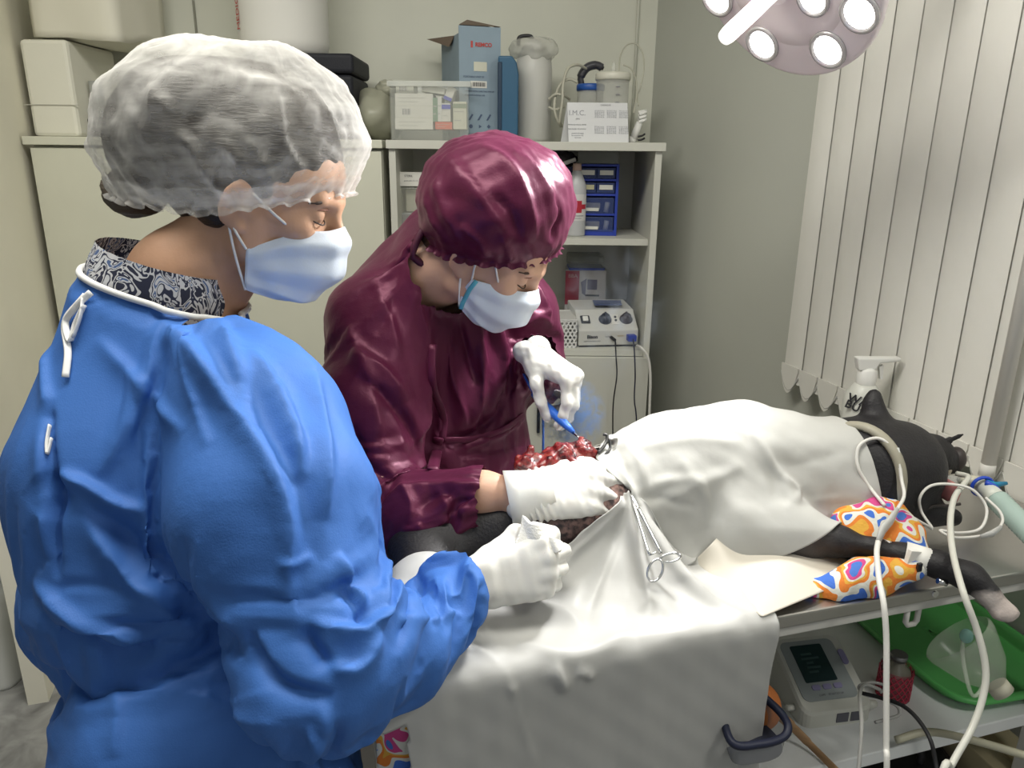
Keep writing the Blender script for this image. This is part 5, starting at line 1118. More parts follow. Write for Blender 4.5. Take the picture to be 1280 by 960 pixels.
# hands ---------------------------------------------------------------
def hand(o, A, curls, thumb, side, scale=1.0, cuff=.05, rad=.0088, spread=0.0, wr=.026, dr=0.0):
    """A columns: to the fingers, to the thumb side, back of the hand. curls: 4 x (mcp, pip, dip) in degrees; thumb: 3 local points after the base"""
    S = SDF(); g = lambda p: o + A @ (np.array(p, float) * scale)
    def cap(a, b, ra, rb, k): S.cap(g(a), g(b), ra * scale - dr, rb * scale - dr, k)
    for y in (-.013, .013): cap((-cuff, y, 0), (.004, y, 0), wr * .78, .0185, .012)
    mc = [(.088, .027, .0), (.092, .007, .003), (.087, -.013, .001), (.079, -.031, -.004)]
    for i, q in enumerate(mc): cap((.006, (.014, .005, -.006, -.014)[i], 0), q, .0155, .0112, .014)
    cap((.02, .012, -.008), (.070, .012, -.008), .012, .010, .015); cap((.015, -.018, -.006), (.062, -.028, -.008), .015, .011, .014)
    ln = [(.043, .026, .021), (.047, .030, .022), (.043, .028, .022), (.034, .021, .019)]
    tips = []
    for i in range(4):
        p = np.array(mc[i]); a = 0; yaw = (1.5 - i) * spread
        for s in range(3):
            a += R(curls[i][s]); d = np.array([math.cos(a) * math.cos(yaw), math.sin(yaw) * math.cos(a), -math.sin(a)]); q = p + d * ln[i][s]; r0 = rad * (1, .95, .88, .82)[s] * (1, 1.03, 1, .88)[i]; r1 = rad * (.95, .88, .80)[s] * (1, 1.03, 1, .88)[i]
            cap(p, q, r0 + .0008 * (s > 0), r1, .005 if s else .010); p = q
        tips.append(g(p))
    T_ = [(.022, .022, -.010)] + list(thumb)
    cap((.012, .012, -.004), T_[0], .016, .016, .014); cap(T_[0], T_[1], .016, .0115, .012); cap(T_[1], T_[2], .0112, .0100, .005); cap(T_[2], T_[3], .0098, .0085, .005)
    return S, tips + [g(T_[3])]
M_skin = mat('skin_tan', (.58, .34, .22), .5, bump=.06, bscale=300, sss=.12, vary=.06, vscale=18)
M_skin2 = mat('skin_light', (.60, .36, .25), .5, bump=.06, bscale=300, sss=.12, vary=.05, vscale=18)
M_glove = mat('latex_glove', (.72, .71, .67), .42, bump=.08, bscale=60, sss=.05)
def weave(name, col, rough, sc=700, bump=.15, sheen=.0, spec=.4, vary=.05):
    return mat(name, col, rough, bump=bump, bscale=sc, sheen=sheen, spec=spec, vary=vary, vscale=5)
M_blueg = weave('blue_nonwoven', (.048, .150, .46), .62, 500, .12, spec=.3)
M_maroon = weave('maroon_satin', (.062, .0075, .027), .40, 350, .08, spec=.55, sheen=.10); M_maroon.node_tree.nodes['Principled BSDF'].inputs['Specular Tint'].default_value = (1, .45, .62, 1); M_maroon.node_tree.nodes['Principled BSDF'].inputs['Sheen Tint'].default_value = (.9, .25, .45, 1)
M_hair = mat('dark_hair', (.020, .014, .010), .5, bump=.6, bscale=60, stretch=(1, 1, 6))
M_maskw = mat('mask_fabric', (.66, .72, .80), .7, bump=.05, bscale=400, sss=.05)
M_loop = mat('white_elastic', (.78, .78, .77), .6)
def bones(name, parent, S, m, res=.010, fine=None, fres=.0032): V, Q = S.mesh(res, fine, fres, 2); return finish(V, Q, name, m, parent)

# ------------------------------------------------------------------ person in the blue gown
pa = thing('person', 'person in a blue disposable gown and white see-through cap, gauze in gloved hand', 'person', (-.42, .95, 0))
yaw = R(38); FA = np.array([math.cos(yaw), math.sin(yaw), 0]); RA = np.array([math.sin(yaw), -math.cos(yaw), 0]); UZ = np.array([0, 0, 1.])
SR = P(308, 488, .86); NB = P(222, 350, .985); SLt = NB + (NB - SR) * np.array([.74, .74, 0]) + np.array([-.01, 0, -.115])
EL = P(400, 792, .775); CU = P(556, 742, .905); WR = P(596, 727, .945)
hA = frame((math.cos(R(20)) * math.cos(R(4)), -math.sin(R(4)), -math.sin(R(20))), (0, 0, 1)); hoA = P(333, 255, .965)
CB = NB + np.array([-.035, -.03, -.12])                                          # back of the chest
HC = np.array([-.415, .955, .86])
SA = SDF(); add_head(SA, hoA, hA, .97)
SA.chain([hoA + hA @ np.array([-.028, 0, -.03]), hoA + hA @ np.array([-.045, 0, -.09]), NB + [0.01, 0, .01]], [.056, .053, .054], .03)
SA.chain([NB + [0, 0, -.02], NB + [0, .0, -.2], HC + [0, 0, .05], HC + [0, 0, -.05]], [.060, .105, .10, .115], .06)
SA.cap(NB + [0, 0, -.13], SR, .030, .035, .03); SA.cap(NB + [0, 0, -.085], SLt, .035, .035, .03)
SA.chain([SR, EL + (SR - EL) * .0, ], [.05, .04], .03); SA.chain([EL + [0, 0, -.02], CU + [0, 0, -.016], WR], [.022, .019, .016], .01)
EL2 = SLt + np.array([.12, .06, -.26]); SA.chain([SLt, EL2, EL2 + np.array([.16, -.02, .03])], [.05, .04, .028], .03)
for s in (-1, 1):
    hp = HC + RA * .08 * s; SA.chain([hp, hp + [0.01, 0, -.40], hp + [0, 0, -.78]], [.085, .058, .042], .04); SA.cap(hp + [0, 0, -.80], hp + FA * .14 + [0, 0, -.825], .035, .03, .03)
HANDA = frame((.94, .16, .20), (-.10, -.90, .42))
curA = [(62, 62, 30), (58, 78, 40), (60, 80, 45), (62, 78, 45)]; thA = [(.060, .046, -.020), (.086, .044, -.030), (.110, .034, -.034)]
def handA(dr, cf): return hand(WR + [.003, 0, 0], HANDA, curA, thA, 1, 1.0, cf, .0090, .04, dr=dr)
hs, tipsA = handA(.0035, .03)
for q in hs.p: SA.p.append(q)
bones('body', pa, SA, M_skin, .011, (hoA - .13, hoA + np.array([.14, .13, .14])), .0030)
face_bits(pa, hoA, hA, .97, mat('dark_brow', (.05, .03, .02), .6))
hs, _ = handA(0, .05); V, Q = hs.mesh(.0021, None, None, 2); N_ = normals(V, Q); V = V + crumple(V, N_, .0009, 60, 4, 6, HANDA[:, 1], .2); finish(V, Q, 'glove', M_glove, pa)
# hair with a bun at the nape
S = SDF(); w = lambda x, y, z: hoA + hA @ np.array((x, y, z)) * .97
S.ell(w(-.022, 0, .052), (.100, .080, .086), hA, .02); S.ell(w(.012, 0, .076), (.055, .062, .050), hA, .03); S.ell(w(-.085, 0, .0), (.042, .062, .055), hA, .03)
S.ell(P(292, 152, .965), (.122, .085, .076), None, .03); S.ell(P(222, 160, .975), (.075, .080, .075), None, .05); S.ell(P(185, 190, .975), (.040, .06, .05), None, .04)
for s in (-1, 1): S.ell(w(-.040, s * .060, .0), (.03, .022, .04), hA, .02)
V, Q = S.mesh(.005, None, None, 2); N_ = normals(V, Q); V = V + crumple(V, N_, .0016, 40, 3, 6, hA[:, 0], .05); finish(V, Q, 'hair', M_hair, pa)
q = P(160, 240, .985); V, Q = SDF().ell(q, (.030, .032, .030), None).ell(q + np.array([.02, 0, .0]), (.032, .034, .028), None, .02).mesh(.004); V = V + crumple(V, normals(V, Q), .003, 40, 6, 5); finish(V, Q, 'hair_bun', mat('bun_hair', (.10, .08, .06), .5, bump=.5, bscale=70, stretch=(1, 1, 5)), pa)
# see-through cap
def capmat():
    m = bpy.data.materials.new('see_through_nonwoven'); m.use_nodes = True; nt = m.node_tree; N = nt.nodes; L = nt.links; b = N['Principled BSDF']
    b.inputs['Base Color'].default_value = (.80, .79, .76, 1); b.inputs['Roughness'].default_value = .6
    tc = N.new('ShaderNodeTexCoord'); n1 = N.new('ShaderNodeTexNoise'); n1.inputs['Scale'].default_value = 22; n1.inputs['Detail'].default_value = 7; n1.inputs['Distortion'].default_value = 1.5; L.new(tc.outputs['Object'], n1.inputs[0])
    mp = N.new('ShaderNodeMapping'); mp.inputs['Scale'].default_value = (14, 10, 60); mp.inputs['Rotation'].default_value = (0, .5, .2); L.new(tc.outputs['Object'], mp.inputs[0]); n2 = N.new('ShaderNodeTexNoise'); n2.inputs['Scale'].default_value = 1; n2.inputs['Detail'].default_value = 4; L.new(mp.outputs[0], n2.inputs[0])
    ad = N.new('ShaderNodeMath'); ad.operation = 'ADD'; L.new(n1.outputs[0], ad.inputs[0]); L.new(n2.outputs[0], ad.inputs[1])
    r = N.new('ShaderNodeMapRange'); r.inputs[1].default_value = .75; r.inputs[2].default_value = 1.3; r.inputs[3].default_value = .06; r.inputs[4].default_value = .46; L.new(ad.outputs[0], r.inputs[0])
    t = N.new('ShaderNodeBsdfTransparent'); tl = N.new('ShaderNodeBsdfTranslucent'); tl.inputs[0].default_value = (.8, .79, .76, 1); m1 = N.new('ShaderNodeMixShader'); m1.inputs[0].default_value = .3; L.new(b.outputs[0], m1.inputs[1]); L.new(tl.outputs[0], m1.inputs[2])
    lw = N.new('ShaderNodeLayerWeight'); lw.inputs[0].default_value = .35; a2 = N.new('ShaderNodeMath'); a2.operation = 'MULTIPLY_ADD'; a2.use_clamp = True; L.new(lw.outputs['Facing'], a2.inputs[0]); a2.inputs[1].default_value = .55; L.new(r.outputs[0], a2.inputs[2])
    m2 = N.new('ShaderNodeMixShader'); L.new(a2.outputs[0], m2.inputs[0]); L.new(t.outputs[0], m2.inputs[1]); L.new(m1.outputs[0], m2.inputs[2]); L.new(m2.outputs[0], N['Material Output'].inputs[0]); return m
cA = np.array(P(292, 170, .960)); axA = frame((1, 0, -.03), (.02, 0, 1))
profA = [(0, 1.0), (.35, .98), (.62, .86), (.84, .62), (.96, .30), (1.0, .02), (1.0, -.26), (.96, -.50), (.90, -.68), (.87, -.76), (.89, -.81)]
Vc, Qc, Nc, _ = capdome('cap', cA, axA, (.170, .140, .112), profA, None, pa, frill=34, fa=.03, seed=5, cre=.006)
# the hem rises towards the forehead and dips at the nape
d = Vc - cA; lowr = np.clip(-d[:, 2] / .10, 0, 1); Vc[:, 2] += lowr * (.026 * np.clip(d[:, 0] / .16, 0, 1) + .012 * np.clip(-d[:, 0] / .16, 0, 1))
Vc[:, 2] += np.where(d[:, 0] < 0, 1, 0) * lowr * (-.0) 
Vp = Vc.copy()
for pts, am in (([(185, 100), (205, 130), (240, 180), (270, 225), (290, 243)], .009), ([(340, 100), (350, 140), (360, 180), (385, 215)], .008), ([(225, 75), (300, 95), (360, 110), (400, 150)], .005), ([(255, 150), (290, 190), (310, 225)], .006), ([(150, 200), (175, 225), (200, 245)], .005), ([(300, 160), (325, 195), (345, 232)], .005), ([(380, 100), (410, 140), (435, 185)], .006), ([(205, 90), (190, 140), (180, 190)], .005)):
    fold(Vc, Nc, Vp, pts, am, .006)
finish(Vc, Qc, 'cap', capmat(), pa)
Vh = Vc + Nc * .0012; kp = np.zeros(len(Vc), bool); kp[200 * 40:] = True; Vh, Qh = keepfaces(Vh, Qc, kp); finish(Vh, Qh, 'cap_hem', bpy.data.materials['see_through_nonwoven'], pa)

# mask
ctrA = [(0, [(.110, 0, .010), (.125, 0, -.020), (.122, 0, -.060), (.098, 0, -.098), (.078, 0, -.108)]), (.35, [(.098, .028, .002), (.112, .032, -.025), (.108, .032, -.062), (.090, .028, -.098), (.070, .026, -.108)]),
        (.65, [(.066, .054, -.010), (.072, .058, -.035), (.070, .056, -.066), (.064, .050, -.092), (.054, .046, -.106)]), (1, [(.016, .072, -.048), (.018, .072, -.062), (.020, .069, -.076), (.022, .066, -.090), (.024, .062, -.102)])]
_, VM = mask_mesh(hoA, hA, .97, ctrA, None, M_maskw, None, pa)
for a, b in ((VM[0, 0], (-.014, -.079, -.012)), (VM[-1, 0], (-.014, -.08, -.016)), (VM[0, 7], (.010, -.080, .022))):
    b = w(*b); MB().tube(smooth_path([a, (a + b) / 2 + hA @ np.array([0, -.004, 0]), b], 6), .0017, 6).make('ear_loop', M_loop, pa, True)
# printed scrub collar
def printmat():
    m = bpy.data.materials.new('leaf_print'); m.use_nodes = True; nt = m.node_tree; N = nt.nodes; L = nt.links; b = N['Principled BSDF']; b.inputs['Roughness'].default_value = .7
    tc = N.new('ShaderNodeTexCoord'); mp = N.new('ShaderNodeMapping'); mp.inputs['Scale'].default_value = (40, 75, 40); mp.inputs['Rotation'].default_value = (.3, .5, .6); L.new(tc.outputs['Object'], mp.inputs[0])
    n = N.new('ShaderNodeTexNoise'); n.inputs['Scale'].default_value = .8; n.inputs['Detail'].default_value = 1; n.inputs['Distortion'].default_value = 2.2; L.new(mp.outputs[0], n.inputs[0])
    cr = N.new('ShaderNodeValToRGB'); cr.color_ramp.interpolation = 'CONSTANT'; e = cr.color_ramp.elements; e[0].position = 0; e[0].color = (.018, .022, .05, 1); e[1].position = .42; e[1].color = (.62, .62, .64, 1)
    for p_, c_ in ((.50, (.02, .025, .06, 1)), (.56, (.60, .61, .64, 1)), (.64, (.08, .13, .28, 1)), (.7, (.6, .6, .62, 1))): q_ = e.new(p_); q_.color = c_
    L.new(n.outputs[0], cr.inputs[0]); L.new(cr.outputs[0], b.inputs['Base Color']); return m
NAX = np.array([.30, .06, .93]); NAX /= np.linalg.norm(NAX); RC = P(203, 360, .975); NF = frame((1, 0, -.3), NAX)
SC_ = SDF(); SC_.chain([RC + NAX * .055, RC + NAX * .01, RC - NAX * .07], [.068, .080, .084], .04); SC_.ell(RC - NAX * .05, (.087, .087, .050), NF, .02)
V, Q = SC_.mesh(.004, None, None, 2); q = (V - RC) @ NAX
V, Q = trim(V, Q, (q < .040) & (q > -.09), [(RC, NAX, .040, .2)]); finish(V, Q, 'scrub_top', printmat(), pa)
# the gown
G = SDF(); TL_ = SLt; 
G.chain([SR + [-.01, .02, .0], SR + [-.01, .03, -.10]], [.074, .095], .07)
G.chain([SLt + [0, 0, .0], SLt + [-.02, 0, -.12], SLt + [.03, 0, -.30]], [.074, .090, .085], .07)
G.cap(RC - NAX * .09, SR, .058, .064, .04); G.cap(RC - NAX * .075, SLt, .075, .070, .05); G.ell(RC - NAX * .035, (.096, .096, .055), NF, .03)
G.chain([NB + [-.03, -.02, -.10], P(165, 560, .965), P(185, 690, .955)], [.10, .125, .14], .08)
G.chain([P(250, 560, 1.03), P(270, 720, 1.02)], [.13, .14], .08)
G.chain([P(112, 640, 1.02), P(122, 735, 1.0)], [.075, .088], .05)
# sleeve
G.chain([SR, P(338, 600, .82), EL + [0, 0, -.0]], [.074, .098, .088], .045); G.chain([P(345, 500, .90), P(378, 640, .88), P(388, 720, .86)], [.075, .072, .048], .05)
G.chain([EL, P(478, 783, .84), CU], [.080, .062, .047], .03); G.cap(CU, WR + (WR - CU) * -.1, .050, .036, .02)
# skirt below the waist tie
G.chain([P(250, 790, .985), P(255, 880, .96), P(255, 990, .95)], [.150, .165, .172], .03)
bt = P(255, 1000, .95); G.cap(bt, bt * [1, 1, 0] + [0, 0, .32], .172, .185, .03)
G.chain([P(345, 830, .98), P(350, 960, .96)], [.08, .09], .05)
V, Q = G.mesh(.0125, None, None, 3)
d = V - RC; q = d @ NAX; r_ = np.linalg.norm(d - np.outer(q, NAX), axis=1)
dw = V - WR; ax = (WR - CU) / np.linalg.norm(WR - CU); m_ = ~((q > .0) & (r_ < .14)) & ~((dw @ ax > -.022) & (np.linalg.norm(dw, axis=1) < .08)) & (V[:, 2] > .34)
V, Q = trim(V, Q, m_, [(RC, NAX, 0, .14), (WR, ax, -.022, .08)]); d = V - RC; dw = V - WR
pin = (np.abs(d @ NAX) < .03) & (np.linalg.norm(d, axis=1) < .16) | (np.abs(dw @ ax + .022) < .016) & (np.linalg.norm(dw, axis=1) < .09) | (V[:, 2] < .42)
V = settle(V, Q, SA, 1.095, 70, 8, pin, .012, .10, 2.5, 5, .008, .02)
V, Q = split(V, Q, 1); N_ = normals(V, Q); V0 = V.copy()
V += crumple(V, N_, .004, 11, 12, 6, (.3, -.1, 1), .4)
fr_ = np.exp(-(np.linalg.norm(V0 - (EL * .45 + CU * .55), axis=1) / .13) ** 2); V += crumple(V0, N_, .010, 13, 15, 6) * fr_[:, None]
V, Q = split(V, Q, 1); N_ = normals(V, Q); V0 = V.copy()
FOLDS_A = [
    ([(204, 397), (262, 461), (315, 544), (340, 590), (362, 650), (368, 745), (385, 790)], .020, .016), ([(277, 397), (300, 461), (318, 540)], .012, .012), ([(315, 435), (337, 480), (368, 555), (372, 605)], .012, .011),
    ([(350, 475), (372, 545), (380, 600)], .008, .009), ([(394, 465), (400, 520), (410, 580), (408, 650)], .012, .013), ([(345, 700), (372, 705), (390, 690)], .006, .008),
    ([(112, 625), (161, 668), (195, 694), (240, 757), (285, 803), (320, 840)], -.014, .020), ([(71, 589), (112, 606), (150, 628), (186, 640)], .014, .010), ([(100, 640), (140, 690), (190, 740), (250, 790)], .014, .014),
    ([(67, 500), (66, 590), (69, 680), (72, 725)], -.016, .007), ([(60, 520), (57, 600), (60, 700)], .010, .010), ([(55, 590), (75, 622), (60, 650)], -.012, .018), ([(52, 770), (110, 795), (180, 806), (280, 808)], -.018, .010), ([(40, 720), (90, 770), (150, 792), (260, 796)], .012, .012),
    ([(120, 420), (180, 480), (230, 540)], .008, .012), ([(210, 400), (190, 470), (150, 560), (120, 600)], .009, .013), ([(240, 430), (245, 500), (262, 560)], .006, .009), ([(25, 420), (60, 470), (66, 520)], .008, .012), ([(130, 690), (200, 735), (270, 760)], .007, .01),
    ([(383, 780), (395, 810), (412, 834)], -.012, .009), ([(386, 776), (446, 786), (484, 757), (500, 720)], .016, .010), ([(412, 834), (450, 832), (470, 790)], .012, .009), ([(510, 695), (522, 720), (540, 760), (545, 790)], -.010, .009), ([(487, 775), (530, 770), (578, 762)], .008, .007), ([(430, 720), (450, 760), (452, 790)], -.014, .010), ([(495, 700), (478, 740), (468, 790)], .012, .009), ([(420, 690), (450, 745), (440, 780)], .010, .008),
    ([(310, 790), (330, 830), (360, 858), (420, 868)], -.014, .010), ([(130, 830), (150, 880), (145, 950)], .006, .012), ([(200, 840), (260, 870), (340, 862)], .007, .012), ([(230, 900), (300, 895), (380, 900)], .005, .012), ([(395, 880), (410, 900), (390, 950)], .009, .008), ([(385, 905), (400, 930), (380, 960)], .007, .007)]
for pts, am, wd in FOLDS_A: fold(V, N_, V0, pts, am * 1.1, wd * .8)
E_ = edges(Q); V = relax(V, Q, 2, .4)
go = finish(V, Q, 'gown', M_blueg, pa)
# white piping along the neck and tie bows
Vn = V - RC; qn = Vn @ NAX; mk = (np.abs(qn) < .008) & (np.linalg.norm(Vn - np.outer(qn, NAX), axis=1) < .14)
e0 = RA - NAX * (RA @ NAX); e0 /= np.linalg.norm(e0); e1_ = np.cross(NAX, e0); an = np.arctan2(Vn[mk] @ e1_, Vn[mk] @ e0); rr = np.linalg.norm(Vn[mk] - np.outer(qn[mk], NAX), axis=1)
ring = []
for k in range(48):
    a = -math.pi + 2 * math.pi * (k + .5) / 48; m_ = np.abs((an - a + math.pi) % (2 * math.pi) - math.pi) < .16
    if m_.any(): ring.append(RC + NAX * .001 + (e0 * math.cos(a) + e1_ * math.sin(a)) * (rr[m_].mean() + .001))
MB().tube(ring, .0042, 8, closed=True).make('neck_piping', M_loop, pa, True)
def ribbon(pts, wd, name, m, par, off=.006):
    C = np.array(smooth_path(onsurf(V, pts), 6)); n = np.array([0, -1, .1]); MB().tube([p_ + n * off for p_ in C], wd, 8, flat=.35).make(name, m, par, True)
for pts in ([(117, 364), (100, 380), (85, 400), (92, 425), (98, 405), (108, 380)], [(112, 368), (95, 385), (84, 405), (88, 440), (85, 470)], [(108, 372), (104, 395), (96, 420)], [(66, 530), (61, 550), (64, 565), (67, 545)]): ribbon(pts, .004, 'neck_tie', M_loop, pa)
st = np.array(smooth_path(onsurf(V, [(300, 589), (272, 610), (242, 632), (214, 649)]), 10)); mb = MB()
for k in range(0, len(st) - 1, 2): mb.tube([st[k] + [0, -.003, 0], st[k + 1] + [0, -.003, 0]], .0008, 4)
mb.make('stitching', mat('pale_thread', (.25, .36, .62), .7), pa, kind='stuff')
# ------------------------------------------------------------------ gauze held by the person in blue
def quad(c, t, bul):
    c = [P(*q) for q in c]
    def f(a, b):
        p = (c[0] * (1 - a) + c[3] * a) * (1 - b) + (c[1] * (1 - a) + c[2] * a) * b; return p + np.array([0, -1, .2]) * (bul * math.sin(math.pi * a) * (.4 + b) + .003 * math.sin(7 * a + 5 * b))
    return np.array([[f(i / 15, j / 15) for i in range(16)] for j in range(16)])
gz = thing('gauze_swab', 'folded white gauze swab pinched in the gloved hand of the person in blue', 'gauze', tuple(P(665, 675, .955)))
M_gauze = mat('gauze', (.74, .73, .68), .8, bump=.4, bscale=350)
sheet(quad([(640, 694, .955), (657, 646, .975), (682, 661, .970), (690, 692, .950)], 0, .008), 'folded_pad', M_gauze, gz, .006)
sheet(quad([(676, 692, .950), (682, 664, .965), (705, 682, .955), (700, 690, .945)], 0, .004), 'loose_corner', M_gauze, gz, .004)
# ------------------------------------------------------------------ person in the maroon gown
pb = thing('person', 'person in a maroon surgical gown and cap bending over the wound, both hands gloved', 'person', (-.13, 1.45, 0))
hoB = P(606, 318, 1.205); fB_ = np.array([math.cos(R(36)) * math.cos(R(-16)), math.cos(R(36)) * math.sin(R(-16)), -math.sin(R(36))]); hB = frame(fB_, (.25, -.10, 1))
wB = lambda x, y, z: hoB + hB @ np.array((x, y, z)) * .98
RSB, LSB = P(474, 385, 1.24), P(645, 372, 1.40); NBB = P(552, 312, 1.31); ELB = P(478, 626, 1.12); CUB = P(603, 616, 1.070); WRB = P(656, 620, 1.060)
LEB = P(674, 452, 1.44); LCB = P(672, 437, 1.245); LWB = P(668, 444, 1.225); HB = P(560, 600, 1.44)
FBD = np.array([.45, -.89, 0]); RBD = np.array([-.89, -.45, 0])
SB = SDF(); add_head(SB, hoB, hB, .98)
SB.chain([wB(-.025, 0, -.03), wB(-.055, 0, -.075), NBB], [.055, .056, .064], .03)
SB.chain([NBB, (RSB + LSB) / 2 + [0, .09, -.14], HB + [0, .05, .0], HB + [0, .04, -.06]], [.060, .085, .09, .11], .05)
for q in (RSB, LSB): SB.cap(NBB + [0, 0, -.02], q, .055, .048, .04)
SB.chain([RSB, ELB], [.048, .040], .03); SB.chain([ELB, CUB, WRB], [.040, .0285, .0255], .02); SB.chain([LSB, LEB], [.048, .04], .03); SB.chain([LEB, LWB], [.04, .017], .02)
for s in (-1, 1):
    hp = HB + RBD * .085 * s + np.array([0, .03, -.03]); SB.chain([hp, hp + [0, 0, -.40], hp + [0, .03, 0] - [0, 0, hp[2] - .07]], [.09, .060, .042], .04); SB.cap([hp[0], hp[1] + .03, .045], [hp[0] + FBD[0] * .14, hp[1] + .03 + FBD[1] * .14, .03], .035, .03, .03)
aLd = (LWB - LEB) / np.linalg.norm(LWB - LEB)
# right hand: holds the skin edge; left hand: holds the pencil
HR = frame((.95, .10, .17), (-.15, -.62, .77)); curR = [(38, 50, 30), (40, 58, 35), (46, 66, 40), (52, 70, 45)]; thR = [(.058, .044, -.016), (.086, .046, -.022), (.110, .036, -.030)]
HL = frame((.68, -.52, -.26), (.30, -.05, .95)); HL[:, 1] *= -1; HL = np.stack([HL[:, 0], HL[:, 1], HL[:, 2]], 1)
curL = [(62, 22, 12), (64, 28, 16), (70, 48, 30), (74, 62, 40)]; thL = [(.046, .040, -.030), (.066, .036, -.058), (.084, .028, -.080)]
def handR(dr, cf): return hand(WRB + [.004, 0, 0], HR, curR, thR, 1, 1.06, min(cf, .012), .0090, .02, dr=dr)
def handL(dr, cf): return hand(LWB, HL, curL, thL, -1, .90, min(cf, .016), .0092, .02, dr=dr)
for fn in (handR, handL):
    for q in fn(.0035, .03)[0].p: SB.p.append(q)
bones('body', pb, SB, M_skin2, .011, (hoB - .14, hoB + .15), .0030)
face_bits(pb, hoB, hB, .98, mat('brown_brow', (.06, .03, .018), .6))
def gl(fn, name, seed, A):
    hs, tips = fn(0, .05); V, Q = hs.mesh(.0021, None, None, 2); N_ = normals(V, Q); V = V + crumple(V, N_, .0010, 60, seed, 6, A[:, 1], .2); return V, Q, N_, tips
Vr, Qr, Nr, tipsR = gl(handR, 'glove', 3, HR)
q = (Vr - WRB) @ HR[:, 0]; gather = np.exp(-((q - .012) / .02) ** 2); Vr += Nr * (gather * .0028 * np.sin(q * 650 + 2 * np.sin(Vr[:, 2] * 90)))[:, None]
finish(Vr, Qr, 'glove', M_glove, pb)
cf = MB().tube([WRB + HR @ np.array([x, 0, 0]) for x in (-.024, -.008, .015, .04)], [.041, .038, .034, .030], 28, False).make('glove_cuff', M_glove, pb, True); s = cf.modifiers.new('solid', 'SOLIDIFY'); s.thickness = .0012
Vl, Ql, Nl, tipsL = gl(handL, 'glove', 4, HL); finish(Vl, Ql, 'glove', M_glove, pb)
cl = MB().tube(smooth_path([LEB + (LCB - LEB) * .55, LCB - aLd * .012, LCB + aLd * .012, LWB + HL @ np.array([.006, 0, .002])], 5), [.022] * 5 + [.022] * 5 + [.022] * 5 + [.020], 24).make('glove_cuff', M_glove, pb, True)
# hair at the nape
S = SDF(); S.ell(wB(-.035, 0, .045), (.088, .077, .082), hB, .02); S.ell(wB(-.06, 0, -.01), (.05, .06, .05), hB, .03)
V, Q = S.mesh(.006, None, None, 2); finish(V, Q, 'hair', mat('brown_hair', (.07, .035, .02), .5, bump=.5, bscale=60, stretch=(1, 1, 6)), pb)
mb = MB()
for a, b in (((.088, .03, .06), (.135, .02, .055)), ((.086, .045, .055), (.12, .05, .03)), ((.03, -.072, .0), (.02, -.082, -.045)), ((.045, -.07, .005), (.05, -.076, -.03))): mb.tube(smooth_path([wB(*a), (wB(*a) + wB(*b)) / 2 + [0, 0, .004], wB(*b)], 4), .0006, 4)
mb.make('loose_hair', MATS['brown_hair'], pb, kind='stuff')
# maroon cap
cB = np.array(P(620, 257, 1.20)); upB = np.array([-.10, -.02, .62]) + .0; axB = frame((1, -.05, -.13), (-.06, -.22, 1))
profB = [(0, 1.0), (.38, .97), (.68, .82), (.90, .54), (1.0, .20), (1.0, -.06), (.96, -.26), (.91, -.38), (.88, -.45), (.89, -.48), (.91, -.52)]
Vc, Qc, Nc, _ = capdome('cap', cB, axB, (.126, .138, .108), profB, None, pb, frill=36, fa=.028, seed=8, cre=.004)
d = Vc - cB; lowr = np.clip(-(d @ axB[:, 2]) / .08, 0, 1); Vc += np.outer(lowr * -.012 * np.clip((d @ axB[:, 0]) / -.12, 0, 1), axB[:, 2])
Vp = Vc.copy()
for pts, am, wd in (([(560, 190), (590, 230), (625, 280), (640, 300)], .010, .012), ([(600, 180), (640, 210), (660, 250), (668, 300)], .009, .010), ([(640, 185), (680, 225), (700, 280)], .008, .009), ([(545, 220), (560, 270), (580, 305)], .007, .010), ([(610, 240), (640, 262), (650, 300)], -.008, .009), ([(690, 240), (700, 270), (690, 305)], -.008, .006), ([(530, 240), (545, 280), (560, 300)], .006, .008), ([(575, 280), (600, 300), (612, 322)], .006, .006), ([(630, 292), (636, 310), (640, 326)], .006, .005), ([(655, 296), (662, 312), (668, 324)], .006, .005)): fold(Vc, Nc, Vp, pts, am, wd)
finish(Vc, Qc, 'cap', M_maroon, pb)
# cap ties hanging at the nape
q0 = wB(-.092, -.02, .012)
for dx, dz in ((-.02, -.06), (-.006, -.075)): MB().tube(smooth_path([q0, q0 + [dx * .6, -.02, dz * .5], q0 + [dx, -.02, dz]], 5), .0045, 8, flat=.4).make('cap_tie', M_maroon, pb, True)
MB().ball(q0, (.010, .009, .010), 12, 8).make('cap_knot', M_maroon, pb, True)
ctrB = [(0, [(.108, 0, .012), (.124, 0, -.018), (.120, 0, -.055), (.098, 0, -.086), (.080, 0, -.094)]), (.35, [(.096, .028, .004), (.110, .032, -.022), (.106, .032, -.056), (.090, .028, -.084), (.072, .026, -.092)]),
        (.65, [(.066, .054, -.006), (.072, .058, -.030), (.070, .056, -.058), (.064, .050, -.078), (.056, .046, -.088)]), (1, [(.020, .074, -.020), (.018, .073, -.036), (.020, .070, -.050), (.022, .067, -.062), (.026, .063, -.074)])]
_, VM = mask_mesh(hoB, hB, .98, ctrB, None, M_maskw, None, pb)
for a, b in ((VM[0, 0], (.004, -.079, .030)), (VM[0, 6], (.024, -.079, .040)), (VM[-1, 0], (-.008, -.079, -.004))):
    b = wB(*b); MB().tube(smooth_path([a, (a + b) / 2 + hB @ np.array([0, -.004, 0]), b], 6), .0016, 6).make('ear_loop', M_loop, pb, True)
MB().tube([VM[j, 1] + hB @ np.array([0, -.001, 0]) for j in range(0, 25, 2)], .0035, 6, flat=.3).make('mask_edge', mat('aqua_tape', (.10, .40, .52), .6), pb, True)
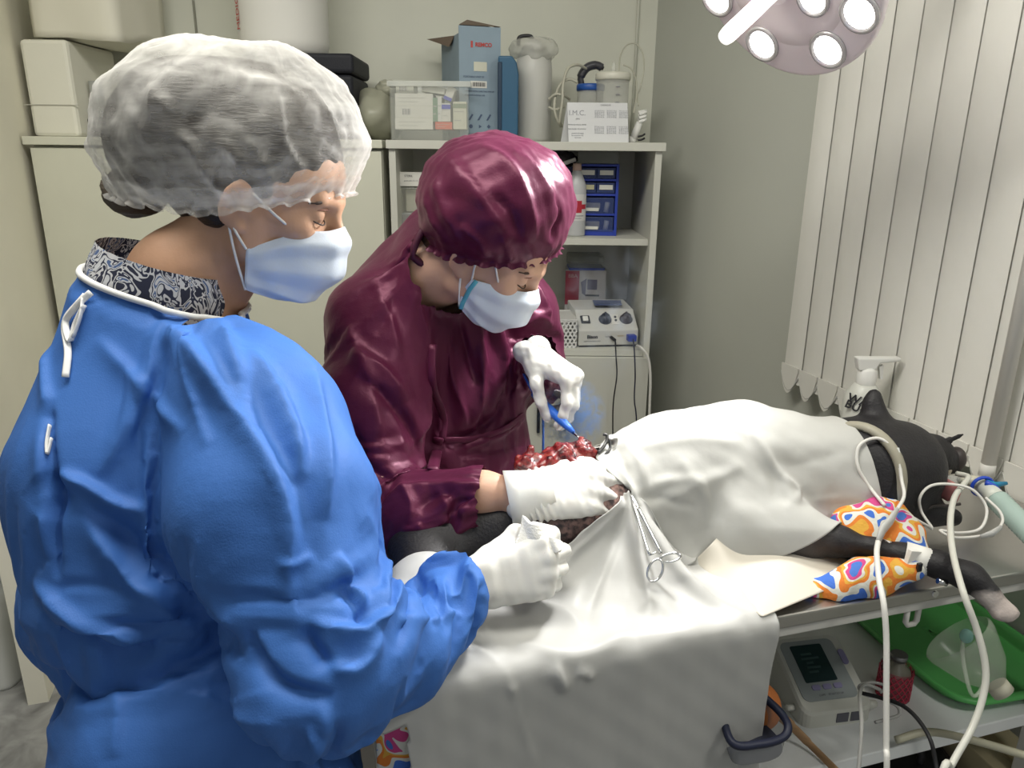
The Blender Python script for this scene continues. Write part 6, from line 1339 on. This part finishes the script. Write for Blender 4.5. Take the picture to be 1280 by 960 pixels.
# the gown
NXB = wB(-.03, 0, -.03) - NBB; NLB = np.linalg.norm(NXB); NXB /= NLB; NRB = NBB + NXB * NLB * 1.16
G = SDF(); G.chain([NBB - NXB * .02, NRB - NXB * .01, NRB + NXB * .01], [.080, .074, .072], .03)
G.cap(NBB + [0, .01, -.045], RSB, .078, .072, .06); G.cap(NBB + [0, .01, -.045], LSB, .078, .070, .06)
G.chain([P(500, 380, 1.34), P(505, 470, 1.37), P(535, 560, 1.40), P(545, 640, 1.42)], [.100, .105, .115, .135], .08)
G.chain([P(590, 390, 1.40), P(588, 470, 1.39), P(592, 560, 1.42), P(610, 640, 1.44)], [.090, .085, .090, .118], .07)
G.chain([RSB, P(462, 490, 1.19), ELB], [.078, .080, .062], .04); G.chain([ELB, P(530, 628, 1.085), P(578, 625, 1.072), CUB], [.060, .054, .044, .033], .03); G.cap(CUB, CUB + (WRB - CUB) * .25, .034, .031, .01)
G.chain([LSB, P(662, 400, 1.42), LEB], [.068, .052, .046], .03); G.chain([LEB, P(672, 440, 1.34), LCB, LCB + (LWB - LCB) * .6], [.046, .042, .029, .026], .02)
hb = HB + [0, .03, -.08]; G.chain([HB + [0, .03, .02], hb, [hb[0], hb[1], .45]], [.14, .165, .19], .05)
V, Q = G.mesh(.0115, None, None, 3)
aR = (WRB - CUB) / np.linalg.norm(WRB - CUB); aL = (LWB - LEB) / np.linalg.norm(LWB - LEB); CUTS = [(NRB, NXB, 0, .085), (CUB, aR, .004, .07), (LCB, aL, .010, .06)]
m_ = V[:, 2] > .47; pin = lambda V: (V[:, 2] < .56)
for o_, a_, q0, rd in CUTS: d = V - o_; q = d @ a_; m_ &= ~((q > q0) & (np.linalg.norm(d - np.outer(q, a_), axis=1) < rd) & (q < .12))
V, Q = trim(V, Q, m_, CUTS); pn = pin(V)
for o_, a_, q0, rd in CUTS: d = V - o_; pn |= (np.abs(d @ a_ - q0) < .014) & (np.linalg.norm(d, axis=1) < rd + .02)
V = settle(V, Q, SB, 1.09, 60, 8, pn, .012, .10, 2.5, 7, .006, .02)
V, Q = split(V, Q, 1); N_ = normals(V, Q); V += crumple(V, N_, .004, 13, 22, 6, (-.2, 0, 1), .35); V, Q = split(V, Q, 1); N_ = normals(V, Q); V0 = V.copy()
FOLDS_B = [([(520, 300), (525, 370), (535, 440), (540, 520), (535, 580)], .012, .012), ([(450, 470), (490, 500), (520, 540), (530, 575)], -.018, .014), ([(440, 440), (480, 460), (510, 500)], .012, .014), ([(560, 400), (565, 460), (580, 510), (585, 545)], .012, .010), ([(600, 400), (604, 450), (602, 500), (590, 545)], .013, .010), ([(625, 395), (632, 440), (628, 500)], .012, .010), ([(575, 395), (585, 440), (598, 480)], -.010, .008), ([(645, 470), (630, 510), (590, 545), (545, 560)], -.016, .012), ([(660, 520), (625, 545), (580, 562)], .012, .010), ([(668, 555), (620, 565), (570, 572)], -.008, .008),
    ([(430, 400), (450, 440), (470, 500), (480, 560)], .010, .014), ([(440, 530), (460, 580), (500, 600)], -.012, .012), ([(470, 640), (510, 610), (560, 605), (598, 606)], .010, .010), ([(500, 660), (550, 650), (595, 628)], .010, .009), ([(520, 640), (540, 622), (575, 615)], -.008, .008), ([(545, 612), (560, 630), (558, 655)], .008, .007), ([(500, 600), (515, 630), (512, 655)], .008, .008),
    ([(648, 420), (668, 410), (690, 418)], -.008, .007), ([(650, 408), (672, 396), (692, 404)], .009, .007), ([(665, 350), (680, 375), (688, 400)], .010, .008), ([(652, 380), (665, 390), (690, 388)], .007, .007), ([(545, 510), (548, 545), (543, 590)], .006, .006), ([(470, 345), (490, 400), (500, 450)], .008, .012), ([(500, 330), (490, 380), (470, 420)], -.006, .012)]
for pts, am, wd in FOLDS_B: fold(V, N_, V0, pts, am * .8, wd * .9)
for c, a, ax in ((CUB, .012, aR), (LCB, .012, aL)):      # gathered cuffs
    dd = V0 - c; q = dd @ ax; near = np.exp(-(q / .022) ** 2) * (np.linalg.norm(dd, axis=1) < .08); e = np.cross(ax, [0, 0, 1.]); e /= np.linalg.norm(e); f_ = np.cross(ax, e); ang_ = np.arctan2(dd @ f_, dd @ e); V += N_ * (near * .0022 * np.sin(ang_ * 15))[:, None]
V = relax(V, Q, 2, .4); gb = finish(V, Q, 'gown', M_maroon, pb)
# neckline, front tie and belt
Vn = V - NRB; qn = Vn @ NXB; mk = (np.abs(qn) < .008) & (np.linalg.norm(Vn - np.outer(qn, NXB), axis=1) < .085)
e0 = np.cross(NXB, [1., 0, 0]); e0 /= np.linalg.norm(e0); e1_ = np.cross(NXB, e0); an = np.arctan2(Vn[mk] @ e1_, Vn[mk] @ e0); rr = np.linalg.norm(Vn[mk] - np.outer(qn[mk], NXB), axis=1); ring = []
for k in range(40):
    a = -math.pi + 2 * math.pi * (k + .5) / 40; m_ = np.abs((an - a + math.pi) % (2 * math.pi) - math.pi) < .2
    if m_.any(): ring.append(NRB + (e0 * math.cos(a) + e1_ * math.sin(a)) * rr[m_].mean())
MB().tube(ring, .006, 8, closed=True).make('neck_band', mat('maroon_dark_band', (.06, .006, .025), .5), pb, True)
def ribB(pts, wd, name):
    C = np.array(smooth_path(onsurf(V, pts), 6)); MB().tube([p_ + np.array([.2, -1, .2]) * .004 for p_ in C], wd, 8, flat=.3).make(name, M_maroon, pb, True)
ribB([(543, 430), (547, 480), (553, 520), (552, 550)], .007, 'front_tie'); ribB([(548, 548), (545, 565), (540, 585)], .009, 'front_tie'); ribB([(552, 550), (590, 548), (630, 535), (655, 518)], .006, 'belt')
# ------------------------------------------------------------------ instruments
TIP = np.array(P(733, 556, 1.128))
mid = tipsL[4] * .5 + tipsL[0] * .5 + np.array([.004, .004, .012]); dp = TIP - mid; dp /= np.linalg.norm(dp)
t = thing('cautery_pencil', 'blue electrocautery pencil with a thin steel tip held over the wound', 'instrument', tuple(TIP))
M_cyanb = mat('pencil_blue', (.03, .14, .60), .35)
back = TIP - dp * .150
MB().tube([back, back + dp * .03, TIP - dp * .07, TIP - dp * .05, TIP - dp * .034], [.0055, .0075, .0075, .0058, .0035], 14).make('handle', M_cyanb, t, True)
MB().tube([TIP - dp * .036, TIP - dp * .022, TIP - dp * .0], [.0030, .0016, .0010], 10).make('electrode_tip', M_chrome, t, True)
MB().tube(smooth_path([back, back - dp * .03 + [.0, .03, .01], back + np.array([.02, .16, -.06]), back + np.array([.03, .24, -.30])]), .0024, 8).make('lead', M_cyanb, t, True)
def scissors(name, label, ptip, p1, p2, ring1, ring2, w_, group=None):
    t = thing(name, label, 'clamp', tuple(ptip)); ptip = np.array(ptip)
    for nm, e_, rg in (('shaft', np.array(p1), ring1), ('shaft', np.array(p2), ring2)):
        sh = MB().tube(smooth_path([ptip, ptip + (e_ - ptip) * .3 + 0, ptip + (e_ - ptip) * .62, e_], 5), [.0016] * 3 + [.0026] * 5 + [.0022] * 8, 8).make(nm, M_chrome, t, True)
        if rg is not None:
            c, ax1, ax2, r1, r2 = rg; MB().tube([np.array(c) + np.array(ax1) * r1 * math.cos(a) + np.array(ax2) * r2 * math.sin(a) for a in [2 * math.pi * k / 28 for k in range(28)]], .0019, 8, closed=True).make('finger_ring', M_chrome, sh, True)
    c = ptip * .72 + (np.array(p1) + np.array(p2)) / 2 * .28; MB().ball(c, .0034, 12, 8).make('pivot', M_chrome, t, True); return t
a1, a2 = P(812, 694, 1.005), P(827, 692, 1.012)
cR = P(819, 713, .993); nx = np.array([1, .1, .15]); nx /= np.linalg.norm(nx); ny = np.array(P(822, 700, .99)) - np.array(P(818, 727, .985)); ny /= np.linalg.norm(ny)
hm = scissors('artery_clamp', 'steel artery clamp gathering the drapes, its ring handles lying on the sheet', H0 + [0, -.006, .006], a1, a2, (cR, nx, ny, .0105, .0145), None, .004)
cR2 = P(838, 697, 1.012); MB().tube([np.array(cR2) + nx * .014 * math.cos(a) + np.array([0, .35, .6]) * .008 * math.sin(a) for a in [2 * math.pi * k / 24 for k in range(24)]], .0019, 8, closed=True).make('finger_ring', M_chrome, hm, True)
MB().tube([a1, (np.array(a1) + a2) / 2 + [0, 0, .003], a2], .0016, 6).make('ratchet', M_chrome, hm, True)
t = thing('tissue_forceps', 'dark steel forceps tip between the fingers of the surgeon at the drape edge', 'instrument', tuple(P(760, 556, 1.12)))
MB().tube(smooth_path([P(748, 566, 1.11), P(756, 556, 1.12), P(759, 545, 1.125), P(754, 543, 1.125)], 6), .0026, 8).make('jaw', mat('dark_steel', (.10, .10, .10), .3, .9), t, True)
MB().tube(smooth_path([P(752, 572, 1.11), P(762, 562, 1.12), P(762, 548, 1.125)], 6), .0022, 8).make('jaw', MATS['dark_steel'], t, True)
# ------------------------------------------------------------------ smoke over the pencil
sm = bpy.data.materials.new('blue_smoke'); sm.use_nodes = True; nt = sm.node_tree; N = nt.nodes; L = nt.links; N.remove(N['Principled BSDF'])
tc = N.new('ShaderNodeTexCoord'); nz = N.new('ShaderNodeTexNoise'); nz.inputs['Scale'].default_value = 5.5; nz.inputs['Detail'].default_value = 4; nz.inputs['Distortion'].default_value = 2.2; L.new(tc.outputs['Generated'], nz.inputs[0])
ln_ = N.new('ShaderNodeVectorMath'); ln_.operation = 'DISTANCE'; L.new(tc.outputs['Generated'], ln_.inputs[0]); ln_.inputs[1].default_value = (.5, .5, .5)
fl = N.new('ShaderNodeMapRange'); fl.inputs[1].default_value = .08; fl.inputs[2].default_value = .5; fl.inputs[3].default_value = 1; fl.inputs[4].default_value = 0; L.new(ln_.outputs['Value'], fl.inputs[0])
rp = N.new('ShaderNodeMapRange'); rp.inputs[1].default_value = .50; rp.inputs[2].default_value = .64; rp.inputs[3].default_value = 0; rp.inputs[4].default_value = 130; L.new(nz.outputs[0], rp.inputs[0])
ml = N.new('ShaderNodeMath'); ml.operation = 'MULTIPLY'; L.new(rp.outputs[0], ml.inputs[0]); L.new(fl.outputs[0], ml.inputs[1])
vs = N.new('ShaderNodeVolumeScatter'); vs.inputs['Color'].default_value = (.30, .52, 1, 1); vs.inputs['Anisotropy'].default_value = .2; L.new(ml.outputs[0], vs.inputs['Density']); va = N.new('ShaderNodeVolumeAbsorption'); va.inputs['Color'].default_value = (.30, .52, 1, 1); L.new(ml.outputs[0], va.inputs['Density']); av = N.new('ShaderNodeAddShader'); L.new(vs.outputs[0], av.inputs[0]); L.new(va.outputs[0], av.inputs[1]); L.new(av.outputs[0], N['Material Output'].inputs['Volume'])
o = MB().ball((0, 0, 0), (.062, .05, .066), 24, 16).make('smoke_plume', sm); o.location = P(712, 518, 1.22); tag(o, 'pale blue smoke rising around the electrocautery pencil', 'smoke', kind='stuff')
sm2 = sm.copy(); sm2.name = 'thin_smoke'; [setattr(n.inputs[4], 'default_value', 9) for n in sm2.node_tree.nodes if n.type == 'MAP_RANGE' and n.inputs[4].default_value > 50]
for n in sm2.node_tree.nodes:
    if n.type in ('VOLUME_SCATTER', 'VOLUME_ABSORPTION'): n.inputs[0].default_value = (.75, .85, 1, 1)
    if n.type == 'TEX_NOISE': n.inputs['Scale'].default_value = 3.2
o = MB().ball((0, 0, 0), (.12, .07, .15), 24, 16).make('smoke_wisp', sm2); o.location = P(765, 395, 1.42); tag(o, 'thin pale smoke drifting in front of the lower bookcase compartment', 'smoke', kind='stuff')
# ------------------------------------------------------------------ tubes, cables, towel
def dirtowel():
    m = mat('patterned_fleece', (.6, .6, .55), .85, bump=.3, bscale=220); nt = m.node_tree; N = nt.nodes; L = nt.links; b = N['Principled BSDF']; tc = N['Texture Coordinate']
    n = N.new('ShaderNodeTexNoise'); n.inputs['Scale'].default_value = 24; n.inputs['Detail'].default_value = 1.2; n.inputs['Distortion'].default_value = .4; L.new(tc.outputs['Object'], n.inputs[0])
    cr = N.new('ShaderNodeValToRGB'); cr.color_ramp.interpolation = 'CONSTANT'; e = cr.color_ramp.elements; e[0].position = 0; e[0].color = (.05, .15, .55, 1); e[1].position = .40; e[1].color = (.66, .66, .60, 1)
    for p_, c_ in ((.47, (.68, .20, .03, 1)), (.53, (.66, .36, .05, 1)), (.575, (.64, .64, .58, 1)), (.62, (.55, .06, .22, 1)), (.68, (.06, .16, .5, 1))): q_ = e.new(p_); q_.color = c_
    L.new(n.outputs[0], cr.inputs[0]); L.new(cr.outputs[0], b.inputs['Base Color']); return m
M_tow = dirtowel()
t = thing('patterned_towel', 'bright fleece towel of orange, blue and pink shapes rolled under the foreleg', 'towel', (*T0, 0), TA)
S = SDF(); S.chain([dl(1040, 738, 1.045), dl(1085, 722, 1.05), dl(1142, 712, 1.05)], [.020, .026, .016], .02); S.chain([dl(985, 744, 1.05), dl(1050, 735, 1.05)], [.012, .018], .02); V, Q = S.mesh(.004, None, None, 2); V[:, 2] = np.maximum(V[:, 2], TZ + .0015); V += crumple(V, normals(V, Q), .003, 25, 3, 5); V[:, 2] = np.maximum(V[:, 2], TZ + .0012); finish(V, Q, 'near_roll', M_tow, t, False)
S = SDF(); S.chain([dl(1060, 655, 1.125), dl(1105, 650, 1.125), dl(1140, 668, 1.11)], [.026, .030, .02], .02); S.chain([dl(1060, 680, 1.11), dl(1120, 676, 1.10), dl(1150, 690, 1.085)], [.020, .024, .014], .02); V, Q = S.mesh(.004, None, None, 2); V += crumple(V, normals(V, Q), .004, 22, 6, 5); V[:, 2] = np.maximum(V[:, 2], TZ + .0012); finish(V, Q, 'far_roll', M_tow, t, False)
def fl_(a, b): return T(-.50 + .15 * a, .012 + .010 * math.sin(6 * b), .815 - .34 * b) + np.array([.0, .0, 0]) + .008 * np.array([0, math.cos(11 * a + 3 * b), 0])
X = np.array([[fl_(i / 15, j / 23) for i in range(16)] for j in range(24)])
tag(sheet(X, 'patterned_blanket', M_tow, None, .006), 'patterned fleece blanket hanging at the left end of the table under the drape', 'blanket')
# breathing circuit
t = thing('breathing_tube', 'pale green breathing tube with a blue clip running off to the right edge', 'tube', tuple(P(1235, 615, 1.25)))
M_circ = mat('pale_green_tube', (.46, .60, .55), .25, alpha=.75); M_cream = mat('cream_connector', (.55, .53, .42), .4)
a, b, c, d, e = P(1178, 598, 1.235), P(1200, 599, 1.245), P(1224, 603, 1.25), P(1246, 624, 1.20), P(1420, 800, .97)
MB().tube([a, b], [.0055, .0065], 12).make('airway_tube', M_clear, t, True); MB().tube([b, P(1212, 601, 1.247), P(1212.2, 601, 1.247), c], [.0075, .0082, .0100, .0100], 16).make('connector', M_cream, t, True)
MB().tube([c, P(1240, 617, 1.22), d], [.0125, .0135, .0150], 18).make('elbow', mat('pale_connector', (.62, .64, .58), .35), t, True)
n = 90; pts = [np.array(d) + (np.array(e) - d) * k / n for k in range(n + 1)]; MB().tube(pts, [.0165 + .0012 * (k % 2) for k in range(n + 1)], 18).make('corrugated_tube', M_circ, t, True)
q = np.array(P(1228, 608, 1.235)); ax = (np.array(d) - c); ax /= np.linalg.norm(ax); u_ = np.cross(ax, [0, 0, 1]); u_ /= np.linalg.norm(u_); w_ = np.cross(u_, ax)
MB().tube([q + (u_ * math.cos(s) + w_ * math.sin(s)) * .0165 for s in [2 * math.pi * k / 20 for k in range(20)]], .0028, 8, closed=True).make('blue_clip', mat('royal_blue', (.02, .07, .50), .4), t, True)
MB().tube([P(1232, 603, 1.23), P(1244, 606, 1.23), P(1258, 604, 1.235)], [.006, .005, .003], 10).make('clip_lever', mat('blue_green', (.01, .22, .40), .4), t, True)
MB().tube([P(1232, 603, 1.225), P(1243, 608, 1.222), P(1250, 612, 1.22)], [.005, .004, .002], 10).make('clip_lever', MATS['royal_blue'], t, True)
# monitoring leads
t = thing('sensor_cable', 'white sensor cable looped round the ring and down the table front with grey connector', 'cable', tuple(P(1110, 655, 1.08)))
def tube(name, pts, r, m, par, n=8, **k): return MB().tube(smooth_path(pts, n), r, 8, **k).make(name, m, par, True)
tube('lead_loop', infront(DOGV, [(1106, 632, 1.10), (1088, 610, 1.14), (1073, 585, 1.15), (1072, 562, 1.155), (1082, 551, 1.155), (1098, 548, 1.155), (1113, 557, 1.15), (1123, 576, 1.14), (1127, 600, 1.12), (1130, 620, 1.10), (1121, 638, 1.085)]), .0026, M_cable, t)
MB().tube(infront(DOGV, [(1122, 636, 1.085), (1112, 652, 1.078), (1103, 662, 1.075), (1098, 676, 1.072)], .010), [.0045, .0085, .009, .006], 12, flat=.55).make('connector_body', mat('grey_connector', (.48, .48, .46), .45), t, True)
tube('lead_down', infront(DOGV, [(1098, 676, 1.072), (1096, 692, 1.03), (1099, 725, .985), (1105, 757, .96), (1108, 800, .955), (1108, 860, .95), (1108, 930, .945), (1108, 990, .94)], .006) + [np.array((.49, .68, .32)), np.array((.56, .74, .02)), np.array((.72, .80, .012))], .0038, M_cable, t)
MB().tube(infront(DOGV, [(1121, 560, 1.148), (1125, 580, 1.138)], .006), .0034, 8).make('sleeve', mat('clear_sleeve', (.6, .62, .6), .2), t, True)
t = thing('coiled_cable', 'thin white cable coiled on the steel table beside the open mouth of the dog', 'cable', tuple(T(.47, .10, TZ)))
tube('coil', infront(DOGV, [(1106, 640, 1.10), (1130, 642, 1.10), (1155, 655, 1.12), (1165, 660, 1.13), (1152, 640, 1.15), (1150, 622, 1.16), (1162, 608, 1.16), (1185, 605, 1.15), (1215, 612, 1.14), (1233, 635, 1.13), (1226, 660, 1.115), (1200, 666, 1.115), (1175, 663, 1.12), (1195, 672, 1.11), (1235, 668, 1.11), (1252, 655, 1.12), (1250, 640, 1.13), (1232, 622, 1.15)], .004), .0022, M_cable, t)
MB().tube([P(1226, 671, 1.10), P(1240, 667, 1.10), P(1251, 659, 1.105)], [.0035, .0055, .004], 10, flat=.6).make('plug', mat('grey_connector', (.48, .48, .46), .45), t, True)
cord('drip_tube', 'thick white tube looping from the muzzle over the table edge to below the shelf', infront(DOGV, [(1196, 592, 1.22), (1210, 596, 1.20), (1204, 606, 1.17), (1193, 622, 1.13), (1188, 650, 1.08), (1191, 690, 1.03), (1204, 740, .97), (1222, 790, .96), (1232, 835, .955), (1229, 870, .95), (1215, 910, .94), (1190, 955, .92), (1170, 1000, .90)], .007) + [np.array((.45, .62, .30)), np.array((.50, .66, .02)), np.array((.68, .70, .012))], .0044, mat('pale_tube', (.60, .60, .54), .35), 'tube')
for nm, lb, pts, r_, m_ in (('cuff_hose', 'grey hose looping from the pressure monitor plug along the shelf', [P(1094, 903, 1.115), P(1112, 898, 1.12), P(1124, 893, 1.13), P(1120, 882, 1.14), P(1098, 872, 1.15), P(1080, 868, 1.15), P(1074, 858, 1.13), P(1090, 853, 1.14), P(1108, 858, 1.15), P(1100, 866, 1.15)], .0024, mat('grey_hose', (.30, .30, .29), .5)),
    ('grey_lead', 'grey lead dropping in front of the pressure monitor off the shelf edge', [P(1100, 862, 1.14), P(1082, 856, 1.12), P(1075, 866, 1.08), P(1077, 900, 1.02), P(1076, 930, 1.0), P(1071, 985, .98)], .0028, MATS['grey_hose']),
    ('black_lead', 'black lead curving from the monitor over the front edge of the lower shelf', [P(1076, 866, 1.14), P(1100, 872, 1.12), P(1128, 882, 1.09), P(1148, 900, 1.06), P(1163, 925, 1.03), P(1170, 955, 1.02), P(1175, 990, 1.0)], .0030, M_black)): cord(nm, lb, pts, r_, m_)

cord('pale_hose', 'pale hose running out under the lower shelf at the bottom right', [P(1120, 925, 1.2), P(1160, 915, 1.2), P(1215, 925, 1.15), P(1300, 950, 1.1)], .006, mat('pale_hose_low', (.50, .48, .36), .4), 'hose')
